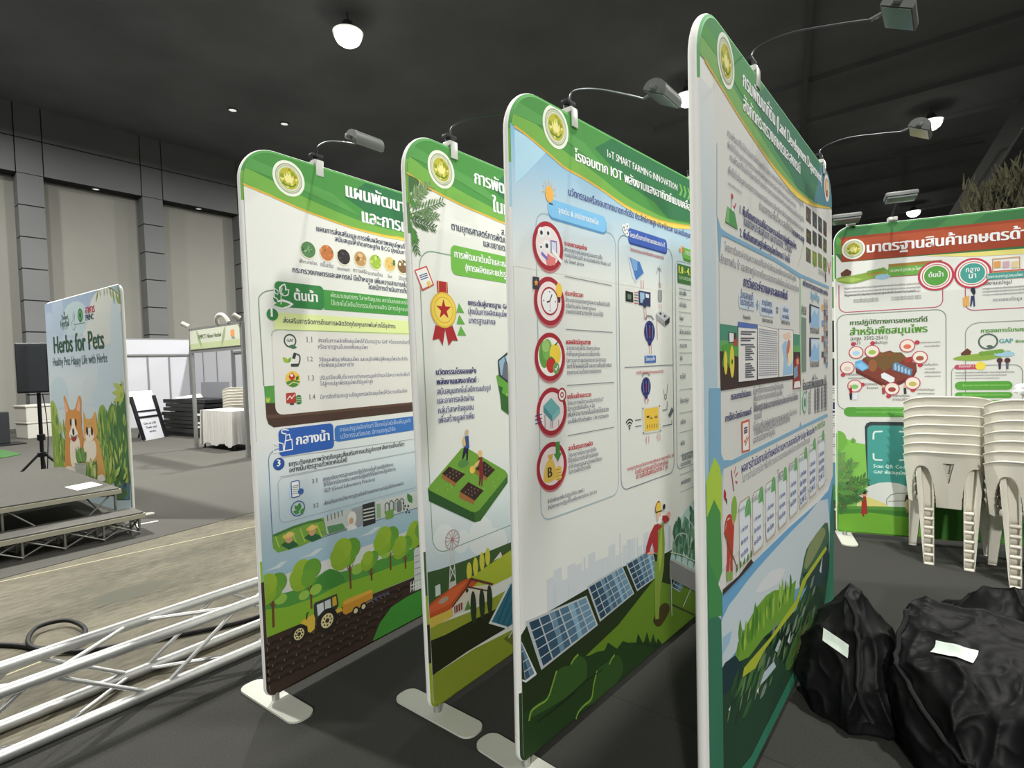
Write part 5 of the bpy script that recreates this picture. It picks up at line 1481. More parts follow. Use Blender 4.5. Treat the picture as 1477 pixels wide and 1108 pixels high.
(p,5,347,0,[12,478,12,478,60,333,34,332]),
(p,5,351,0,[13,478,15,478,88,334,61,333]),
(l,7,354,4.0,0,0,[16,443,32,444]),
(l,7,354,4.0,0,0,[22,405,51,406]),
(l,7,354,4.0,0,0,[28,367,71,368]),
(p,8,355,0,[12,485,15,482,95,330,34,327,12,342,12,349,32,335,81,338]),
(p,4,345,0,[419,545,689,550,790,391,508,366]),
(p,5,346,0,[434,536,472,537,554,379,515,375]),
(p,5,347,0,[477,537,515,538,599,383,560,379]),
(p,5,348,0,[520,538,558,539,644,386,605,383]),
(p,6,349,0,[522,538,543,539,615,384,593,382]),
(p,5,350,0,[563,539,601,540,689,390,649,387]),
(p,5,351,0,[606,540,644,541,733,394,694,391]),
(p,6,352,0,[608,540,628,541,704,391,683,390]),
(p,5,353,0,[649,541,686,542,778,398,739,394]),
(l,7,354,4.0,0,0,[446,506,706,515]),
(l,7,354,4.0,0,0,[463,472,725,485]),
(l,7,354,4.0,0,0,[480,439,744,455]),
(l,7,354,4.0,0,0,[497,405,763,425]),
(p,4,345,0,[718,550,960,553,1020,402,815,393]),
(p,5,356,0,[733,543,774,543,854,402,819,401]),
(p,5,357,0,[778,543,819,544,894,404,858,402]),
(p,5,358,0,[824,544,865,545,933,405,898,404]),
(p,6,359,0,[826,544,844,544,905,404,889,404]),
(p,5,360,0,[870,545,911,545,972,407,937,406]),
(p,5,361,0,[916,545,957,546,1012,409,976,407]),
(p,6,362,0,[917,545,936,545,984,407,968,407]),
(l,7,354,4.0,0,0,[746,516,969,520]),
(l,7,354,4.0,0,0,[764,487,980,492]),
(l,7,354,4.0,0,0,[782,457,992,463]),
(l,7,354,4.0,0,0,[800,427,1003,434]),
(p,8,363,0,[12,223,12,70,51,45,323,45,569,45,1054,49,1008,100,991,78,962,139,930,102,902,172,867,128,816,198,808,159,726,191,685,215,636,200,565,256,538,233,480,251,413,259,350,297,309,291,288,275,210,295,191,269,173,230,117,228,64,224]),
(p,9,364,3,[55,189,73,209,161,206,196,279,249,289,298,274,335,295,381,269,407,230,400,175,336,160,207,167]),
(p,9,365,3,[345,87,387,79,454,99,478,173,549,175,635,173,679,120,671,67,570,45,430,52]),
(l,10,366,9.0,0,3,[48,182,60,210,99,213,152,211,183,249,210,291]),
(l,10,366,9.0,0,3,[300,276,319,289,350,295]),
(l,10,366,9.0,0,3,[328,45,344,65,387,73,436,75,454,125,478,173]),
(l,10,366,9.0,0,3,[572,158,591,174,616,181]),
(l,10,367,5.0,0,0,[88,155,207,155,389,167,525,159]),
(l,10,367,5.0,0,0,[151,153,326,153]),
(f,10,368,808,144,816,192,0.16),
(f,10,368,826,135,833,156,0.16),
(f,10,368,844,125,852,149,0.16),
(f,10,368,863,116,870,141,0.16),
(f,10,368,881,106,889,134,0.16),
(f,10,368,900,96,908,126,0.16),
(f,10,368,919,86,928,118,0.16),
(f,10,368,939,75,947,111,0.16),
(f,10,368,959,65,967,103,0.16),
(f,10,368,978,55,987,95,0.16),
(f,10,368,998,45,1007,87,0.16),
(f,10,368,1019,45,1028,79,0.16),
(p,5,369,3,[980,177,967,210,1055,250,1124,226,1131,187,1053,150,1009,156]),
(p,9,370,0,[982,486,1019,610,1042,647,1079,652,1089,542,1077,430,1035,314,1019,191,984,200,979,361]),
(p,10,371,0,[1017,504,1046,624,1061,628,1061,492,1029,415]),
(p,10,372,0,[985,660,1020,657,1064,634,1019,624,1017,525,1002,515,980,529,961,582,925,533,896,545,903,577,941,629]),
(p,10,372,0,[1062,669,1068,686,1118,676,1141,663,1137,646,1087,640]),
(p,11,373,0,[1107,678,1126,696,1154,679,1144,648,1125,667]),
(p,11,373,0,[904,542,929,531,974,523,967,546]),
(p,11,374,0,[985,517,1011,509,1004,476,984,485]),
(d,10,375,1030,699,21.0,30.0,16),
(d,11,376,1029,734,24.0,32.0,18),
(l,12,377,6.0,0,3,[998,713,996,741,1019,763,1040,759]),
(d,12,378,1084,726,14.0,14.0,14),
(l,12,379,6.0,0,0,[1000,716,1063,712]),
(p,11,247,0,[1035,687,1065,680,1049,655,1013,659]),
(p,3,380,0,[1169,491,1202,579,1320,649,1520,726,1988,1330,1988,900,1531,296,1455,287,1149,444]),
(s,4,[381,382,383,384],110,5,[1199,438,542,1521,287,700],[-30,50,30,80],0.3),
(l,7,385,7.0,0,0,[1207,429,1253,567]),
(l,7,385,7.0,0,0,[1276,396,1324,597]),
(l,7,385,7.0,0,0,[1347,361,1398,628]),
(l,7,385,7.0,0,0,[1421,325,1475,660]),
(l,7,385,7.0,0,0,[1498,288,1555,694]),
(l,8,386,5.0,0,3,[1176,489,1218,545,1301,540,1360,486,1349,350]),
(l,8,386,5.0,0,3,[1303,638,1406,560,1477,456,1455,294]),
(l,8,386,5.0,0,3,[1149,482,1282,430,1438,355,1528,346]),
(p,8,387,0,[1139,442,1455,282,1446,182,1137,354]),
(p,8,388,0,[1455,282,1988,800,1988,640,1446,182]),
(p,9,389,0,[1139,445,1168,444,1459,293,1540,301,1540,289,1459,276]),
(l,8,390,7.0,0,0,[1153,349,1158,155]),
(l,8,390,7.0,0,0,[1450,181,1451,57]),
(l,8,390,7.0,0,0,[1378,218,1285,155]),
(l,5,391,8.0,0,0,[1150,218,1432,59]),
(p,4,345,0,[1239,372,1353,307,1253,243,1160,300]),
(p,5,392,0,[1240,366,1274,347,1195,284,1167,301]),
(p,5,358,0,[1276,346,1309,326,1226,266,1197,283]),
(p,5,393,0,[1312,325,1345,306,1256,248,1227,265]),
(p,6,394,0,[1312,325,1321,320,1231,263,1224,267]),
(l,7,354,4.0,0,0,[1225,355,1329,294]),
(l,7,354,4.0,0,0,[1210,341,1311,282]),
(l,7,354,4.0,0,0,[1195,328,1292,270]),
(l,7,354,4.0,0,0,[1180,314,1273,258]),
],
'p4':[
(g,0,395,396,[12,2200,140,2200,140,1000,12,1000]),
(b,0,397,120,750,1988,2300,0),
(p,1,398,0,[12,2260,50,2260,88,2253,143,2243,206,2232,274,2220,349,2207,430,2195,521,2183,618,2173,711,2164,797,2158,878,2155,954,2153,1020,2152,1080,2151,1143,2152,1213,2154,1287,2158,1360,2162,1426,2166,1492,2172,1575,2182,1699,2201,1840,2225,1940,2242,1988,2242,1988,2414,12,2414]),
(p,2,399,0,[12,2260,50,2260,88,2253,143,2243,206,2232,274,2220,349,2207,430,2195,521,2183,618,2173,711,2164,797,2158,878,2155,954,2153,1020,2152,1080,2151,1143,2152,1213,2154,1287,2158,1360,2162,1426,2166,1492,2172,1575,2182,1699,2201,1840,2225,1940,2242,1940,2253,1840,2236,1699,2213,1575,2193,1492,2183,1426,2178,1360,2173,1287,2169,1213,2168,1143,2170,1080,2172,1020,2176,954,2180,878,2186,797,2194,711,2203,618,2217,521,2232,430,2248,349,2265,274,2281,206,2297,143,2311,88,2324,50,2332,12,2335]),
(p,2,400,0,[660,2414,520,2320,780,2230,1020,2205,1143,2172,1213,2174,1287,2178,1360,2182,1426,2186,1492,2192,1575,2202,1699,2221,1840,2245,1940,2262,1988,2262,1988,2414]),
(p,3,5,0,[12,2366,12,2316,260,2305,620,2240,450,2320]),
(p,3,6,0,[50,2260,88,2253,143,2243,206,2232,274,2220,349,2207,430,2195,521,2183,618,2173,711,2164,797,2158,878,2155,954,2153,1020,2152,1080,2151,1143,2152,1213,2154,1287,2158,1360,2162,1426,2166,1492,2172,1575,2182,1699,2201,1840,2225,1940,2242,1940,2237,1840,2220,1699,2195,1575,2173,1492,2160,1426,2151,1360,2143,1287,2136,1213,2130,1143,2127,1080,2127,1020,2129,954,2134,878,2140,797,2147,711,2155,618,2166,521,2178,430,2190,349,2202,274,2215,206,2227,143,2238,88,2248,50,2255]),
(l,4,7,5,0,0,[50,2260,88,2253,143,2243,206,2232,274,2220,349,2207,430,2195,521,2183,618,2173,711,2164,797,2158,878,2155,954,2153,1020,2152,1080,2151,1143,2152,1213,2154,1287,2158,1360,2162,1426,2166,1492,2172,1575,2182,1699,2201,1840,2225,1940,2242]),
(p,3,401,0,[1500,2185,1700,2210,1988,2255,1988,2414,1660,2414,1600,2300]),
(d,4,8,227,2327,78.0,78.0,36),
(r,5,9,227,2327,63.2,4.7),
(r,5,10,227,2327,55.4,7.8),
(d,5,11,227,2327,48.4,48.4,30),
(d,6,12,229,2356,7.0,7.0,8),
(d,6,13,203,2308,5.1,5.1,8),
(d,6,14,263,2330,6.3,6.3,8),
(d,6,15,231,2366,7.6,7.6,8),
(d,6,12,242,2304,8.7,8.7,8),
(d,6,13,245,2353,10.1,10.1,8),
(d,6,14,194,2322,8.9,8.9,8),
(d,6,15,259,2341,8.4,8.4,8),
(d,6,12,225,2334,10.1,10.1,8),
(d,6,13,195,2333,10.2,10.2,8),
(d,6,14,219,2291,7.1,7.1,8),
(d,6,15,236,2303,10.5,10.5,8),
(f,7,16,220,2304,203,2341,0.16),
(f,7,16,224,2304,217,2352,0.16),
(f,7,16,229,2304,233,2355,0.16),
(f,7,16,234,2304,250,2343,0.16),
(l,7,17,6.2,0,3,[192,2302,219,2295,243,2296,260,2312]),
(t,5,18,'กรมพัฒนาที่ดิน (Land Development Department)','',392,2316,1306,2,1.08),
(t,5,18,'สังกัดกระทรวงเกษตรและสหกรณ์','',393,2241,818,2,1.08),
(d,5,402,1833,2325,70.0,70.0,28),
(d,6,403,1833,2325,50.0,50.0,24),
(d,7,404,1833,2325,38.0,38.0,20),
(p,8,405,0,[1818,2310,1848,2317,1847,2288,1817,2282]),
(l,4,406,6.0,0,0,[1476,2265,1474,2220]),
(l,4,406,6.0,0,0,[1520,2270,1518,2224]),
(l,4,406,6.0,0,0,[1565,2274,1564,2228]),
(l,4,406,6.0,0,0,[1611,2279,1610,2232]),
(t,5,407,'กรมพัฒนาที่ดินได้ดำเนินการจัดทำแผนที่ความเหมาะสมของดินสำหรับการปลูกพืชสมุนไพรในเขตปฏิรูปที่ดิน','',232,2110,1047,0,1.2),
(t,5,407,'เพื่อใช้เป็นข้อมูลประกอบการวางแผนการผลิตและการบริหารจัดการพื้นที่เกษตรกรรมอย่างเหมาะสม','',231,2076,889,0,1.2),
(t,5,407,'กรมพัฒนาที่ดินได้ดำเนินการจัดทำแผนที่ความเหมาะสมของดินสำหรับการปลูกพืชสมุนไพรในเขตปฏิรูปที่ดิน','',251,2044,1033,0,1.2),
(t,5,407,'เพื่อใช้เป็นข้อมูลประกอบการวางแผนการผลิตและการบริหารจัดการพื้นที่เกษตรกรรมอย่างเหมาะสมสูงสุด','',232,2000,1043,0,1.2),
(t,5,407,'ของประเทศไทยตามนโยบาย','',231,1966,134,0,1.2),
(t,5,408,'ความเหมาะสมสูง','',1063,1955,219,2,1.08),
(t,5,407,'ปานกลางและพื้นที่เหมาะสมเล็กน้อย','',564,1958,499,0,1.2),
(t,5,409,'1. พื้นที่เกษตรกรรมที่มีความเหมาะสมในการปลูกพืชสมุนไพร','',346,1903,779,2,1.08),
(t,5,409,'ในเขตเหมาะสมสูงมาก และปานกลาง : 2 ล้านไร่','',384,1873,652,1,1.2),
(t,5,409,'2. พื้นที่เขตเศรษฐกิจพืชสมุนไพรทั้งหมด 3 ล้านไร่','',344,1830,663,2,1.08),
(p,4,410,0,[202,1849,224,1900,248,1896,269,1910,297,1889,322,1847]),
(p,5,411,0,[204,1851,224,1898,240,1891,235,1850]),
(p,6,412,0,[258,1898,269,1910,284,1899,272,1893]),
(l,5,413,4.0,0,0,[265,1908,262,1933]),
(p,6,284,0,[260,1947,278,1944,278,1933,262,1933]),
(l,6,414,6.0,0,0,[279,1911,290,1910,306,1925]),
(p,3,415,0,[132,1857,145,1844,165,1824,215,1820,776,1820,1196,1807,1889,1817,1889,1802,1215,1793,1196,1780,1170,1789,775,1805,203,1806,167,1803,152,1725,146,1725]),
(l,3,416,5.0,0,0,[141,2064,132,1857]),
(b,3,417,1329,2065,1430,2131,0),
(d,4,418,1416,2069,8.9,8.9,8),
(d,4,419,1353,2077,7.7,7.7,8),
(d,4,420,1342,2083,12.4,12.4,8),
(d,4,421,1408,2092,10.0,10.0,8),
(d,4,422,1412,2073,13.3,13.3,8),
(b,3,423,1472,2066,1568,2135,0),
(d,4,424,1514,2074,7.9,7.9,8),
(d,4,425,1484,2105,8.9,8.9,8),
(d,4,426,1521,2092,13.3,13.3,8),
(d,4,427,1540,2079,7.3,7.3,8),
(d,4,428,1540,2083,8.0,8.0,8),
(b,3,429,1607,2066,1701,2138,0),
(d,4,430,1638,2097,13.1,13.1,8),
(d,4,431,1684,2099,9.9,9.9,8),
(d,4,432,1634,2107,12.2,12.2,8),
(d,4,433,1653,2108,10.1,10.1,8),
(d,4,434,1663,2103,8.9,8.9,8),
(b,3,435,1736,2069,1829,2143,0),
(d,4,436,1797,2079,14.0,14.0,8),
(d,4,437,1754,2097,7.8,7.8,8),
(d,4,438,1811,2125,8.0,8.0,8),
(d,4,439,1762,2079,8.9,8.9,8),
(d,4,440,1759,2092,6.2,6.2,8),
(b,3,441,1332,1969,1432,2029,0),
(d,4,442,1401,2016,11.9,11.9,8),
(d,4,443,1384,2017,7.2,7.2,8),
(d,4,444,1345,2000,8.3,8.3,8),
(d,4,445,1381,2002,13.2,13.2,8),
(d,4,446,1403,1976,6.7,6.7,8),
(b,3,447,1469,1982,1565,2044,0),
(d,4,448,1532,1991,10.1,10.1,8),
(d,4,449,1539,2008,8.1,8.1,8),
(d,4,450,1526,2011,11.4,11.4,8),
(d,4,451,1499,2026,11.1,11.1,8),
(d,4,452,1518,1983,11.7,11.7,8),
(b,3,453,1605,1987,1698,2051,0),
(d,4,454,1620,2035,11.7,11.7,8),
(d,4,455,1634,2017,6.3,6.3,8),
(d,4,456,1645,2034,6.8,6.8,8),
(d,4,457,1628,2027,11.4,11.4,8),
(d,4,458,1649,2012,11.8,11.8,8),
(b,3,459,1733,1985,1826,2052,0),
(d,4,460,1776,2012,13.1,13.1,8),
(d,4,461,1812,2009,8.9,8.9,8),
(d,4,462,1782,1990,11.5,11.5,8),
(d,4,463,1813,2023,8.4,8.4,8),
(d,4,464,1806,2004,9.3,9.3,8),
(b,3,465,1324,1880,1424,1943,0),
(d,4,466,1373,1921,6.0,6.0,8),
(d,4,467,1336,1916,7.5,7.5,8),
(d,4,468,1380,1911,9.2,9.2,8),
(d,4,469,1343,1925,11.1,11.1,8),
(d,4,470,1411,1896,9.8,9.8,8),
(b,3,471,1466,1882,1562,1948,0),
(d,4,472,1480,1899,7.1,7.1,8),
(d,4,473,1505,1911,12.7,12.7,8),
(d,4,474,1499,1924,10.4,10.4,8),
(d,4,475,1530,1899,6.8,6.8,8),
(d,4,476,1504,1884,12.4,12.4,8),
(b,3,477,1602,1888,1695,1956,0),
(d,4,478,1680,1907,13.8,13.8,8),
(d,4,479,1641,1905,10.2,10.2,8),
(d,4,480,1620,1914,10.1,10.1,8),
(d,4,481,1666,1930,9.2,9.2,8),
(d,4,482,1686,1901,9.5,9.5,8),
(b,3,483,1731,1884,1824,1954,0),
(d,4,484,1743,1909,6.4,6.4,8),
(d,4,485,1761,1928,8.9,8.9,8),
(d,4,486,1781,1902,10.3,10.3,8),
(d,4,487,1755,1896,8.5,8.5,8),
(d,4,488,1780,1891,12.5,12.5,8),
(l,4,489,4.0,0,0,[1158,1835,1268,1947]),
(t,5,407,'ตัวอย่างแผนที่','',1599,1853,195,0,1.2),
(b,4,490,1776,1831,1805,1875,0),
(l,4,491,12.0,0,0,[1846,1941,1899,1888,1932,1952]),
(t,5,407,'โครงการวิเคราะห์ความเหมาะสมของที่ดินสำหรับพืชสมุนไพรเพื่อการจัดการพื้นที่ปลูกพืช','',195,1764,923,0,1.2),
(t,5,407,'ศักยภาพดิน น้ำ และสภาพภูมิอากาศที่เหมาะสมต่อการผลิตพืชสมุนไพรในแต่ละภูมิภาค','',158,1723,1009,0,1.2),
(l,3,492,4.0,0,0,[146,1722,145,1545]),
(t,5,493,'การวิเคราะห์ความเหมาะสมของพื้นที่','',376,1675,584,2,1.08),
(b,3,494,324,1602,502,1654,15),
(t,5,495,'ข้อมูลแผนที่','',345,1636,133,1,1.2),
(t,5,495,'ในระบบภูมิสาร','',339,1614,145,1,1.2),
(b,3,494,561,1593,749,1650,15),
(t,5,495,'ความต้องการ','',588,1630,132,1,1.2),
(t,5,495,'ของพืชสมุนไพร','',580,1605,146,1,1.2),
(b,3,494,851,1589,1009,1650,15),
(t,5,495,'ระดับความ','',884,1624,88,1,1.2),
(t,5,495,'เหมาะสมที่ดิน','',875,1597,106,1,1.2),
(p,4,496,0,[526,1642,536,1642,535,1609,525,1608]),
(p,4,496,0,[513,1627,549,1626,549,1622,513,1623]),
(l,4,497,8.0,0,0,[781,1632,814,1630]),
(l,4,497,8.0,0,0,[781,1618,813,1617]),
(t,5,498,'ข้อมูลแผนที่ดิน','',368,1571,80,1,1.2),
(t,5,498,'ระดับความเหมาะสม','',587,1570,141,1,1.2),
(t,5,498,'แผนที่ความเหมาะสม','',861,1574,137,1,1.2),
(p,2,499,0,[145,1545,1188,1539,1186,1466,142,1465]),
(p,3,500,0,[144,1497,1187,1491,1186,1454,142,1461]),
(p,3,501,0,[142,1465,1186,1463,1190,1349,145,1349]),
(p,4,502,0,[220,1523,297,1522,296,1482,220,1482]),
(p,5,503,0,[227,1521,268,1520,267,1495,228,1492]),
(p,6,504,0,[267,1499,302,1508,301,1482,267,1482]),
(p,5,505,0,[155,1481,203,1488,280,1491,312,1482,311,1447,266,1452,245,1414,219,1415,202,1440,190,1456,174,1415,160,1424,173,1461]),
(d,6,506,249,1433,22.0,50.0,16),
(d,6,506,189,1430,16.0,36.0,16),
(d,7,507,249,1433,8.0,8.0,10),
(p,6,309,0,[311,1558,525,1558,515,1366,309,1367]),
(p,7,508,0,[313,1557,520,1557,510,1367,311,1368]),
(p,8,509,0,[313,1557,520,1557,520,1542,313,1540]),
(l,8,510,5.0,0,0,[336,1527,500,1531]),
(l,8,510,5.0,0,0,[335,1520,454,1522]),
(l,8,510,5.0,0,0,[335,1506,488,1509]),
(l,8,510,5.0,0,0,[335,1499,443,1501]),
(l,8,510,5.0,0,0,[334,1486,476,1487]),
(l,8,510,5.0,0,0,[382,1479,493,1480]),
(l,8,510,5.0,0,0,[382,1472,448,1472]),
(l,8,510,5.0,0,0,[382,1465,464,1465]),
(l,8,510,5.0,0,0,[382,1458,481,1458]),
(l,8,510,5.0,0,0,[381,1451,436,1452]),
(l,8,510,5.0,0,0,[381,1444,453,1445]),
(l,8,510,5.0,0,0,[381,1437,470,1438]),
(l,8,510,5.0,0,0,[380,1423,441,1424]),
(l,8,510,5.0,0,0,[380,1416,458,1416]),
(l,8,510,5.0,0,0,[380,1409,475,1409]),
(l,8,510,5.0,0,0,[380,1402,492,1401]),
(l,8,510,5.0,0,0,[379,1395,447,1395]),
(l,8,510,5.0,0,0,[379,1388,463,1387]),
(l,8,510,5.0,0,0,[379,1381,480,1379]),
(p,6,309,0,[523,1557,813,1550,807,1365,522,1367]),
(p,7,508,0,[527,1556,807,1548,801,1367,523,1369]),
(l,8,511,3.5,0,0,[539,1543,794,1540]),
(l,8,511,3.5,0,0,[539,1535,794,1532]),
(l,8,511,3.5,0,0,[539,1528,794,1525]),
(l,8,511,3.5,0,0,[539,1520,794,1517]),
(l,8,511,3.5,0,0,[538,1512,793,1509]),
(l,8,511,3.5,0,0,[538,1505,793,1501]),
(l,8,511,3.5,0,0,[538,1497,793,1494]),
(l,8,511,3.5,0,0,[537,1489,793,1486]),
(l,8,511,3.5,0,0,[537,1482,792,1478]),
(l,8,511,3.5,0,0,[537,1474,792,1470]),
(l,8,511,3.5,0,0,[537,1466,792,1463]),
(l,8,511,3.5,0,0,[536,1459,792,1455]),
(l,8,511,3.5,0,0,[536,1451,791,1447]),
(l,8,511,3.5,0,0,[536,1443,791,1439]),
(l,8,511,3.5,0,0,[536,1436,791,1432]),
(l,8,511,3.5,0,0,[535,1428,791,1424]),
(l,8,511,3.5,0,0,[535,1420,790,1416]),
(l,8,511,3.5,0,0,[535,1412,790,1408]),
(l,8,511,3.5,0,0,[535,1405,790,1401]),
(l,8,511,3.5,0,0,[534,1397,790,1393]),
(l,8,511,3.5,0,0,[534,1389,789,1385]),
(l,8,511,3.5,0,0,[534,1382,789,1377]),
(l,8,512,2.5,0,0,[549,1547,547,1374]),
(l,8,512,2.5,0,0,[583,1547,581,1373]),
(l,8,512,2.5,0,0,[618,1546,615,1373]),
(l,8,512,2.5,0,0,[653,1545,651,1373]),
(l,8,512,2.5,0,0,[690,1544,688,1373]),
(l,8,512,2.5,0,0,[728,1543,726,1372]),
(l,8,512,2.5,0,0,[767,1542,765,1372]),
(p,6,309,0,[811,1553,1057,1556,1051,1364,811,1365]),
(p,7,508,0,[815,1551,1050,1554,1044,1366,813,1366]),
(p,8,513,0,[859,1488,900,1505,944,1508,954,1466,941,1410,993,1403,1037,1431,1040,1370,868,1370,887,1433]),
(p,9,514,0,[944,1494,967,1517,997,1506,986,1466,954,1455,943,1410,932,1466]),
(p,9,515,0,[987,1483,1024,1489,1028,1460,1003,1420,975,1409,958,1438]),
(p,8,516,0,[869,1531,979,1545,1014,1523,911,1510]),
(t,5,407,'คำอธิบาย','',823,1406,46,0,1.2),
(p,8,517,0,[1042,1308,1056,1420,1101,1443,1134,1447,1172,1430,1189,1305]),
(p,9,518,0,[1068,1337,1164,1337,1179,1309,1052,1310]),
(p,9,519,0,[1055,1396,1125,1407,1128,1359,1058,1350]),
(p,9,520,0,[1100,1431,1141,1436,1150,1412,1110,1407]),
(t,5,521,'กรอบการดำเนินงาน','',237,1316,208,2,1.08),
(t,5,407,'เนื้อหาที่จัดทำกระบวนการผลิตข้อมูลดิน','',469,1319,414,0,1.2),
(t,5,407,'สู่พื้นที่เป้าหมายของการส่งเสริมสมุนไพร','',471,1294,394,0,1.2),
(t,5,407,'ใช้ในการตัดสินใจและการวางแผนการผลิตของภาคเกษตรกรรม','',471,1258,669,0,1.2),
(p,3,522,0,[1188,1781,1209,1783,1215,1466,1191,1185,1175,1187]),
(t,5,521,'ผลวิเคราะห์ความเหมาะสมรายพืช ภาคเหนือ','',1249,1761,600,2,1.08),
(t,5,523,'Agri-Map','',1411,1714,205,2,1.08),
(p,5,524,0,[1383,1689,1622,1686,1621,1679,1383,1682]),
(p,5,524,0,[1383,1689,1422,1689,1419,1602,1380,1600]),
(p,4,525,0,[1398,1683,1621,1682,1619,1585,1395,1575]),
(p,5,526,0,[1407,1581,1426,1630,1496,1667,1553,1643,1608,1680,1612,1588]),
(t,5,498,'คำอธิบายแผนที่','',1400,1553,204,1,1.2),
(p,5,524,0,[1378,1531,1617,1533,1617,1527,1378,1525]),
(p,5,524,0,[1378,1531,1417,1529,1415,1442,1376,1442]),
(p,4,525,0,[1393,1525,1617,1527,1614,1417,1390,1419]),
(p,5,526,0,[1402,1424,1422,1472,1491,1506,1549,1479,1603,1514,1607,1422]),
(t,5,498,'คำอธิบายแผนที่','',1395,1391,204,1,1.2),
(p,4,527,0,[1220,1620,1314,1617,1307,1376,1218,1374]),
(t,5,298,'ระดับความ','',1210,1650,105,1,1.2),
(t,5,298,'เหมาะสม','',1215,1630,99,1,1.2),
(b,4,528,1681,1676,1731,1706,4),
(t,5,407,'พื้นที่ไร่','',1735,1698,112,0,1.2),
(b,4,529,1738,1653,1788,1683,4),
(t,5,407,'พื้นที่ไร่','',1734,1671,112,0,1.2),
(b,4,530,1796,1629,1846,1659,4),
(t,5,407,'พื้นที่ไร่','',1733,1644,112,0,1.2),
(b,4,531,1679,1596,1729,1626,4),
(t,5,407,'พื้นที่ไร่','',1732,1617,112,0,1.2),
(b,4,528,1736,1571,1786,1601,4),
(t,5,407,'พื้นที่ไร่','',1732,1590,112,0,1.2),
(b,4,529,1794,1546,1844,1576,4),
(t,5,407,'พื้นที่ไร่','',1731,1563,113,0,1.2),
(b,4,530,1677,1516,1727,1546,4),
(t,5,407,'พื้นที่ไร่','',1730,1535,113,0,1.2),
(b,4,531,1733,1490,1783,1520,4),
(t,5,407,'พื้นที่ไร่','',1729,1508,113,0,1.2),
(b,4,528,1792,1464,1842,1494,4),
(t,5,407,'พื้นที่ไร่','',1729,1481,113,0,1.2),
(b,4,529,1674,1436,1724,1466,4),
(t,5,407,'พื้นที่ไร่','',1728,1454,113,0,1.2),
(b,4,530,1731,1409,1781,1439,4),
(t,5,407,'พื้นที่ไร่','',1727,1427,113,0,1.2),
(b,4,531,1790,1381,1840,1411,4),
(t,5,407,'พื้นที่ไร่','',1726,1400,113,0,1.2),
(t,5,407,'แหล่งน้ำ','',1442,1337,76,0,1.2),
(t,5,532,'ข้อมูลสรุปพื้นที่ศักยภาพ (ไร่)','',1234,1291,571,1,1.2),
(d,4,533,1269,1235,50.0,50.0,24),
(d,5,534,1269,1235,40.0,40.0,24),
(d,6,535,1269,1235,22.0,22.0,20),
(t,5,510,'รวม 12','',1347,1264,60,1,1.2),
(t,5,510,'35.1','',1484,1260,65,1,1.2),
(t,5,510,'35.1','',1556,1260,68,1,1.2),
(t,5,510,'35.1','',1651,1259,71,1,1.2),
(t,5,510,'35.1','',1741,1258,75,1,1.2),
(t,5,510,'รวม 12','',1346,1246,60,1,1.2),
(t,5,510,'35.1','',1484,1241,65,1,1.2),
(t,5,510,'35.1','',1555,1241,68,1,1.2),
(t,5,510,'35.1','',1651,1239,71,1,1.2),
(t,5,510,'35.1','',1740,1238,75,1,1.2),
(t,5,510,'รวม 12','',1346,1228,60,1,1.2),
(t,5,510,'35.1','',1483,1222,65,1,1.2),
(t,5,510,'35.1','',1555,1221,68,1,1.2),
(t,5,510,'35.1','',1650,1219,71,1,1.2),
(t,5,510,'35.1','',1740,1217,75,1,1.2),
(t,5,510,'รวม 12','',1345,1210,60,1,1.2),
(t,5,510,'35.1','',1483,1203,65,1,1.2),
(t,5,510,'35.1','',1554,1202,68,1,1.2),
(t,5,510,'35.1','',1649,1199,71,1,1.2),
(t,5,510,'35.1','',1739,1197,75,1,1.2),
(t,5,510,'รวม 12','',1345,1192,60,1,1.2),
(t,5,510,'35.1','',1482,1185,65,1,1.2),
(t,5,510,'35.1','',1554,1183,68,1,1.2),
(t,5,510,'35.1','',1649,1179,71,1,1.2),
(t,5,510,'35.1','',1739,1177,75,1,1.2),
(t,5,510,'รวม 12','',1344,1174,60,1,1.2),
(t,5,510,'35.1','',1482,1166,65,1,1.2),
(t,5,510,'35.1','',1553,1164,68,1,1.2),
(t,5,510,'35.1','',1648,1160,71,1,1.2),
(t,5,510,'35.1','',1738,1156,75,1,1.2),
(t,5,521,'การใช้ประโยชน์จากแผนที่','',182,1254,263,2,1.08),
(t,5,407,'ใช้ในการวางแผนการผลิตพืชสมุนไพรระดับพื้นที่ ได้ทั้งใน','',481,1260,652,0,1.2),
(t,5,407,'ชุมชนได้','',480,1231,90,0,1.2),
(t,5,407,'เป็นข้อมูลพื้นฐานในการจัดการเขตเกษตรเศรษฐกิจ ได้แก่ จังหวัด','',468,1198,647,0,1.2),
(t,5,407,'วางแผนการใช้ที่ดินให้เหมาะสมกับศักยภาพ','',475,1177,511,0,1.2),
(t,5,407,'และสำรวจวิเคราะห์ข้อมูลดิน','',466,1152,283,0,1.2),
(p,4,536,0,[336,1239,426,1240,425,1133,339,1139]),
(p,5,100,0,[349,1232,411,1232,411,1140,349,1143]),
(l,6,529,6.0,0,0,[362,1214,400,1215]),
(l,6,529,6.0,0,0,[361,1206,400,1207]),
(l,6,529,6.0,0,0,[361,1199,399,1200]),
(l,6,537,8.0,0,0,[360,1175,374,1168,395,1187]),
(l,6,538,5.0,0,0,[373,1158,409,1180]),
(p,3,415,0,[50,1361,146,1357,143,1164,163,1142,236,1130,1160,1135,1182,1156,1207,1135,1815,1138,1842,1120,1206,1121,236,1116,162,1117,147,1095,139,1019,42,1132]),
(p,4,539,0,[12,1100,82,1163,128,1128,142,1096,137,971,12,950]),
(p,5,540,0,[12,1000,77,1042,129,992,137,815,12,720]),
(p,4,397,0,[162,1112,1815,1116,1833,785,962,850,445,842,137,819,149,1066]),
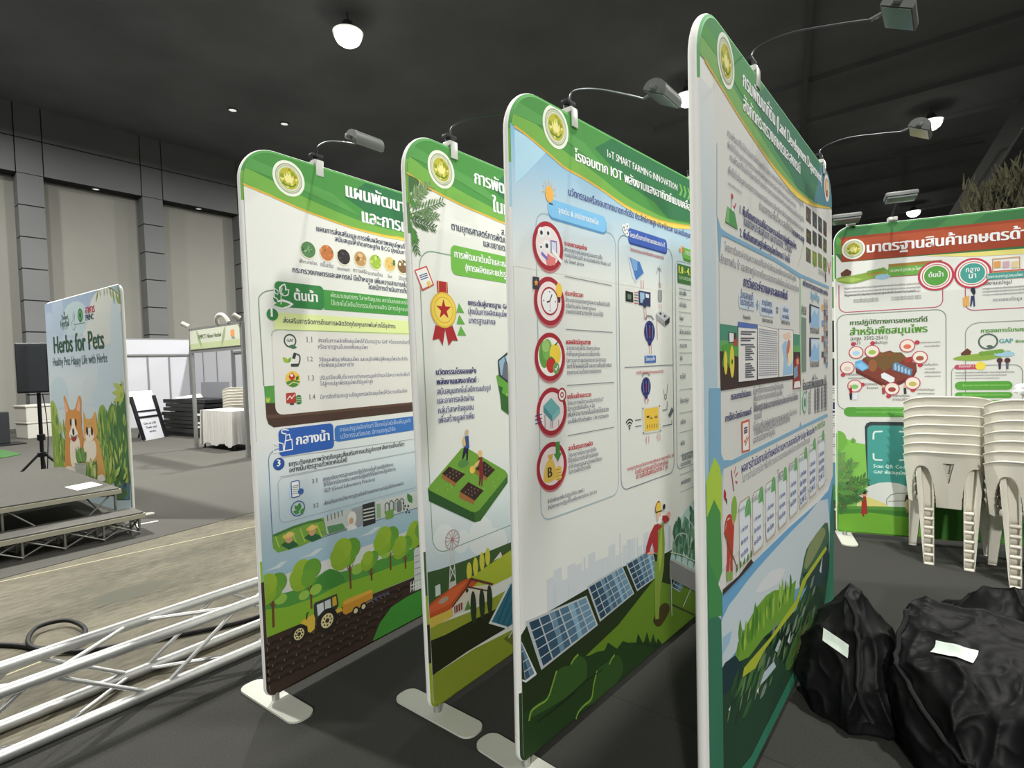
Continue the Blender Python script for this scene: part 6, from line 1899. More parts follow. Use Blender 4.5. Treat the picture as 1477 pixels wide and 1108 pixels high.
(t,5,541,'ผลการดำเนินงานจัดทำแผนที่ความเหมาะสมของดินสำหรับปลูก พืชสมุนไพร ','',333,1074,1150,2,1.08),
(t,5,542,'๒๐ ชนิดนำร่อง','',1490,1079,257,2,1.08),
(t,5,407,'ในการดำเนินการจัดทำพื้นที่ความเหมาะสมของสมุนไพรที่มีความต้องการของตลาดสูง','',337,1041,1035,0,1.2),
(l,6,543,8.0,0,0,[229,1101,251,1032]),
(l,6,544,6.0,0,0,[259,1086,273,1105]),
(l,6,544,6.0,0,0,[268,1074,291,1083]),
(l,6,544,6.0,0,0,[268,1059,287,1051]),
(f,6,545,173,1017,163,1056,0.3),
(f,6,546,187,1004,176,1028,0.2),
(o,6,547,4.0,301,773,420,983,20),
(b,5,548,304,783,417,981,20),
(p,7,500,0,[362,924,364,952,382,974,406,978,424,964,428,902,418,922]),
(l,8,549,3.0,0,0,[366,928,406,972]),
(t,8,550,'ฟ้าทะลายโจร','',291,953,70,0,1.2),
(t,8,551,'1. จังหวัดเลย','',316,883,74,1,1.2),
(t,8,551,'จังหวัดตาก','',316,843,74,1,1.2),
(t,8,551,'และลำปาง','',316,803,74,1,1.2),
(o,6,547,4.0,448,769,575,983,20),
(b,5,548,451,779,572,981,20),
(p,7,500,0,[517,935,519,963,537,985,561,989,579,975,583,913,573,933]),
(l,8,549,3.0,0,0,[521,939,561,983]),
(t,8,550,'ขมิ้นชัน','',438,953,73,0,1.2),
(t,8,551,'1. จังหวัดเลย','',463,883,81,1,1.2),
(t,8,551,'จังหวัดตาก','',463,843,81,1,1.2),
(t,8,551,'และลำปาง','',463,803,81,1,1.2),
(o,6,547,4.0,610,770,744,984,20),
(b,5,548,613,780,741,982,20),
(p,7,500,0,[684,940,686,968,704,990,728,994,746,980,750,918,740,938]),
(l,8,549,3.0,0,0,[688,944,728,988]),
(t,8,550,'กระชายดำ','',600,954,77,0,1.2),
(t,8,551,'1. จังหวัดเลย','',625,884,89,1,1.2),
(t,8,551,'จังหวัดตาก','',625,844,89,1,1.2),
(t,8,551,'และลำปาง','',625,804,89,1,1.2),
(o,6,547,4.0,786,770,921,990,20),
(b,5,548,789,780,918,988,20),
(p,7,500,0,[862,949,864,977,882,999,906,1003,924,989,928,927,918,947]),
(l,8,549,3.0,0,0,[866,953,906,997]),
(t,8,550,'ไพล','',776,960,78,0,1.2),
(t,8,551,'1. จังหวัดเลย','',801,890,91,1,1.2),
(t,8,551,'จังหวัดตาก','',801,850,91,1,1.2),
(t,8,551,'และลำปาง','',801,810,91,1,1.2),
(o,6,547,4.0,966,770,1112,1000,20),
(b,5,548,969,780,1109,998,20),
(p,7,500,0,[1051,959,1053,987,1071,1009,1095,1013,1113,999,1117,937,1107,957]),
(l,8,549,3.0,0,0,[1055,963,1095,1007]),
(t,8,550,'บัวบก','',956,970,83,0,1.2),
(t,8,551,'1. จังหวัดเลย','',981,900,101,1,1.2),
(t,8,551,'จังหวัดตาก','',981,860,101,1,1.2),
(t,8,551,'และลำปาง','',981,820,101,1,1.2),
(o,6,547,4.0,1146,770,1315,1010,20),
(b,5,548,1149,780,1312,1008,20),
(p,7,500,0,[1246,979,1248,1007,1266,1029,1290,1033,1308,1019,1312,957,1302,977]),
(l,8,549,3.0,0,0,[1250,983,1290,1027]),
(t,8,550,'กวาวเครือ','',1136,980,95,0,1.2),
(t,8,551,'1. จังหวัดเลย','',1161,910,124,1,1.2),
(t,8,551,'จังหวัดตาก','',1161,870,124,1,1.2),
(t,8,551,'และลำปาง','',1161,830,124,1,1.2),
(t,8,551,'12,045 ไร่','',1161,790,124,1,1.2),
(o,6,547,4.0,1353,773,1516,1022,20),
(b,5,548,1356,783,1513,1020,20),
(p,7,500,0,[1441,995,1443,1023,1461,1045,1485,1049,1503,1035,1507,973,1497,993]),
(l,8,549,3.0,0,0,[1445,999,1485,1043]),
(t,8,550,'มะขามป้อม','',1343,992,92,0,1.2),
(t,8,551,'1. จังหวัดเลย','',1368,922,118,1,1.2),
(t,8,551,'จังหวัดตาก','',1368,882,118,1,1.2),
(t,8,551,'และลำปาง','',1368,842,118,1,1.2),
(t,8,551,'12,045 ไร่','',1368,802,118,1,1.2),
(o,6,547,4.0,1566,773,1743,1037,20),
(b,5,548,1569,783,1740,1035,20),
(p,7,500,0,[1662,1010,1664,1038,1682,1060,1706,1064,1724,1050,1728,988,1718,1008]),
(l,8,549,3.0,0,0,[1666,1014,1706,1058]),
(t,8,550,'หญ้าหวาน','',1556,1007,99,0,1.2),
(t,8,551,'1. จังหวัดเลย','',1581,937,132,1,1.2),
(t,8,551,'จังหวัดตาก','',1581,897,132,1,1.2),
(t,8,551,'และลำปาง','',1581,857,132,1,1.2),
(t,8,551,'12,045 ไร่','',1581,817,132,1,1.2),
(p,7,552,0,[170,928,182,955,215,955,242,946,250,918,239,865,231,816,233,779,212,786,211,852,197,791,174,798,182,870]),
(r,7,552,199,931,35.0,10.0),
(d,8,553,246,958,20.0,30.0,14),
(d,9,554,252,977,26.0,40.0,16),
(l,9,555,6.0,0,0,[155,927,280,776]),
(p,7,556,0,[174,803,233,785,229,760,176,772]),
(p,7,557,0,[137,743,141,760,287,753,426,767,450,747,309,743]),
(f,8,558,271,769,276,797,0.3),
(f,8,558,307,769,313,797,0.3),
(f,8,558,346,769,351,797,0.3),
(f,8,558,385,768,391,797,0.3),
(f,8,558,426,768,432,798,0.3),
(p,2,559,0,[129,728,137,742,450,747,964,739,1588,716,1843,721,1985,780,1985,300,100,300]),
(p,3,560,2,[131,672,285,697,474,709,823,713,1290,708,1817,679,1807,291,885,490,129,527]),
(p,4,561,0,[136,617,219,604,197,578,131,566]),
(p,4,562,2,[471,633,664,649,888,588,754,570]),
(p,4,563,2,[1195,493,1286,556,1478,567,1639,570,1814,550,1847,398,1577,341,1150,409]),
(p,5,564,2,[1239,499,1332,554,1504,571,1667,563,1752,507,1476,470,1283,465]),
(p,4,565,0,[121,518,175,520,278,509,571,439,1067,351,1848,446,1840,125,1018,47,1900,60,100,60,111,226]),
(p,5,566,2,[127,528,195,524,289,497,320,433,212,434,134,445]),
(p,5,567,2,[1195,473,1424,422,1811,432,1837,246,1373,343]),
(p,6,568,0,[247,516,279,537,371,565,469,580,604,579,722,559,851,515,956,493,1071,484,1029,393,813,401,571,439,390,446,288,476]),
(s,7,[569,570,571,572],46,9,[278,488,544,992,426,488],[-10,30,40,90],0.22),
(p,8,573,0,[315,412,332,435,414,428,656,404,882,402,1068,398,1194,443,1750,443,1786,416,1281,415,1067,361,881,375,569,391,462,376]),
(p,6,574,2,[875,206,1145,253,1469,224,1417,168,1142,146,945,147]),
(p,7,575,0,[984,176,1187,217,1321,205,1142,146]),
(s,6,[576,577,578,579,580,581],90,6,[147,277,416,1466,148,363],[30,120,10,60],0.14),
(p,8,582,0,[511,290,567,312,698,294,728,259,594,275]),
(p,8,583,0,[714,329,785,343,811,323,751,305]),
(p,8,355,0,[472,290,498,291,490,270]),
(p,8,584,0,[913,280,969,304,942,259]),
(p,8,585,0,[174,378,194,378,190,366]),
(p,8,586,0,[1578,363,1663,416,1621,338]),
(p,8,587,0,[12,45,1985,45,1985,740,1900,620,1840,300,1700,150,1200,110,400,100,120,160,12,160]),
(p,6,588,0,[12,45,12,760,123,675,128,488,125,45]),
(p,6,589,0,[12,900,12,720,135,684,133,750]),
],
'p5':[
(g,0,590,590,[12,1900,2988,1900,2988,400,12,400]),
(p,1,591,0,[12,2235,12,2419,12,2438,2988,2438,2988,2120,583,2170,55,2173,12,2243]),
(p,2,592,0,[12,2246,12,2346,25,2384,57,2337,56,2231]),
(p,2,593,0,[201,2349,420,2365,538,2438,276,2438]),
(p,2,593,0,[629,2339,853,2353,961,2438,743,2438]),
(b,3,594,51,2176,2900,2366,0),
(b,4,595,51,2276,2900,2346,0),
(p,2,596,0,[583,2168,853,2163,1168,2158,2988,2166,2988,2086,1168,2121,853,2133]),
(d,5,8,133,2267,78.0,78.0,36),
(r,6,9,133,2267,63.2,4.7),
(r,6,10,133,2267,55.4,7.8),
(d,6,11,133,2267,48.4,48.4,30),
(d,7,12,135,2295,7.0,7.0,8),
(d,7,13,109,2248,5.1,5.1,8),
(d,7,14,169,2270,6.3,6.3,8),
(d,7,15,137,2305,7.6,7.6,8),
(d,7,12,148,2244,8.7,8.7,8),
(d,7,13,151,2292,10.1,10.1,8),
(d,7,14,100,2262,8.9,8.9,8),
(d,7,15,165,2280,8.4,8.4,8),
(d,7,12,131,2273,10.1,10.1,8),
(d,7,13,101,2272,10.2,10.2,8),
(d,7,14,125,2230,7.1,7.1,8),
(d,7,15,142,2242,10.5,10.5,8),
(f,8,16,126,2243,109,2281,0.16),
(f,8,16,130,2243,123,2292,0.16),
(f,8,16,135,2243,139,2295,0.16),
(f,8,16,140,2243,156,2282,0.16),
(l,8,17,6.2,0,3,[98,2242,126,2234,149,2235,166,2251]),
(t,6,18,'มาตรฐานสินค้าเกษตรด้','านสมุนไพร',225,2230,913,2,1.08),
(o,3,597,6.0,33,1782,696,2031,50),
(o,3,597,6.0,830,1744,2600,1958,50),
(b,4,598,12,1996,60,2048,0),
(p,5,599,2,[12,2037,35,2057,124,2064,224,2079,310,2096,361,2085,354,2057,298,2034,224,2023,149,2003,61,2008]),
(p,6,600,0,[12,2036,99,2054,199,2031,124,2011]),
(p,7,601,0,[46,2089,87,2120,120,2096,112,2065,51,2062]),
(p,7,602,0,[212,2070,310,2086,322,2070,227,2055]),
(d,7,603,322,2037,50.0,20.0,14),
(d,8,604,237,2078,18.0,14.0,10),
(d,8,604,259,2082,18.0,14.0,10),
(d,8,604,281,2085,18.0,14.0,10),
(d,8,604,303,2089,18.0,14.0,10),
(d,8,604,325,2093,18.0,14.0,10),
(b,4,323,361,2042,692,2128,0),
(b,5,605,359,2032,628,2105,10),
(t,6,606,'แปลงปลูกสมุนไพร','',370,2067,201,1,1.2),
(l,4,597,12.0,0,0,[730,2008,797,2010]),
(l,4,597,12.0,0,0,[950,2011,2900,2011]),
(d,6,607,655,2014,110.0,110.0,36),
(d,7,608,655,2014,96.0,96.0,36),
(d,8,609,655,2014,86.0,86.0,32),
(d,9,608,655,2014,80.0,80.0,32),
(d,10,610,655,2014,72.0,72.0,32),
(d,6,607,872,2012,110.0,110.0,36),
(d,7,608,872,2012,96.0,96.0,36),
(d,8,609,872,2012,86.0,86.0,32),
(d,9,608,872,2012,80.0,80.0,32),
(d,10,611,872,2012,72.0,72.0,32),
(t,12,18,'ต้นน้ำ','',611,2005,88,1,1.2),
(t,12,18,'กลาง','',833,2023,80,1,1.2),
(t,12,18,'น้ำ','',850,1976,42,1,1.2),
(b,7,612,948,1957,2200,2002,20),
(t,8,613,'โรงงานแปรรูปสมุนไพร','',956,1968,200,1,1.2),
(o,5,614,6.0,988,2007,1138,2102,0),
(p,6,615,0,[995,2083,1033,2085,1033,2039,995,2038]),
(p,6,616,0,[1044,2078,1082,2080,1082,2035,1044,2033]),
(p,6,617,0,[1092,2074,1130,2075,1130,2030,1092,2028]),
(t,5,618,'ข้อมูลการผลิตสมุนไพรตามมาตรฐานสินค้าเกษตรในประเทศไทย เกษตรกรปลูก','',70,1961,490,1,1.2),
(t,5,618,'ข้อมูลการผลิตสมุนไพรตามมาตรฐานสินค้าเกษตรในประเทศไทย เกษตรกรปลูก','',70,1933,490,1,1.2),
(t,5,618,'ข้อมูลการผลิตสมุนไพรตามมาตรฐานสินค้าเกษตรในประเทศไทย เกษตรกรปลูก','',70,1906,490,1,1.2),
(t,5,618,'ข้อมูลการผลิตสมุนไพรตามมาตรฐานสินค้าเกษตรในประเทศไ','',70,1907,460,1,1.2),
(t,5,387,'สแกนเพื่อดูข้อมูลเพิ่มเติม','',130,1868,166,1,1.2),
(t,5,387,'มาตรฐานสินค้าเกษตร ๒๕๖๑','',379,1868,185,1,1.2),
(t,5,387,'สแกนเพื่อดูข้อมูลเพิ่มเติม','',130,1852,166,1,1.2),
(t,5,387,'มาตรฐานสินค้าเกษตร ๒๕๖๑','',379,1852,186,1,1.2),
(t,5,320,'โรงงานแปรรูป','',926,1920,167,1,1.2),
(t,5,618,'มาตรฐานการผลิตสมุนไพรแปรรูปและผลิตภัณฑ์','',929,1890,253,1,1.2),
(t,5,618,'มาตรฐานการผลิตสมุนไพรแปรรูปและผลิตภัณฑ์','',929,1868,253,1,1.2),
(t,5,618,'มาตรฐานการผลิตสมุนไพรแปรรูปและผลิตภัณฑ์','',929,1845,253,1,1.2),
(t,5,387,'ตรวจสอบข้อมูล','',988,1800,163,1,1.2),
(p,7,619,0,[859,1890,866,1910,885,1909,890,1874,881,1848]),
(p,7,620,0,[863,1849,883,1850,887,1773,878,1770,874,1821,865,1774,857,1775]),
(p,6,621,0,[814,1839,852,1853,854,1782,817,1771]),
(o,3,622,6.0,18,1018,715,1764,60),
(t,5,623,'การปฏิบัติทางการเกษตรที่ดี','',106,1680,495,2,1.08),
(t,5,624,'สำหรับพืชสมุนไพร','',106,1601,495,2,1.08),
(t,5,625,'(มกษ. 3502-2561)','',108,1560,245,1,1.2),
(p,4,206,0,[139,1348,195,1420,367,1472,533,1366,536,1309,509,1267,438,1211,354,1195,144,1318]),
(p,5,626,0,[144,1330,354,1205,510,1274,536,1338,535,1306,509,1250,356,1175,144,1304]),
(p,5,627,0,[195,1420,270,1461,439,1455,475,1410,330,1314]),
(p,6,628,0,[137,1392,176,1409,238,1345,188,1317,139,1348]),
(p,7,629,0,[139,1370,182,1383,222,1346,182,1323]),
(p,7,630,0,[385,1370,403,1384,510,1324,498,1274,381,1324]),
(p,8,603,0,[393,1363,405,1375,409,1326,397,1318]),
(p,8,603,0,[415,1351,427,1363,430,1317,418,1309]),
(p,8,603,0,[436,1339,448,1351,452,1308,440,1300]),
(p,8,603,0,[458,1327,470,1339,473,1299,461,1291]),
(p,8,603,0,[479,1315,491,1327,494,1290,482,1282]),
(p,7,631,0,[308,1293,330,1305,396,1262,393,1233,366,1226,311,1264]),
(p,6,632,0,[451,1411,510,1423,516,1388,463,1368]),
(d,7,633,254,1359,30.0,50.0,10),
(p,6,634,0,[282,1431,306,1467,333,1430]),
(p,6,634,0,[343,1429,365,1464,389,1428]),
(d,7,597,145,1465,50.0,50.0,26),
(d,8,635,145,1465,43.0,43.0,24),
(d,9,636,145,1459,25.0,18.0,14),
(d,7,597,251,1469,50.0,50.0,26),
(d,8,635,251,1469,43.0,43.0,24),
(d,9,191,251,1463,25.0,18.0,14),
(d,7,597,477,1503,50.0,50.0,26),
(d,8,635,477,1503,43.0,43.0,24),
(d,9,637,477,1497,25.0,18.0,14),
(d,7,597,555,1412,50.0,50.0,26),
(d,8,635,555,1412,43.0,43.0,24),
(d,9,638,555,1406,25.0,18.0,14),
(d,7,597,85,1346,50.0,50.0,26),
(d,8,635,85,1346,43.0,43.0,24),
(d,9,639,85,1340,25.0,18.0,14),
(d,7,597,509,1220,50.0,50.0,26),
(d,8,635,509,1220,43.0,43.0,24),
(d,9,640,509,1214,25.0,18.0,14),
(d,7,597,378,1179,50.0,50.0,26),
(d,8,635,378,1179,43.0,43.0,24),
(d,9,641,378,1173,25.0,18.0,14),
(d,7,597,134,1203,50.0,50.0,26),
(d,8,635,134,1203,43.0,43.0,24),
(d,9,642,134,1198,25.0,18.0,14),
(t,5,643,'น้ำ','',142,1527,30,1,1.2),
(d,6,414,127,1532,16.0,16.0,12),
(t,5,643,'พื้นที่ปลูก','',270,1526,81,1,1.2),
(d,6,414,255,1533,16.0,16.0,12),
(t,5,643,'การจัดการกระบวนการ','',553,1518,126,1,1.2),
(d,6,414,539,1526,16.0,16.0,12),
(t,5,643,'ก่อนการเก็บเกี่ยว','',583,1490,94,1,1.2),
(t,5,643,'การเก็บเกี่ยว','',571,1349,95,1,1.2),
(d,6,414,557,1355,16.0,16.0,12),
(t,5,643,'และการปฏิบัติ','',585,1321,62,1,1.2),
(t,5,643,'หลังการเก็บเกี่ยว','',584,1293,99,1,1.2),
(t,5,643,'การจัดการคุณภาพ','',584,1265,97,1,1.2),
(t,5,643,'วัตถุอันตราย','',70,1285,100,1,1.2),
(d,6,414,55,1291,16.0,16.0,12),
(t,5,643,'ทางการเกษตร','',89,1256,116,1,1.2),
(t,5,643,'สุขลักษณะ','',201,1208,89,1,1.2),
(d,6,414,186,1213,16.0,16.0,12),
(t,5,643,'ส่วนบุคคล','',214,1180,74,1,1.2),
(t,5,643,'การพักผลิตผล','',370,1116,119,1,1.2),
(d,6,414,356,1121,16.0,16.0,12),
(t,5,643,'การขนย้าย','',382,1087,103,1,1.2),
(t,5,643,'การบันทึกข้อมูล','',526,1162,116,1,1.2),
(d,6,414,511,1167,16.0,16.0,12),
(t,5,643,'และการตามสอบ','',537,1134,107,1,1.2),
(p,9,644,0,[97,1186,115,1193,117,1142,100,1139]),
(d,9,645,108,1201,12.0,12.0,10),
(p,9,646,0,[452,1182,469,1189,471,1139,454,1136]),
(d,9,645,462,1196,12.0,12.0,10),
(p,9,647,0,[313,1184,330,1191,333,1140,315,1137]),
(d,9,645,323,1198,12.0,12.0,10),
(p,9,648,0,[97,1149,117,1149,114,1094,102,1094]),
(p,8,301,0,[120,1149,150,1149,147,1097,122,1097]),
(b,4,649,59,963,1600,1038,60),
(t,5,650,'ครอบคลุมข้อกำหนดการปฏิบัติทางการเกษตรที่ดี','',142,1025,331,1,1.2),
(t,5,650,'ครอบคลุมข้อกำหนดการปฏิบัติทางการเกษตรที่ดี','',142,993,331,1,1.2),
(o,3,651,6.0,830,400,2800,1653,80),
(t,5,624,'การขอการรับรอง','มาตรฐาน',920,1579,247,2,1.08),
(t,5,652,'GAP','',1025,1499,76,2,1.08),
(t,5,624,'พืชสมุนไพร','',1115,1499,109,2,1.08),
(r,5,653,961,1514,53.0,10.0),
(f,6,653,950,1483,998,1468,0.25),
(p,5,599,2,[756,1398,807,1416,896,1427,1025,1440,1088,1444,1067,1411,993,1387,906,1376,785,1384]),
(p,7,601,0,[802,1434,841,1470,865,1446,858,1423,807,1419]),
(d,8,604,928,1430,22.0,15.0,10),
(d,8,604,954,1433,22.0,15.0,10),
(d,8,604,980,1436,22.0,15.0,10),
(d,8,604,1006,1439,22.0,15.0,10),
(d,8,604,1031,1442,22.0,15.0,10),
(d,7,603,1052,1421,60.0,20.0,14),
(b,5,597,765,1316,928,1351,30),
(t,7,654,'ขั้นตอนที่ 1','',791,1330,85,1,1.2),
(d,7,655,917,1339,30.0,30.0,16),
(p,7,656,0,[1019,1366,1036,1368,1034,1314,1021,1311]),
(d,8,657,1027,1376,18.0,18.0,10),
(p,7,658,0,[1061,1364,1078,1366,1076,1313,1063,1310]),
(d,8,657,1070,1375,18.0,18.0,10),
(o,4,622,5.0,747,960,1154,1343,50),
(t,5,618,'เกษตรกรยื่นคำขอรับรองแหล่งผลิต ตามมาตรฐานสินค้าเกษตร','',769,1287,340,1,1.2),
(t,5,618,'เกษตรกรยื่นคำขอรับรองแหล่งผลิต ตามมาตรฐานสินค้าเกษตร','',769,1267,298,1,1.2),
(t,5,618,'เกษตรกรยื่นคำขอรับรองแหล่งผลิต ตามมาตรฐานสินค้าเกษตร','',769,1246,256,1,1.2),
(b,5,649,767,1164,1099,1227,30),
(t,7,659,'ผู้ตรวจประเมินแปลงพิจารณาคำขอรับรอง','',813,1192,265,1,1.2),
(b,5,649,767,1105,1099,1148,30),
(t,7,659,'ผู้ตรวจประเมินแปลงพิจารณาคำขอรับรอง','',813,1123,266,1,1.2),
(b,5,649,767,1051,1099,1092,30),
(t,7,659,'ผู้ตรวจประเมินแปลงพิจารณาคำขอรับรอง','',812,1068,266,1,1.2),
(p,3,660,0,[12,830,12,827,51,805,115,762,215,743,507,694,2988,700,2988,100,12,100]),
(d,4,661,-7,793,50.0,50.0,16),
(d,4,661,18,794,55.0,55.0,16),
(d,4,661,38,760,45.0,45.0,16),
(d,4,661,5,737,60.0,60.0,16),
(d,4,661,120,770,20.0,20.0,16),
(p,4,263,0,[109,755,120,807,130,755]),
(p,5,662,0,[199,883,211,911,236,923,1620,927,1620,380,216,417,203,698]),
(b,6,663,216,420,1580,896,35),
(l,7,613,12.0,0,0,[255,785,257,832,266,846,315,850]),
(l,7,613,12.0,0,0,[422,850,465,850,474,837,475,788]),
(l,7,613,12.0,0,0,[255,678,256,638,267,627,314,627]),
(l,7,613,12.0,0,0,[421,630,464,635,474,647,475,687]),
(t,7,664,'Scan QR Code','',254,566,223,2,1.08),
(t,7,664,'GAP พืชสมุนไพร','',254,520,223,2,1.08),
(p,8,665,0,[143,257,144,308,169,370,219,417,288,448,350,457,422,451,494,419,535,379,576,324,588,238,142,203]),
(l,9,622,6.0,0,0,[339,270,339,322,367,360,410,376,470,380,518,356,529,292]),
(l,9,622,5.0,0,0,[349,308,529,326]),
(p,9,666,0,[156,309,213,335,324,291,349,267,149,249]),
(p,10,667,0,[12,246,12,246,262,263,529,274,2988,290,2988,120,12,120]),
(p,11,668,0,[12,221,174,236,529,241,738,236,385,178,224,187,12,183]),
(p,11,669,0,[12,180,12,180,237,211,529,190,2988,200,2988,45,12,45]),
(p,12,670,0,[12,60,135,53,384,46,2988,100,2988,45,12,45]),
(d,12,671,669,159,120.0,120.0,18),
(d,12,671,760,146,140.0,140.0,18),
(d,12,671,917,167,160.0,160.0,18),
(d,12,671,1068,166,180.0,180.0,18),
(p,13,672,0,[175,310,188,341,203,335,210,261,212,197,169,193]),
(d,13,520,191,356,20.0,20.0,12),
(d,14,673,191,370,18.0,18.0,10),
(l,13,674,10.0,0,0,[184,195,186,174]),
(p,13,675,0,[465,338,496,340,505,261,460,257]),
(d,13,645,479,355,20.0,20.0,12),
(p,14,676,0,[452,308,463,362,482,375,501,362,505,307,494,332,467,331]),
(l,13,645,10.0,0,0,[472,258,472,229]),
(l,13,645,10.0,0,0,[491,260,491,231]),
(l,15,677,8.0,0,0,[12,343,188,475]),
(f,16,678,12,356,88,340,0.16),
(f,16,679,12,356,28,453,0.16),
(f,16,680,31,371,135,350,0.16),
(f,16,681,31,371,47,447,0.16),
(f,16,682,54,386,145,367,0.16),
(f,16,683,54,386,73,482,0.16),
(f,16,684,76,401,142,387,0.16),
(f,16,685,76,401,94,491,0.16),
(f,16,686,99,416,169,401,0.16),
(f,16,687,99,416,115,498,0.16),
(f,16,688,121,431,176,419,0.16),
(f,16,689,121,431,135,498,0.16),
(f,16,690,143,445,217,430,0.16),
(f,16,691,143,445,154,499,0.16),
(f,16,692,166,460,230,447,0.16),
(f,16,693,166,460,176,510,0.16),
(f,16,694,188,475,239,465,0.16),
(f,16,695,188,475,200,531,0.16),
(l,15,696,8.0,0,0,[12,404,113,591]),
(f,16,697,12,422,69,436,0.18),
(f,16,698,12,422,12,510,0.18),
(f,16,699,18,446,108,465,0.18),
(f,16,700,18,446,12,510,0.18),
(f,16,701,34,470,107,485,0.18),
(f,16,702,34,470,20,537,0.18),
(f,16,703,49,494,114,507,0.18),
(f,16,704,49,494,36,561,0.18),
(f,16,705,65,519,124,530,0.18),
(f,16,706,65,519,55,572,0.18),
(f,16,707,81,543,127,552,0.18),
(f,16,708,81,543,69,601,0.18),
(f,16,709,97,567,150,577,0.18),
(f,16,710,97,567,85,628,0.18),
(f,16,711,113,591,163,601,0.18),
(f,16,712,113,591,103,643,0.18),
(l,15,713,8.0,0,0,[12,328,150,339]),
(f,16,714,12,329,82,261,0.16),
(f,16,715,12,329,56,388,0.16),
(f,16,716,25,330,99,266,0.16),
(f,16,717,25,330,87,401,0.16),
(f,16,718,46,332,118,269,0.16),
(f,16,719,46,332,109,404,0.16),
(f,16,720,67,333,126,281,0.16),
(f,16,721,67,333,117,391,0.16),
(f,16,722,87,334,150,280,0.16),
(f,16,723,87,334,135,389,0.16),
(f,16,724,108,336,162,288,0.16),
(f,16,725,108,336,157,391,0.16),
(f,16,726,129,337,176,296,0.16),
(f,16,727,129,337,164,377,0.16),
(f,16,728,150,339,196,298,0.16),
(f,16,729,150,339,192,387,0.16),
(l,15,730,8.0,0,0,[12,343,46,226]),
(f,16,731,12,331,12,253,0.18),
(f,16,732,12,331,88,300,0.18),
(f,16,733,12,310,12,239,0.18),
(f,16,734,12,310,85,283,0.18),
(f,16,735,15,289,12,217,0.18),
(f,16,736,15,289,91,263,0.18),
(f,16,737,26,268,12,218,0.18),
(f,16,738,26,268,76,251,0.18),
(f,16,739,36,247,19,198,0.18),
(f,16,740,36,247,78,233,0.18),
(f,16,741,46,226,30,178,0.18),
(f,16,742,46,226,87,212,0.18),
(l,15,743,8.0,0,0,[12,510,37,662]),
(f,16,744,12,525,75,569,0.2),
(f,16,745,12,525,12,579,0.2),
(f,16,746,12,548,58,578,0.2),
(f,16,747,12,548,12,613,0.2),
(f,16,748,13,571,70,604,0.2),
(f,16,749,13,571,12,626,0.2),
(f,16,750,19,594,68,623,0.2),
(f,16,751,19,594,12,637,0.2),
(f,16,752,25,617,64,640,0.2),
(f,16,753,25,617,12,666,0.2),
(f,16,754,31,640,71,663,0.2),
(f,16,755,31,640,12,673,0.2),
(f,16,756,37,662,72,683,0.2),
(f,16,757,37,662,14,702,0.2),
(l,15,192,8.0,0,0,[12,373,182,400]),
(f,16,758,12,376,67,331,0.16),
(f,16,759,12,376,55,438,0.16),
(f,16,760,33,380,93,335,0.16),
(f,16,761,33,380,88,452,0.16),
(f,16,762,58,383,123,334,0.16),
(f,16,763,58,383,95,432,0.16),
(f,16,764,83,386,137,345,0.16),
(f,16,765,83,386,131,451,0.16),
(f,16,766,107,390,161,349,0.16),
(f,16,767,107,390,146,441,0.16),
(f,16,768,132,393,184,354,0.16),
(f,16,769,132,393,161,431,0.16),
(f,16,86,157,397,192,370,0.16),
(f,16,770,157,397,183,432,0.16),
(f,16,771,182,400,220,372,0.16),
(f,16,772,182,400,212,440,0.16),
],
'pet':[
(g,0,773,774,[12,2371,2288,2371,2288,1400,12,1400]),
(g,0,774,775,[12,1400,2288,1400,2288,45,12,45]),
(d,1,776,144,2141,160.0,120.0,30),
(d,1,777,1889,2176,420.0,200.0,30),
(d,1,778,1736,1951,500.0,180.0,30),
(d,1,779,1015,2115,400.0,200.0,30),
(d,1,780,465,2226,200.0,300.0,30),
(d,1,781,2144,1773,150.0,500.0,30),
(d,2,782,1408,1307,300.0,170.0,30),
(d,2,783,1828,1447,250.0,200.0,30),
(d,2,784,1729,1237,350.0,160.0,30),
(d,2,785,360,1274,300.0,200.0,30),
(l,4,786,12.0,0,0,[1997,2371,2142,2329,2265,2271,2288,2243]),
(f,5,787,1735,2371,1655,2252,0.12),
(f,5,787,1776,2371,1785,2295,0.12),
(f,5,788,1897,2371,1885,2293,0.12),
(f,5,788,1966,2371,1964,2293,0.12),
(f,5,788,2034,2371,2075,2252,0.12),
(f,5,788,2107,2348,2142,2185,0.12),
(f,5,787,2178,2318,2234,2177,0.12),
(f,5,787,2248,2281,2270,2173,0.12),
(f,5,789,2288,2268,2288,2177,0.12),
(f,5,787,2222,2366,2288,2274,0.12),
(p,3,790,2,[2186,2371,2288,2318,2288,2169,2203,2225,2265,2271]),
(t,5,791,'Thailand','',579,2136,224,1,1.2),
(t,5,792,'Herbal','',545,2055,274,2,1.08),
(f,5,793,700,2186,670,2232,0.4),
(t,5,794,'EXPO 2024','',573,2022,200,0,1.2),
(f,5,795,966,2101,996,2218,0.3),
(r,5,796,960,2059,55.0,10.0),
(d,5,797,1187,2148,75.0,75.0,24),
(d,6,798,1187,2148,50.0,50.0,20),
(f,7,799,1180,2103,1194,2194,0.4),
(l,5,800,8.0,0,0,[971,2058,1326,2059]),
(t,5,801,'อาหาร','',1345,2152,265,2,1.08),
(t,5,802,'PRINC','',1343,2078,225,2,1.08),
(t,5,803,'Herbs for Pets','',267,1756,1544,2,1.1),
(t,5,804,'Healthy Pets Happy Life with Herbs','',204,1606,1675,1,1.2),
(d,3,805,101,848,200.0,330.0,28),
(d,3,806,-60,609,250.0,350.0,28),
(d,3,806,237,530,300.0,250.0,28),
(d,3,805,-61,1322,70.0,300.0,28),
(d,3,806,1676,855,170.0,300.0,28),
(d,3,807,1950,812,200.0,360.0,28),
(d,3,808,2190,879,150.0,500.0,28),
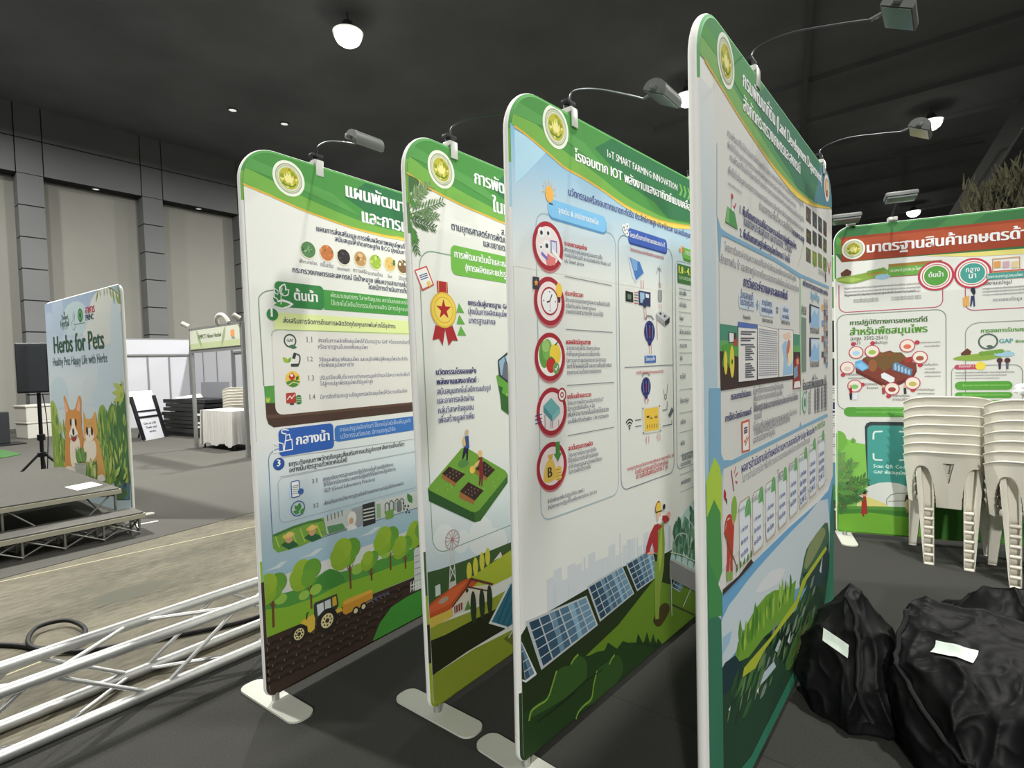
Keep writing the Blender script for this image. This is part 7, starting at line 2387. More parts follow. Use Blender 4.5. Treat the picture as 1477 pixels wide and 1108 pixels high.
(d,3,807,1720,659,300.0,300.0,28),
(d,3,808,2056,599,300.0,350.0,28),
(d,3,806,1083,422,900.0,180.0,28),
(s,4,[806,805,807,808,809],80,4,[100,350,1000,750,300,620],[-60,60,60,200],0.16),
(s,4,[806,805,807,808,809],110,5,[1500,300,800,2250,150,1350],[-60,60,60,200],0.16),
(f,5,805,2274,1282,2113,1219,0.11),
(f,5,809,2274,1282,2183,1422,0.11),
(f,5,809,2274,1282,2057,1353,0.11),
(f,5,805,2274,1282,2144,1277,0.11),
(f,5,809,2274,1282,1965,1184,0.11),
(f,5,809,2274,1282,2131,1155,0.11),
(f,5,809,2274,1282,1985,1384,0.11),
(f,5,809,2274,1282,2111,1174,0.11),
(f,5,809,2274,1282,2181,1255,0.11),
(f,5,809,2274,1282,2075,1388,0.11),
(f,5,809,2274,1282,2111,1150,0.11),
(f,5,809,2274,1282,2217,1352,0.11),
(f,5,809,2274,1282,1957,1285,0.11),
(f,5,809,2274,1282,2095,1354,0.11),
(p,6,810,3,[498,738,572,867,913,911,1040,886,1075,767,1041,675,1045,434,737,315,430,312,445,544]),
(p,7,811,3,[675,747,931,760,944,578,794,413,628,447]),
(p,8,810,3,[506,1227,556,1235,620,1166,707,1082,858,1096,957,1201,1014,1249,1074,1217,1051,1067,1049,947,973,823,801,730,672,723,542,787,506,896,544,1023]),
(p,9,812,0,[528,1196,613,1119,638,1057,556,1039]),
(p,9,812,0,[1009,1216,1036,1127,1010,1066,905,1079]),
(p,10,813,3,[753,967,821,969,849,878,917,805,845,743,673,734,630,792,713,873]),
(d,11,814,704,927,30.0,45.0,16),
(d,11,814,866,933,30.0,45.0,16),
(d,11,815,773,821,35.0,45.0,16),
(p,11,816,2,[687,766,770,752,875,776,843,733,764,708,707,725]),
(l,12,817,8.0,0,0,[659,780,767,759,903,792]),
(p,8,818,3,[391,348,533,400,749,394,747,324,429,303]),
(p,7,819,3,[1095,768,1258,806,1484,788,1575,650,1642,483,1643,354,1455,322,1400,463,1166,444,1047,585]),
(p,8,820,3,[1131,740,1404,755,1440,612,1293,513,995,506,1052,616]),
(p,9,819,3,[1124,1069,1171,1010,1207,989,1364,1001,1465,1077,1498,1020,1500,905,1512,833,1405,763,1248,735,1115,769,1105,889]),
(p,10,821,3,[1250,880,1327,883,1405,813,1326,744,1170,743,1147,801]),
(d,11,822,1206,851,34.0,50.0,16),
(d,11,822,1350,855,34.0,50.0,16),
(d,11,823,1266,804,14.0,18.0,10),
(l,10,824,10.0,0,0,[1182,951,1203,910]),
(l,10,824,10.0,0,0,[1253,954,1266,913]),
(l,10,824,10.0,0,0,[1323,956,1328,915]),
(l,10,824,10.0,0,0,[1392,959,1390,918]),
(p,10,825,3,[1454,366,1576,394,1652,369,1632,327,1454,315]),
(p,11,826,0,[757,449,1140,484,1090,332,779,311]),
(p,12,827,0,[750,456,950,454,1149,487,1138,468,948,438,764,439]),
(f,12,828,884,464,912,571,0.16),
(f,12,829,864,462,967,550,0.16),
(f,12,830,978,471,984,640,0.16),
(f,12,830,893,464,965,658,0.16),
(f,12,830,954,469,874,620,0.16),
(f,12,830,924,467,1005,565,0.16),
(f,12,829,1053,477,1073,655,0.16),
(f,12,830,998,473,897,636,0.16),
(f,12,829,917,466,816,628,0.16),
(f,12,829,1066,478,1153,598,0.16),
(f,12,828,848,461,903,549,0.16),
(f,12,830,947,469,1151,613,0.16),
(f,12,829,918,466,877,620,0.16),
(f,12,829,907,465,1035,668,0.16),
(f,12,830,846,461,827,654,0.16),
(f,12,828,1091,480,1019,629,0.16),
(f,12,829,950,469,892,673,0.16),
(f,12,829,1028,475,1017,557,0.16),
(f,12,830,854,461,993,654,0.16),
(f,12,829,874,463,997,582,0.16),
(f,12,828,1007,473,886,653,0.16),
(f,12,828,947,469,819,619,0.16),
(f,12,829,1006,473,971,657,0.16),
(f,12,829,852,461,905,649,0.16),
(d,12,831,1361,401,55.0,80.0,18),
(d,13,832,1361,401,36.0,55.0,16),
(d,12,831,1269,482,40.0,70.0,16),
(d,13,833,1269,482,24.0,45.0,14),
(f,11,805,1333,354,1267,514,0.25),
(f,11,807,1163,339,1421,494,0.25),
(f,11,809,1246,346,1411,485,0.25),
(f,11,806,1268,348,1166,511,0.25),
(f,11,809,1362,357,1423,518,0.25),
(f,11,808,1339,355,1329,462,0.25),
(f,11,809,1202,342,1378,467,0.25),
(f,11,807,1367,358,1436,546,0.25),
(f,11,807,1376,358,1349,542,0.25),
(f,11,809,1181,340,1431,485,0.25),
(f,11,806,1355,356,1348,499,0.25),
(f,11,808,1327,354,1425,530,0.25),
(f,12,834,1790,396,1857,633,0.16),
(f,12,834,1928,395,2079,526,0.16),
(f,12,834,1681,372,1642,483,0.16),
(f,12,834,2127,386,2236,478,0.16),
(p,5,835,0,[2020,321,2123,352,2270,373,2264,200,2000,170]),
(p,6,836,0,[1944,258,2118,317,2208,259,2101,181,1931,162]),
],
}
# ================================================================ printed fabric banners
CK = 1.16
def pal(i): return rgb(*PAL[i], CK)
TXT = {}
def text_mesh(s, small):
    key = (s, small)
    if key not in TXT:
        cu = bpy.data.curves.new('lettering', 'FONT'); cu.body = s; cu.size = 1; cu.resolution_u = 1 if small else 3; cu.fill_mode = 'FRONT'
        o = bpy.data.objects.new('lettering', cu); COLL.objects.link(o); bpy.context.view_layer.update()
        me = bpy.data.meshes.new_from_object(o.evaluated_get(bpy.context.evaluated_depsgraph_get()))
        TXT[key] = ([(v.co.x, v.co.y) for v in me.vertices], [tuple(p.vertices) for p in me.polygons])
        bpy.data.objects.remove(o); bpy.data.curves.remove(cu); bpy.data.meshes.remove(me)
    return TXT[key]
def clip_convex(P, hull):
    for i in range(len(hull)):
        a, b = hull[i], hull[(i+1) % len(hull)]; ex, ez = b[0]-a[0], b[1]-a[1]; out = []
        sd = lambda p: ex*(p[1]-a[1])-ez*(p[0]-a[0])
        for j in range(len(P)):
            p, q = P[j-1], P[j]; dp, dq = sd(p), sd(q)
            if dp*dq < 0: t = dp/(dp-dq); out.append((p[0]+(q[0]-p[0])*t, p[1]+(q[1]-p[1])*t))
            if dq >= 0: out.append(q)
        P = out
        if len(P) < 3: return []
    return P
class Print:                                    # flat ink shapes in banner coordinates: s along the width, z up, in metres
    def __init__(s, depth, lean, hull=None): s.hull = hull; s.v = []; s.f = []; s.c = []; s.dep = depth; s.lean = lean; s.n = {}
    def off(s, lv):
        k = s.n[lv] = s.n.get(lv, 0)+1
        return -(s.dep/2+.0004+lv*.0003+(k % 12)*.000022)
    def add(s, pts, faces, lv, cols):
        if s.hull and len(faces) == 1 and not isinstance(cols, list):
            inside = all(all((s.hull[(i+1) % len(s.hull)][0]-a[0])*(q[1]-a[1])-(s.hull[(i+1) % len(s.hull)][1]-a[1])*(q[0]-a[0]) >= -1e-6 for i, a in enumerate(s.hull)) for q in pts)
            if not inside:
                pts = clip_convex(pts, s.hull)
                if not pts: return
                faces = [tuple(range(len(pts)))]
        y = s.off(lv); o = len(s.v)
        s.v += [(x+s.lean[0]*z, y+s.lean[1]*z, z) for x, z in pts]
        for f in faces: s.f.append(tuple(i+o for i in f)); s.c.append([cols[i] if isinstance(cols, list) else cols for i in f])
    def strip(s, pts, w, closed, lv, c):
        n = len(pts); P = []
        for i in range(n):
            a = pts[i-1] if (i or closed) else pts[i]; b = pts[(i+1) % n] if (i < n-1 or closed) else pts[i]; p = pts[i]
            d0 = Vector((p[0]-a[0], p[1]-a[1])); d1 = Vector((b[0]-p[0], b[1]-p[1]))
            d0 = d0.normalized() if d0.length > 1e-6 else d1.normalized() if d1.length > 1e-6 else Vector((1, 0)); d1 = d1.normalized() if d1.length > 1e-6 else d0
            t = d0+d1; t = t.normalized() if t.length > .2 else d0; nn = Vector((-t.y, t.x)); k = w/2/max(.5, abs(nn.dot(Vector((-d0.y, d0.x)))))
            P += [(p[0]+nn.x*k, p[1]+nn.y*k), (p[0]-nn.x*k, p[1]-nn.y*k)]
        F = [(2*i, 2*i+1, 2*((i+1) % n)+1, 2*((i+1) % n)) for i in range(n if closed else n-1)]
        s.add(P, F, lv, c)
    def op(s, o):
        k, lv = o[0], o[1]; c = pal(o[2]) if k != 's' else None; m = lambda q: [(q[i]/1000, q[i+1]/1000) for i in range(0, len(q), 2)]
        if k == 'p':
            q = m(o[4]); q = spline(q, True, o[3]) if o[3] else q; s.add(q, [tuple(range(len(q)))], lv, c)
        elif k == 'g':
            c2 = pal(o[3]); s.add(m(o[4]), [(0, 1, 2, 3)], lv, [c, c, c2, c2])
        elif k == 'b': q = rrect(*[a/1000 for a in o[3:8]]); s.add(q, [tuple(range(len(q)))], lv, c)
        elif k == 'o': s.strip(rrect(*[a/1000 for a in o[4:9]]), o[3]/1000, True, lv, c)
        elif k == 'd':
            n = o[7]; q = [(o[3]/1000+o[5]/1000*math.cos(2*PI*i/n), o[4]/1000+o[6]/1000*math.sin(2*PI*i/n)) for i in range(n)]; s.add(q, [tuple(range(n))], lv, c)
        elif k == 'r': s.strip([(o[3]/1000+o[5]/1000*math.cos(2*PI*i/32), o[4]/1000+o[5]/1000*math.sin(2*PI*i/32)) for i in range(32)], o[6]/1000, True, lv, c)
        elif k == 'l':
            q = m(o[6]); q = spline(q, bool(o[4]), o[5]) if o[5] else q; s.strip(q, o[3]/1000, o[4], lv, c)
        elif k == 'f':
            ax, az, bx, bz = (a/1000 for a in o[3:7]); w = o[7]; dx, dz = bx-ax, bz-az; g = lambda t, u: (ax+dx*t-dz*u*w, az+dz*t+dx*u*w)
            q = [g(0, 0), g(.25, .7), g(.5, 1), g(.8, .55), g(1, 0), g(.8, -.55), g(.5, -1), g(.25, -.7)]; s.add(q, [tuple(range(8))], lv, c)
        elif k == 's':
            rd = random.Random(o[4]); a = [x/1000 for x in o[5]]; dd = [x/1000 for x in o[6]]
            for i in range(o[3]):
                u = rd.random(); x = a[0]+(a[3]-a[0])*u; lo = a[1]+(a[4]-a[1])*u; hi = a[2]+(a[5]-a[2])*u; z = lo+(hi-lo)*rd.random()
                ex, ez = x+rd.uniform(dd[0], dd[1]), z+rd.uniform(dd[2], dd[3])
                s.op(('f', lv+i % 2, rd.choice(o[2]), x*1000, z*1000, ex*1000, ez*1000, o[7]))
        elif k == 't':
            st, ex, x0, z0, w, b, hs = o[3:10]; small = w/1000/max(1, len(st)) < .025
            pv, pf = text_mesh(st+ex, small); ref = pv if not ex else text_mesh(st, small)[0]
            if not ref: return
            xa = min(p[0] for p in ref); xb = max(p[0] for p in ref); k = w/1000/(xb-xa); k = min(k, o[10]/1000) if len(o) > 10 else k; bw = (0, .05, .085)[b]
            for d in ((0,), (-.35, .35), (-.5, 0, .5))[b]:
                s.add([(x0/1000+(x-xa+d*bw)*k, z0/1000+z*k*hs) for x, z in pv], pf, lv, c)
    def build(s, name, parent):
        me = bpy.data.meshes.new(name); me.from_pydata(s.v, [], s.f); me.update(); me.materials.append(M['ink'])
        ca = me.color_attributes.new('print_colour', 'FLOAT_COLOR', 'CORNER')
        # make every ink face look out of the front of the banner
        flat = [x for cs in s.c for c in cs for x in c]
        ca.data.foreach_set('color', flat)
        o = bpy.data.objects.new(name, me); COLL.objects.link(o); o.parent = parent; return o
def banner(key, label, P0, ang, lean, Wd, Ht, rim, bottom=.035, rad=(.165, .05), foot_x=(.05, -.05), foot_len=.45, foot_off=0.0, dep=.032, edge='seam'):
    t = thing('fabric_banner', label, 'banner', (P0[0], P0[1], 0), ang)
    ca_, sa_ = math.cos(ang), math.sin(ang); lean = (lean[0]*ca_+lean[1]*sa_, -lean[0]*sa_+lean[1]*ca_)      # world lean per metre of height, in banner axes
    sh = lambda x, y, z: (x+lean[0]*z, y+lean[1]*z, z)
    R = dep/2; rings = []; n = 9
    rb_ = rad[1]+.01
    def outline(ins, side=False):
        o = []; rt, rb = rad
        for cx, cz, a0, r in ((Wd-rb, bottom+rb, -90, rb), (Wd-rt, Ht-rt, 0, rt), (rt, Ht-rt, 90, rt), (rb, bottom+rb, 180, rb)):
            for k in range(13): a = math.radians(a0+90*k/12); o.append((cx+(r-ins)*math.cos(a), cz+(r-ins)*math.sin(a)))
            if side and a0 in (-90, 90):
                for z in (lv if a0 == -90 else lv[::-1]): o.append((Wd-ins if a0 == -90 else ins, z))
        return o
    lv = sorted(z+d for z, c in rim for d in (-.002, .002) if bottom+rb_ < z < Ht-rad[0]-.01)
    vs = []; fs = []; cols = []
    white = pal_rgb(216, 217, 212)
    for k in range(n):
        a = PI*k/(n-1); y = -R*math.cos(a); ins = R*(1-math.sin(a))
        for x, z in outline(ins, True): vs.append(sh(x, y, z))
    m = 52+2*len(lv)
    def rimcol(z, k, x):
        if k >= 2: return white
        for zz, c in rim:
            if z >= zz: return pal_rgb(*c)
        return white
    for k in range(n-1):
        for i in range(m):
            j = (i+1) % m; f = (k*m+i, k*m+j, (k+1)*m+j, (k+1)*m+i); fs.append(f); zc = (vs[f[0]][2]+vs[f[1]][2])/2; cols.append([rimcol(zc, k, 0)]*4)
    fs.append(tuple(range(m))); cols.append([white]*m); fs.append(tuple((n-1)*m+i for i in range(m))[::-1]); cols.append([white]*m)
    me = bpy.data.meshes.new('fabric_cover'); me.from_pydata(vs, [], fs); me.update(); me.materials.append(M['ink'])
    ca = me.color_attributes.new('print_colour', 'FLOAT_COLOR', 'CORNER'); ca.data.foreach_set('color', [x for cs in cols for c in cs for x in c])
    me.polygons.foreach_set('use_smooth', [len(f) == 4 for f in fs])
    o = bpy.data.objects.new('fabric_cover', me); COLL.objects.link(o); o.parent = t
    if ART.get(key):
        pr = Print(dep, lean, outline(R))
        for op in ART[key]: pr.op(op)
        pr.build('printed_artwork', t)
    for fx in (foot_x[0], Wd+foot_x[1]):
        f = MB(); q = rrect(fx-.055, -foot_len/2+foot_off, fx+.055, foot_len/2+foot_off, .045); f.prism(q, .0045, .013)
        fo = f.build('foot_plate', M['foot'], t)
        MB().tube([(fx, 0, .010), (fx, 0, bottom+.035)], .016, 14).build('spigot', M['alu_dull'], t, True)
    return t
def pal_rgb(r, g, b): return rgb(r, g, b, CK)
G1, G2 = (74, 138, 70), (112, 164, 74)
B1 = banner('p1', 'white banner with a green arched header, round herb photos and a yellow tractor', (-2.3041, 1.0853), 1.61911, (-.00216, -.00495), 2.0, 2.411,
            [(2.29, G1), (2.165, G2), (.64, (214, 215, 211)), (.55, (134, 178, 60)), (0, (64, 50, 42))])
B2 = banner('p2', 'white banner with a gold medal, a block of garden beds and an orange-roofed house', (-1.6714, 1.4525), 1.58425, (-.00956, -.00845), 2.0, 2.396,
            [(2.27, G1), (2.10, G2), (1.98, (90, 124, 74)), (.7, (214, 215, 211)), (.52, (62, 88, 50)), (.4, (142, 152, 52)), (.24, (40, 42, 24)), (0, (134, 146, 46))])
B3 = banner('p3', 'blue to white banner with red ringed icons and three solar panels', (-1.193, 1.432), 1.51397, (.00764, .00724), 2.0, 2.405,
            [(2.25, G1), (2.13, G2), (1.98, (160, 196, 214)), (.30, (214, 215, 211)), (0, (34, 58, 26))])
B4 = banner('p4', 'tall foremost banner with blue framed text cards over a green valley', (-.5544, 1.4768), 1.56585, (.00492, -.00142), 2.0, 2.426,
            [(2.2, (104, 160, 110)), (.0, (214, 215, 211))])
B5 = banner('p5', 'wide banner with a red title bar and a big phone picture, behind the white chairs', (-.7357, 4.9737), .27925, (0, 0), 3.0, 2.45,
            [(2.3, (62, 120, 66)), (2.05, (84, 146, 70)), (.83, (210, 211, 206)), (.25, (126, 184, 82)), (0, (104, 160, 52))], rad=(.12, .03), foot_x=(.06, -.06), foot_len=.40, foot_off=-.07)
B6 = banner('pet', 'pale watercolour banner with a painted dog and cat standing beside the stage', (-8.749, 1.642), .07323, (0, 0), 2.3, 2.383,
            [(2.2, (226, 230, 210)), (1.0, (206, 216, 214)), (.5, (190, 200, 140)), (0, (110, 140, 110))], rad=(.11, .04), foot_x=(.05, -.06), foot_len=.40)
# one more banner of the far row, seen through the slit beside the red-titled one
def far_banner():
    q = []
    b = lambda c, x0, z0, x1, z1, lv=1: q.append(('b', lv, PAL.index(c) if c in PAL else (PAL.append(c) or len(PAL)-1), x0, z0, x1, z1, 0))
    b((74, 138, 68), 12, 2150, 1990, 2390); b((98, 130, 78), 1200, 1900, 1990, 2100); b((44, 52, 48), 1300, 1480, 1990, 1780); b((48, 54, 46), 1300, 1160, 1990, 1420); b((42, 46, 96), 1300, 900, 1990, 1000, 2)
    for k in range(26): b((138, 140, 150), 1320, 1130-k*22 if k < 6 else 870-(k-6)*20, 1960-(k*53) % 260, 1138-k*22 if k < 6 else 878-(k-6)*20)
    b((90, 154, 164), 12, 200, 1990, 420); b((78, 144, 82), 12, 45, 1990, 200, 2)
    w = PAL.index((232, 234, 228)); q.append(('t', 4, w, 'S-L', '', 1700, 920, 180, 2, 1))
    ART['far'] = q
    return banner('far', 'sliver of a white and teal banner showing in the slit beside the red-titled banner', (-2.72, 6.25), -.14, (0, 0), 2.0, 2.4, [(2.1, G1), (.42, (214, 215, 211)), (.2, (90, 154, 164)), (0, (78, 144, 82))])
far_banner()
# ================================================================ clip-on floodlights along the banner tops
def arm_lamp(label, clip, head, rz, n_out, top):
    """clip: point on the banner's top tube, head: centre of the floodlight, n_out: unit vector out of the banner face"""
    t = thing('clip_floodlight', label, 'lamp', (clip[0], clip[1], top))
    h = Vector(head)-Vector((clip[0], clip[1], top)); n = Vector(n_out); sd = Vector((-n.y, n.x, 0))
    c = MB()
    T = Matrix(((sd.x, n.x, 0, 0), (sd.y, n.y, 0, 0), (0, 0, 1, 0), (0, 0, 0, 1)))
    c.box((-.024, -.024, .001), (.024, .024, .022), 0, T, .006); c.box((-.02, .0195, -.055), (.02, .026, .012), 0, T, .003); c.box((-.02, -.026, -.055), (.02, -.0195, .012), 0, T, .003)
    c.build('clip', M['clear'], t, True)
    k = MB(); k.tube([n*-.012+Vector((0, 0, .02)), n*-.012+Vector((0, 0, .045))], .013, 12); k.box((-.03, -.02, .040), (.03, .012, .052), 0, T, .003); k.build('knuckle', M['black'], t, True)
    p0 = Vector((0, 0, .05)); e = h-n*.075+Vector((0, 0, .015))
    pts = spline([tuple(p0), tuple(p0+Vector((0, 0, .035))+n*.02), tuple(p0.lerp(e, .35)+Vector((0, 0, .045))), tuple(p0.lerp(e, .75)+Vector((0, 0, .02))), tuple(e)], False, 6)
    MB().tube(pts, .0035, 8).build('arm', M['chrome'], t, True)
    # head: half-round hood over a flat glass, hinge knob at the arm side
    H = Matrix(((sd.x, n.x, 0, h.x), (sd.y, n.y, 0, h.y), (0, 0, 1, h.z), (0, 0, 0, 1))) @ Matrix.Rotation(math.radians(-28), 4, 'X')
    b = MB(); L = .072; prof = [(-.045*math.cos(a), .036*math.sin(a)) for a in [PI*i/10 for i in range(11)]]+[(.045, -.010), (-.045, -.010)]
    vs = [H @ Vector((x, y, z)) for x in (-L, L) for y, z in prof]; m = len(prof)
    b.add(vs, [tuple(range(m)), tuple(range(2*m-1, m-1, -1))]+[(i, (i+1) % m, m+(i+1) % m, m+i) for i in range(m)])
    b.build('hood', M['lamp_body'], t, True, 35)
    g = MB(); g.box((-L*.93, -.041, -.014), (L*.93, .041, -.0098), 0, H, .001); g.build('glass', M['glass'], t)
    MB().box((-L-.024, -.010, -.006), (-L+.002, .010, .010), 0, H, .003).build('hinge', M['lamp_body'], t, True); MB().tube([H @ Vector((0, -.044, .004)), tuple(e)], .006, 8).build('bracket', M['lamp_body'], t, True)
    return t
X = (1, 0, 0)
arm_lamp('clip-on floodlight arching over the banner with round herb photos', (-2.335, 1.46), (-2.0, 1.49, 2.435), 0, X, 2.412)
arm_lamp('clip-on floodlight on the banner with the gold medal', (-1.70, 1.715), (-1.27, 1.77, 2.44), 0, X, 2.397)
arm_lamp('clip-on floodlight near the crest end of the blue to white banner', (-1.155, 1.825), (-.82, 1.93, 2.405), 0, X, 2.406)
arm_lamp('clip-on floodlight peeping between the two nearest banner tops, over the green arrows', (-1.09, 2.93), (-.72, 3.0, 2.42), 0, X, 2.406)
arm_lamp('clip-on floodlight reaching far out from the tall foremost banner near its crest', (-.545, 2.04), (-.125, 2.08, 2.475), 0, X, 2.427)
arm_lamp('clip-on floodlight at the far corner of the tall foremost banner', (-.535, 3.22), (-.12, 3.28, 2.50), 0, X, 2.427)
def panel_lamp(label, x, y, top, head, L):
    t = thing('clip_floodlight', label, 'lamp', (x, y, top), .279); c = MB(); c.box((-.03, -.03, .001), (.03, .03, .03), 0, None, .006); c.build('clip', M['clear'], t, True)
    hx, hy, hz = head; a = MB(); a.tube(spline([(0, 0, .028), (0, -.02, .06), (hx*.7, hy*.6, max(.06, hz*.8)), (hx, hy, hz)], False, 5), .007, 8); a.build('arm', M['black'], t, True)
    T = Matrix.Translation((hx, hy, hz)) @ Matrix.Rotation(math.radians(-14), 4, 'X'); b = MB(); b.box((-L, -.05, -.012), (L, .05, .022), 0, T, .012); b.build('hood', M['lamp_body'], t, True)
    g = MB(); g.box((-L*.9, -.042, -.026), (L*.9, .042, -.0121), 0, T, .003); g.build('glass', M['glass'], t)
panel_lamp('clip-on floodlight raised on a post over the red title bar', -.36, 5.08, 2.451, (.02, -.16, .14), .10)
panel_lamp('clip-on floodlight lying low over the lime corner of the red-titled banner', -.62, 5.006, 2.451, (-.05, -.12, .035), .10)
MBx = MB(); 
# ================================================================ stacked white chairs
def chair_parts(t):
    # back shell: wide curled rim, two arched cut-outs above the rear legs and a V slot; the chair faces +y
    NU, NV = 120, 72; hz0, hz1 = .385, .775
    def P(u, v):
        a = abs(u); w = .226+.026*v; z = hz0+(hz1-hz0)*v-.055*a**4*v
        x = w*u; y = -.205-.06*v+.20*a**3+.03*(1-v)*(1-a)
        if v > .93: y -= .012*(v-.93)/.07
        return (x, y, z)
    def hole(u, v):
        a = abs(u); f = ((a-.585)/.285)
        if abs(f) < 1 and v < .74*(1-abs(f)**2.6)**.5: return True
        if .46 < v < .80 and a < .018+.10*((v-.46)/.34)**1.3: return True
        return False
    b = MB(); vs = [P(-1+2*i/NU, j/NV) for j in range(NV+1) for i in range(NU+1)]
    fs = [(j*(NU+1)+i, j*(NU+1)+i+1, (j+1)*(NU+1)+i+1, (j+1)*(NU+1)+i) for j in range(NV) for i in range(NU) if not hole(-1+2*(i+.5)/NU, (j+.5)/NV)]
    used = sorted({k for f in fs for k in f}); ix = {k: n for n, k in enumerate(used)}
    b.add([vs[k] for k in used], [tuple(ix[k] for k in f) for f in fs])
    o = b.build('backrest', M['plastic'], t, True, 60)
    sm = o.modifiers.new('relax', 'SMOOTH'); sm.iterations = 3; sm.factor = .5
    so = o.modifiers.new('thickness', 'SOLIDIFY'); so.thickness = .006; so.offset = 0
    rim = MB(); rim.tube([P(-1+2*i/40, 1) for i in range(41)], .0062, 8); rim.build('rim', M['plastic'], t, True)
    s = MB(); q = rrect(-.19, -.10, .19, .22, .07, 8); n = len(q); rings = [(1, .0), (1, .035), (.97, .045), (.85, .04), (.4, .032)]
    vs = []; 
    for k, z in rings: vs += [(x*k, (y-.06)*k+.06, .395+z) for x, y in q]
    fs = [(r*n+i, r*n+(i+1) % n, (r+1)*n+(i+1) % n, (r+1)*n+i) for r in range(4) for i in range(n)]+[tuple(4*n+i for i in range(n))]
    s.add(vs, fs); so = s.build('seat', M['plastic'], t, True, 50).modifiers.new('thickness', 'SOLIDIFY'); so.thickness = .005
    for sx in (-1, 1):       # rear legs: tapered channels starting inside the arches
        for (x0, y0, z0), (x1, y1, z1), w0, w1, d0, d1 in (((.105*sx, -.235, 0), (.132*sx, -.165, .62), .048, .082, .035, .05), ((.215*sx, .215, 0), (.185*sx, .175, .42), .042, .075, .036, .06)):
            g = MB(); sg = -1 if y0 < 0 else 1; vs = []
            K = 12
            for i in range(K+1):
                f = i/K; cx, cy, cz = x0+(x1-x0)*f, y0+(y1-y0)*f**1.3, z0+(z1-z0)*f; w = w0+(w1-w0)*f; d = d0+(d1-d0)*f
                vs += [(cx-w/2, cy, cz), (cx-w/2*.86, cy-sg*d, cz), (cx+w/2*.86, cy-sg*d, cz), (cx+w/2, cy, cz)]
            g.add(vs, [(4*i+k, 4*i+k+1, 4*i+4+k+1, 4*i+4+k) for i in range(K) for k in range(3)])
            g.box((x0-w0*.46, min(y0, y0-sg*d0), .0), (x0+w0*.46, max(y0, y0-sg*d0), .007), 0, None, .002)
            o = g.build('leg', M['plastic'], t, True, 50); so = o.modifiers.new('thickness', 'SOLIDIFY'); so.thickness = .005; so.offset = 1
CH = thing('stacking_chair', 'white plastic chair', 'chair', (-.028, 4.845, .004)); chair_parts(CH)
pos = ['lowest', 'second from the floor', 'third from the floor', 'fourth, middle', 'fifth from the floor', 'second from the top', 'topmost']
def stack(x, y, rz, where, grp, n=7, first=None, z=.004, step=.0615, back=.004):
    for k in range(n):
        c, s_ = math.cos(rz), math.sin(rz); loc = (x-s_*back*k, y+c*back*k, z+step*k)
        lb = f'white plastic chair, {pos[k] if n == 7 else ["lowest","middle","topmost"][k]} of the {where}'
        if first and k == 0: first.location = loc; first.rotation_euler = (0, 0, rz); first['label'] = lb; first['group'] = grp; continue
        c_ = copy_tree(CH, loc, rz, lb); c_['group'] = grp
stack(-.028, 4.845, 0, 'seven-chair stack beside the phone picture', 'white chairs stacked beside the phone picture', 7, CH)
stack(.405, 4.64, -.05, 'stack with a plastic bag on it', 'white chairs stacked at the picture edge')
pb = MB(); rnd = random.Random(3)
bm = bmesh.new(); bmesh.ops.create_icosphere(bm, subdivisions=4, radius=1)
for v in bm.verts:
    v.co *= 1+.25*noise.noise(v.co*2.2)+.08*noise.noise(v.co*6); v.co.x *= .13; v.co.y *= .10; v.co.z *= .055
pb.bm(bm, 0, Matrix.Translation((.43, 4.66, 1.197)))
tag(pb.build('plastic_bag', M['plastic_bag'], None, True), 'crumpled white plastic bag lying on top of the chair stack', 'bag')
# ================================================================ black storage bags on the carpet
def hull_mesh(P):                       # convex hull of a handful of points, outward triangles
    P = [Vector(p) for p in P]; n = len(P); F = []
    for i in range(n):
        for j in range(i+1, n):
            for k in range(j+1, n):
                nn = (P[j]-P[i]).cross(P[k]-P[i])
                if nn.length < 1e-9: continue
                s = [(p-P[i]).dot(nn) for m, p in enumerate(P) if m not in (i, j, k)]
                if all(x < 1e-9 for x in s): F.append((i, j, k))
                elif all(x > -1e-9 for x in s): F.append((i, k, j))
    use = sorted({v for f in F for v in f}); ix = {v: m for m, v in enumerate(use)}
    return [P[v] for v in use], [tuple(ix[v] for v in f) for f in F]
def split_tris(V, F):
    V = list(V); mid = {}; out = []
    def m(a, b):
        k = (min(a, b), max(a, b))
        if k not in mid: mid[k] = len(V); V.append((V[a]+V[b])/2)
        return mid[k]
    for a, b, c in F:
        x, y, z = m(a, b), m(b, c), m(c, a); out += [(a, x, z), (x, b, y), (z, y, c), (x, y, z)]
    return V, out
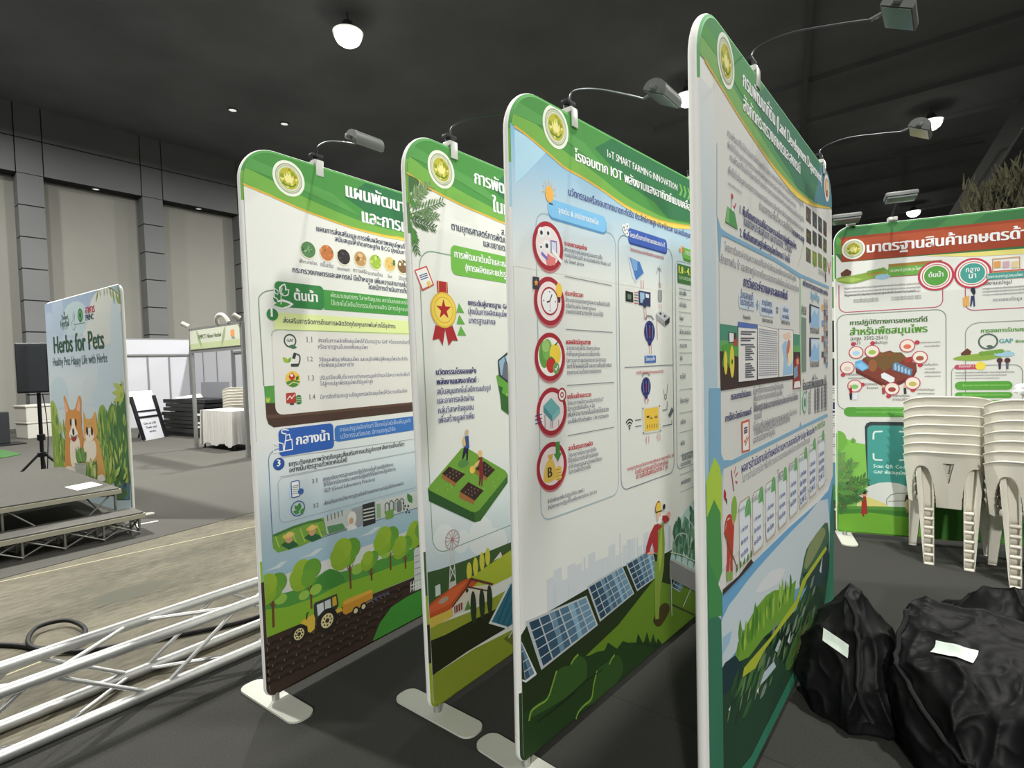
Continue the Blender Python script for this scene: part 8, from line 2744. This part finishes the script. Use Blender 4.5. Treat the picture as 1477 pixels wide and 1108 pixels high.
def soft_bag(label, loc, hull, seed, tagq, handle, tagmat='tag'):
    """hull: points (x, y, z) the filled cloth is stretched over; tagq: corner points near which the tag is sewn"""
    from mathutils.bvhtree import BVHTree
    t = thing('storage_bag', label, 'bag', loc)
    jr = random.Random(int(seed*10)); V, F = hull_mesh([(x+jr.uniform(-.004, .004), y+jr.uniform(-.004, .004), z+jr.uniform(0, .006)) for x, y, z in hull])
    for k in range(5): V, F = split_tris(V, F)
    nb = [set() for _ in V]
    for a, b_, c in F: nb[a] |= {b_, c}; nb[b_] |= {a, c}; nb[c] |= {a, b_}
    for k in range(9): V = [v*.5+sum((V[j] for j in n), Vector())*(.5/len(n)) for v, n in zip(V, nb)]
    N_ = [Vector() for _ in V]
    for a, b_, c in F:
        q = (V[b_]-V[a]).cross(V[c]-V[a]); N_[a] += q; N_[b_] += q; N_[c] += q
    so = Vector((seed*3.7, seed*1.3, seed*2.1)); out = []
    for p, n in zip(V, N_):
        n = n.normalized(); up = max(0, min(1, p.z/.08)); q = Vector((p.x, p.y, p.z*.55))
        rid = lambda s, o: 1-abs(noise.noise(q*s+so*o))
        d = .028*noise.noise(q*4.0+so)+.030*(rid(4.5, 1.3)**8-.22)+.012*(rid(9, .6)**6-.28)+.005*(rid(19, 2.1)**4-.4)
        out.append(p+n*d*(.35+.65*up))
    zm = min(v.z for v in out)
    for v in out: v.z = max(.001, v.z-zm*.5)
    tree = BVHTree.FromPolygons(out, F); ctr = sum(out, Vector())/len(out)
    hit = lambda p, off: (lambda h: h[0]+h[1]*off)(tree.find_nearest(Vector(p)))
    MB().add(out, F).build('body', M['bag'], t, True, 180)
    qc = sum((Vector(q) for q in tagq), Vector())/4; inn = Vector((ctr.x-qc.x, ctr.y-qc.y, (ctr.z-qc.z)*.7)).normalized()
    def drop(p):
        h = tree.ray_cast(p-inn*.4, inn); return (h[0] if h[0] else p)-inn*.008
    a, b_, c, d = (Vector(q) for q in tagq); g = MB(); N = 10; K = 4
    vs = [drop(a.lerp(b_, i/N).lerp(d.lerp(c, i/N), j/K)) for j in range(K+1) for i in range(N+1)]
    g.add(vs, [(j*(N+1)+i, j*(N+1)+i+1, (j+1)*(N+1)+i+1, (j+1)*(N+1)+i) for j in range(K) for i in range(N)]); g.build('reflective_tag', M[tagmat], t, True)
    if handle:
        h = MB(); pts = spline([tuple(q) for q in handle], False, 6); h.tube([hit(q, .004) if k not in () else q for k, q in enumerate(pts)], .009, 8); h.build('strap', M['bag_trim'], t, True)
    return t
soft_bag('black nylon bag with a peaked top, slumped against the green valley banner', (-.315, 2.56, .004),
    [(-.02, .02, .50), (-.03, -.06, .47), (.05, .03, .45), (-.13, .02, .37), (.13, .06, .33), (.12, -.09, .30), (-.13, -.10, .31), (-.185, .03, .18), (.16, .03, .16), (.14, -.15, .12), (-.165, -.14, .14), (.0, .18, .28), (.0, -.21, .10), (-.13, .13, .0), (.15, .13, 0), (.13, -.17, 0), (-.13, -.17, 0), (.02, -.22, 0), (.16, -.02, .03), (-.2, -.02, .05)], 1.0,
    [(-.125, -.15, .375), (-.03, -.165, .335), (-.035, -.19, .295), (-.13, -.175, .335)], [(-.01, -.06, .5), (.01, -.12, .40), (.02, -.17, .28), (.04, -.2, .15), (.08, -.2, .06)])
soft_bag('big sagging black nylon bag in the picture corner with a slanted silver tag', (.095, 2.52, .004),
    [(-.24, .06, .47), (-.28, -.06, .38), (-.18, .12, .46), (.02, .10, .42), (.05, -.10, .40), (.24, .02, .41), (.30, .2, .36), (-.29, .02, .24), (-.26, -.18, .22), (-.10, -.26, .26), (.12, -.27, .27), (.34, -.15, .26), (-.24, .2, .12), (.33, .25, .1), (-.25, -.14, .02), (-.16, -.32, .0), (.14, -.33, 0), (.36, -.2, 0), (.36, .26, 0), (-.24, .24, 0), (.02, -.34, .1)], 2.0,
    [(-.225, -.09, .47), (-.10, -.11, .47), (-.10, -.155, .43), (-.225, -.135, .43)], [(-.25, .02, .47), (-.28, -.10, .36), (-.22, -.2, .26), (-.14, -.26, .18), (-.05, -.3, .12)])
soft_bag('flat black nylon bag lying behind the big sagging one', (.23, 3.05, .004),
    [(-.12, 0, .44), (.03, .03, .47), (-.2, -.02, .36), (.2, .0, .42), (.32, .1, .34), (-.28, -.1, .22), (-.3, .12, .2), (.36, -.1, .2), (-.3, -.14, 0), (-.3, .18, 0), (.36, .2, 0), (.36, -.16, 0), (.0, -.2, .26), (.02, .22, .2)], 3.4,
    [(.1, -.15, .38), (.14, -.15, .38), (.14, -.16, .36), (.1, -.16, .36)], None, 'bag_trim')
# ================================================================ aluminium truss lying on the slab
def truss():
    t = thing('box_truss', 'silver aluminium box truss lying along the carpet edge beside the banners', 'truss', (-2.92, 1.0, 0), math.radians(1.2))
    a = .122; y0, y1 = -2.6, 1.9
    for sx in (-1, 1):
        for z in (.027, .268): c = MB(); c.tube([(sx*a, y0, z), (sx*a, y1, z)], .025, 20); c.build('chord', M['alu'], t, True)
    d = .40; n = int((y1-y0)/d)
    zig = lambda k: (-1)**k
    for k in range(n):
        ya, yb = y0+.06+k*d, y0+.06+(k+1)*d-.05
        for face in range(4):
            s = zig(k+face % 2)
            if face == 0: p, q = (-a*s, ya, .268), (a*s, yb, .268)
            elif face == 1: p, q = (a*s, ya, .027), (-a*s, yb, .027)
            elif face == 2: p, q = (a, ya, .147-.12*s), (a, yb, .147+.12*s)
            else: p, q = (-a, ya, .147+.12*s), (-a, yb, .147-.12*s)
            b = MB(); b.tube([p, q], .0095, 10); b.build('brace', M['alu'], t, True)
    for y in (y0, y1):
        e = MB()
        for p, q in (((-a, y, .027), (a, y, .027)), ((-a, y, .268), (a, y, .268)), ((-a, y, .027), (-a, y, .268)), ((a, y, .027), (a, y, .268))): e.tube([p, q], .012, 10)
        e.build('end_frame', M['alu'], t, True)
truss()
c = MB(); c.tube(spline([(-4.9, -.2, .013), (-4.35, .22, .013), (-3.98, .50, .013), (-3.74, .62, .016), (-3.66, .74, .03), (-3.80, .80, .036), (-4.02, .76, .036), (-4.04, .63, .034), (-3.80, .57, .03), (-3.58, .70, .014), (-3.45, .88, .013), (-3.27, 1.2, .013), (-3.17, 1.5, .013), (-3.2, 2.1, .013), (-3.35, 3.2, .013)], False, 8), .012, 10)
tag(c.build('cable', M['rubber'], None, True), 'thick black cable making one loop on the concrete behind the truss', 'cable')
# ================================================================ stage with a lower step
def stage_unit(name, label, x0, x1, y0, y1, zt, bays, crosses):
    t = thing(name, label, 'stage', ((x0+x1)/2, (y0+y1)/2, .004)); cx, cy = (x0+x1)/2, (y0+y1)/2; L = lambda p: (p[0]-cx, p[1]-cy, p[2]-.004)
    d = MB(); d.box(L((x0, y0, zt-.012)), L((x1, y1, zt)), 0, None, .004); d.build('deck', M['stage_top'], t)
    e = MB()
    for a, b in (((x0, y0), (x1, y0)), ((x1, y0), (x1, y1)), ((x1, y1), (x0, y1)), ((x0, y1), (x0, y0))): e.bar(L((a[0], a[1], zt-.032)), L((b[0], b[1], zt-.032)), .03, .038)
    e.build('edge_frame', M['stage_edge'], t)
    for k in range(bays+1):
        y = y0+.03+(y1-y0-.06)*k/bays
        for x in (x1-.03, x0+.03): MB().tube([L((x, y, .006)), L((x, y, zt-.05))], .011, 10).build('leg', M['stage_frame'], t, True)
        if k < bays:
            yn = y0+.03+(y1-y0-.06)*(k+1)/bays
            for x in (x1-.03, x0+.03):
                ym = (y+yn)/2
                if crosses: legs = (((x, y, .02), (x, yn, zt-.05)), ((x+.012, y, zt-.05), (x+.012, yn, .02)))
                else: legs = (((x, y+.03, zt-.05), (x, ym-.01, .02)), ((x, ym+.01, .02), (x, yn-.03, zt-.05)))
                for p, q in legs: b = MB(); b.tube([L(p), L(q)], .007, 8); b.build('brace', M['stage_frame'], t, True)
    for y in (y0+.03, y1-.03):
        for s in (0, 1): b = MB(); b.tube([L((x0+.05, y, .03+s*(zt-.1))), L((x1-.05, y, zt-.07-s*(zt-.1)))], .009, 8); b.build('brace', M['stage_frame'], t, True)
    return t
stage_unit('stage_platform', 'dark low stage platform with a sheet of paper on it, before the pet banner', -8.2, -6.08, -1.6, 1.60, .405, 4, 0)
stage_unit('stage_step', 'narrow lower stage step with crossed steel braces along the stage front', -6.06, -5.76, -1.6, 1.69, .205, 12, 1)
pp = MB(); pp.add([(-6.62, 1.30, .4065), (-6.70, 1.53, .4065), (-6.40, 1.55, .4065), (-6.30, 1.33, .4065), (-6.50, 1.43, .4068)], [(0, 1, 4), (1, 2, 4), (2, 3, 4), (3, 0, 4)])
tag(pp.build('paper_sheet', M['paper']), 'white sheet of paper lying on the stage edge', 'paper')
tag((lambda m: m)(MB().box((-8.62, -.62, .405-.40), (-8.3, .255, .16), 1).box((-8.62, -.62, .16), (-8.3, .255, .66), 0).build('low_stand', [M['white'], M['brown']])), 'sliver of a low white stand with a brown base at the frame edge', 'stand')
# ================================================================ loudspeaker on its tripod
def speaker():
    x, y = -9.5, 1.655; k = 9.64/12.46
    t = thing('speaker_stand', 'black tripod stand carrying the loudspeaker behind the stage', 'stand', (x, y, .004))
    MB().tube([(0, 0, .10), (0, 0, 1.262)], .022, 14).build('pole', M['black_steel'], t, True)
    MB().lathe([(.03, .62), (.045, .63), (.045, .70), (.03, .71)], n=16).build('collar', M['black_steel'], t, True)
    MB().lathe([(.03, .40), (.05, .41), (.05, .46), (.03, .47)], n=16).build('hub', M['black_steel'], t, True)
    for a in (2.9, 4.99, .8):
        g = MB(); g.bar((.04*math.cos(a), .04*math.sin(a), .44), (.46*math.cos(a), .46*math.sin(a), .02), .03, .02); g.build('leg', M['black_steel'], t)
        g = MB(); g.bar((.03*math.cos(a), .03*math.sin(a), .16), (.25*math.cos(a), .25*math.sin(a), .23), .016, .012); g.build('strut', M['black_steel'], t)
    MB().tube(spline([(.05, .03, 1.25), (.07, .05, 1.0), (.06, .06, .7), (.05, .05, .45), (.02, .04, .2)], False, 6), .006, 6).build('cable', M['rubber'], t, True)
    s = thing('loudspeaker', 'black loudspeaker box raised on a tripod beside the pet banner', 'speaker', (x, y, 1.27), math.radians(63))
    b = MB(); out = [(-.17, -.17), (.17, -.17), (.185, -.05), (.11, .17), (-.11, .17), (-.185, -.05)]; b.prism(out, .0, .655); o = b.build('cabinet', M['black'], s)
    m = o.modifiers.new('soft', 'BEVEL'); m.width = .015; m.segments = 3
    g = MB(); g.box((-.155, -.182, .02), (.155, -.168, .635), 0, None, .006); g.build('grille', M['grille'], s)
speaker()
# ================================================================ behind the stage, along the left wall
def crate(label, loc, rz, sx, sy, sz):
    t = thing('foam_box', label, 'box', loc, rz, 'white foam boxes by the wall'); b = MB(); b.box((-sx/2, -sy/2, 0), (sx/2, sy/2, sz*.86), 0, None, .02); b.build('body', M['foam'], t)
    l = MB(); l.box((-sx/2-.02, -sy/2-.02, sz*.86), (sx/2+.02, sy/2+.02, sz), 0, None, .02); l.build('lid', M['foam'], t)
crate('white foam box standing on the floor by the wall, under the other', (-17.9, 3.05, .004), .2, .62, .62, .42); crate('white foam box stacked on top of the other by the wall', (-17.9, 3.04, .425), .2, .62, .62, .40)
t = thing('monitor_box', 'dark grey box on a flat base at the picture edge', 'box', (-16.7, 2.15, .004), .1)
MB().box((-.05, -.45, .03), (.20, .18, .74), 0, None, .02).build('case', M['black'], t); MB().box((-.1, -.5, 0), (.5, .38, .03), 0, None, .01).build('base', M['black_steel'], t)
gm = MB(); gm.prism([(-15.4, 1.5), (-13.9, 1.4), (-13.7, 1.84), (-14.0, 2.13), (-15.3, 2.05)], .0045, .02); tag(gm.build('grass_mat', M['green_mat']), 'green artificial grass mat on the carpet behind the stage', 'mat')
# white shell-scheme booth walls
def shell_wall(label, p, q, h, bays, fascia=None, flap=False):
    P, Q = Vector((*p, 0)), Vector((*q, 0)); L = (Q-P).length; ang = math.atan2(Q.y-P.y, Q.x-P.x)
    t = thing('booth_wall', label, 'wall', (p[0], p[1], .004), ang, 'white shell-scheme booth walls')
    for k in range(bays): w = MB(); w.box((L*k/bays+.02, -.008, .03), (L*(k+1)/bays-.02, .008, h-.04)); w.build('panel', M['white'], t)
    for k in range(bays+1): w = MB(); w.box((L*k/bays-.022, -.022, 0), (L*k/bays+.022, .022, h)); w.build('upright', M['rail'], t)
    r = MB(); r.box((0, -.02, h-.05), (L, .02, h)); r.box((0, -.02, 0.0), (L, .02, .04)); r.build('cross_rail', M['rail'], t)
    if fascia: f = MB(); f.box((0, -.05, fascia), (L, -.03, h-.04)); f.build('fascia_board', M['white'], t); f = MB(); f.box((0, -.056, fascia-.045), (L, -.02, fascia)); f.build('fascia_rail', M['rail'], t)
    return t
shell_wall('white booth wall with a fascia board behind the stacked black frames', (-17.75, 3.9), (-17.3, 6.42), 2.5, 5, 2.06)
shell_wall('white booth side wall running from the fascia booth to the sign booth', (-17.28, 6.45), (-14.4, 6.35), 2.3, 3)
shell_wall('white booth wall behind the cloth covered table', (-14.35, 6.4), (-9.6, 6.9), 2.3, 5, 2.02)
shell_wall('white booth wall going back from the sign post nearest the banners', (-9.40, 4.45), (-9.5, 6.8), 2.2, 2)
# entrance frame with its sign
t = thing('booth_entrance', 'aluminium booth entrance frame carrying the printed sign', 'booth', (-10.43, 4.325, .004), math.atan2(.05, 2.03))
for x in (-1.015, 1.015):
    MB().box((x-.03, -.03, 0), (x+.03, .03, 2.33), 0, None, .008).build('post', M['rail'], t)
    c = MB(); c.tube([(x+.0, -.04, 2.375), (x-.06*(1 if x < 0 else .6), -.14, 2.44)], .042, 12); c.build('corner_cap', M['foam'], t, True)
r = MB(); r.box((-1.0, -.02, 2.30), (1.0, .02, 2.335)); r.box((-1.0, -.02, 1.86), (1.0, .02, 1.93)); r.build('cross_rail', M['rail'], t)
s = thing('booth_sign', 'pale green printed sign reading Nano Herbal over the booth entrance', 'sign', (-10.43, 4.325, 1.93), math.atan2(.05, 2.03))
MB().box((-.98, -.037, .0), (.98, -.024, .36)).build('board', mat('pale_green_sign', rgb(200, 204, 186), .6), s)
def sign_print():
    PAL2 = [(94, 106, 86), (140, 154, 118), (210, 140, 82), (170, 180, 140)]; base = len(PAL); PAL.extend(PAL2); pr = Print(.0745, (0, 0))
    ops = [('b', 0, base+3, -980, 2, 980, 110, 0), ('t', 5, base, 'SMPCT Nano Herbal', '', -620, 190, 920, 2, 1), ('f', 3, base+1, -700, 370, -480, 10, .12), ('f', 3, base+1, 480, 370, 300, 10, .12)]
    for k in range(7): ops.append(('d', 4+k % 3, base+2, 690+(k*37) % 110, 190+(k*53) % 100, 34, 34, 14))
    ops.append(('t', 5, base, 'ไทย', '', 690, 120, 110, 1, 1))
    for o in ops: pr.op(o)
    pr.build('sign_print', s)
sign_print()
g = MB(); g.tube(spline([(-.02, 0, 0), (.06, -.05, .10), (.2, -.06, .16), (.34, -.04, .13), (.42, 0, .02)], False, 6), .035, 10)
tw = thing('twisted_wrap', 'twist of white plastic wrap draped over the booth sign top', 'wrap', (-10.28, 4.32, 2.336)); g.build('wrap', M['foam'], tw, True)
# table with cloth and three stacked chairs
t = thing('booth_table', 'small table under a hanging white cloth inside the sign booth', 'table', (-11.0, 4.78, .004), .06)
cl = MB(); out = []; nn = 140
per = rrect(-.62, -.30, .62, .30, .03, 3)
def walk(per, n):
    L = [0]
    for i in range(len(per)): a, b = per[i], per[(i+1) % len(per)]; L.append(L[-1]+math.dist(a, b))
    r = []
    for k in range(n):
        s_ = L[-1]*k/n; i = max(j for j in range(len(per)) if L[j] <= s_+1e-9); a, b = per[i], per[(i+1) % len(per)]; f = (s_-L[i])/max(1e-9, L[i+1]-L[i]); r.append((a[0]+(b[0]-a[0])*f, a[1]+(b[1]-a[1])*f))
    return r
w = walk(per, nn); vs = []
for j, z in enumerate((.745, .72, .5, .3, .10)):
    for k, (x, y) in enumerate(w): f = 1+(.0, .01, .03, .045, .06)[j]*(1+.8*math.sin(k*1.3)+.5*math.sin(k*.47)); vs.append((x*(1+(f-1)*.4), y*f, z+(.03*math.sin(k*.31) if j == 4 else 0)))
cl.add(vs, [(j*nn+k, j*nn+(k+1) % nn, (j+1)*nn+(k+1) % nn, (j+1)*nn+k) for j in range(4) for k in range(nn)]+[tuple(range(nn))])
for x in (-.57, .57):
    for y in (-.25, .25): MB().tube([(x, y, 0), (x, y, .73)], .016, 8).build('leg', M['black_steel'], t, True)
MB().box((-.612, -.292, .715), (.612, .292, .738)).build('table_top', M['brown'], t)
tc = cl.build('tablecloth', M['cloth'], None, True); tc.location = t.location; tc.rotation_euler = t.rotation_euler; tag(tc, 'white cloth hanging over the booth table below the small chair stack', 'tablecloth')
stack(-12.3, 5.45, math.radians(72), 'stack behind the cloth covered table', 'white chairs stacked behind the booth table', 7)
# leaning sign board and the stacked frames
t = thing('leaning_board', 'white sign board with black side rails leaning by the black frames', 'sign', (-14.2, 4.45, .004), math.radians(125))
Rm = Matrix.Translation((0, 0, 0)) @ Matrix.Rotation(math.radians(-15), 4, 'X')
MB().box((-.36, -.015, .0), (.36, .015, 1.15), 0, Rm, .004).build('board', M['white'], t)
for x in (-.35, .35): MB().box((x-.045, -.05, .02), (x+.045, -.016, 1.02), 0, Rm, .004).build('side_rail', M['black_steel'], t)
m_ = MB(); m_.box((-.30, -.03, .52), (.30, -.016, .56), 0, Rm); m_.box((-.30, -.03, .66), (.30, -.016, .69), 0, Rm); m_.build('cross_bar', M['black_steel'], t)
def board_print():
    base = len(PAL); PAL.append((60, 60, 64)); pr = Print(.031, (0, 0))
    for k, (s_, x0, w_) in enumerate((('Give us a lift', -190, 380), ('Thank you!', -170, 340), ('service', -90, 200))): pr.op(('t', 1, base, s_, '', x0, 360-k*95, w_, 2, 1))
    o = pr.build('lettering', t); o.matrix_local = Rm
board_print()
MB().bar((-.30, .27, 1.0), (-.30, .62, .01), .03, .03).build('prop', M['black_steel'], t)
MB().bar((.30, .27, 1.0), (.30, .62, .01), .03, .03).build('prop', M['black_steel'], t)
rnd = random.Random(12); ord_ = ['lowest', 'second', 'third', 'fourth', 'fifth', 'sixth', 'seventh', 'eighth', 'topmost']
for k in range(9):
    z = .004+k*.098; f = thing('folded_frame', f'black folded display frame, {ord_[k]} in the flat stack by the booth wall', 'frame', (-14.1+rnd.uniform(-.08, .08), 5.38+rnd.uniform(-.04, .04), z), .12+rnd.uniform(-.05, .05), 'black folded frames stacked by the booth wall')
    b = MB()
    for y in (-.32, .32): b.box((-.95, y-.03, .0), (.95, y+.03, .088), 0, None, .006)
    for x in (-.92, -.3, .3, .92): b.box((x-.03, -.30, .0), (x+.03, .30, .07), 0, None, .004)
    b.build('frame', M['black_steel'], f)
    if k in (1, 3, 4, 6, 8): b = MB(); b.box((-.9+.2*(k % 3), -.27, .071), (.9, .27, .083)); b.build('insert', M['black'], f)
    if k in (2, 3, 5): b = MB(); b.box((.55, -.36, .02), (.75, -.351, .07), 0, None, .002); b.build('label_plate', M['paper'], f)
fp = MB(); fp.add([(-14.75, 5.1, .905), (-14.2, 5.0, .90), (-14.0, 5.45, .91), (-14.3, 5.5, .99), (-14.6, 5.5, .93)], [(0, 1, 3), (1, 2, 3), (0, 3, 4)])
tag(fp.build('loose_sheet', M['paper']), 'bent white sheet lying on top of the stacked black frames', 'paper')
tag(MB().box((-15.6, 6.04, .004), (-13.9, 6.08, 1.25)).build('grey_board', mat('grey_board', rgb(150, 152, 158), .7)), 'plain grey board standing behind the stacked black frames', 'board')
if 'MBx' in globals(): del MBx
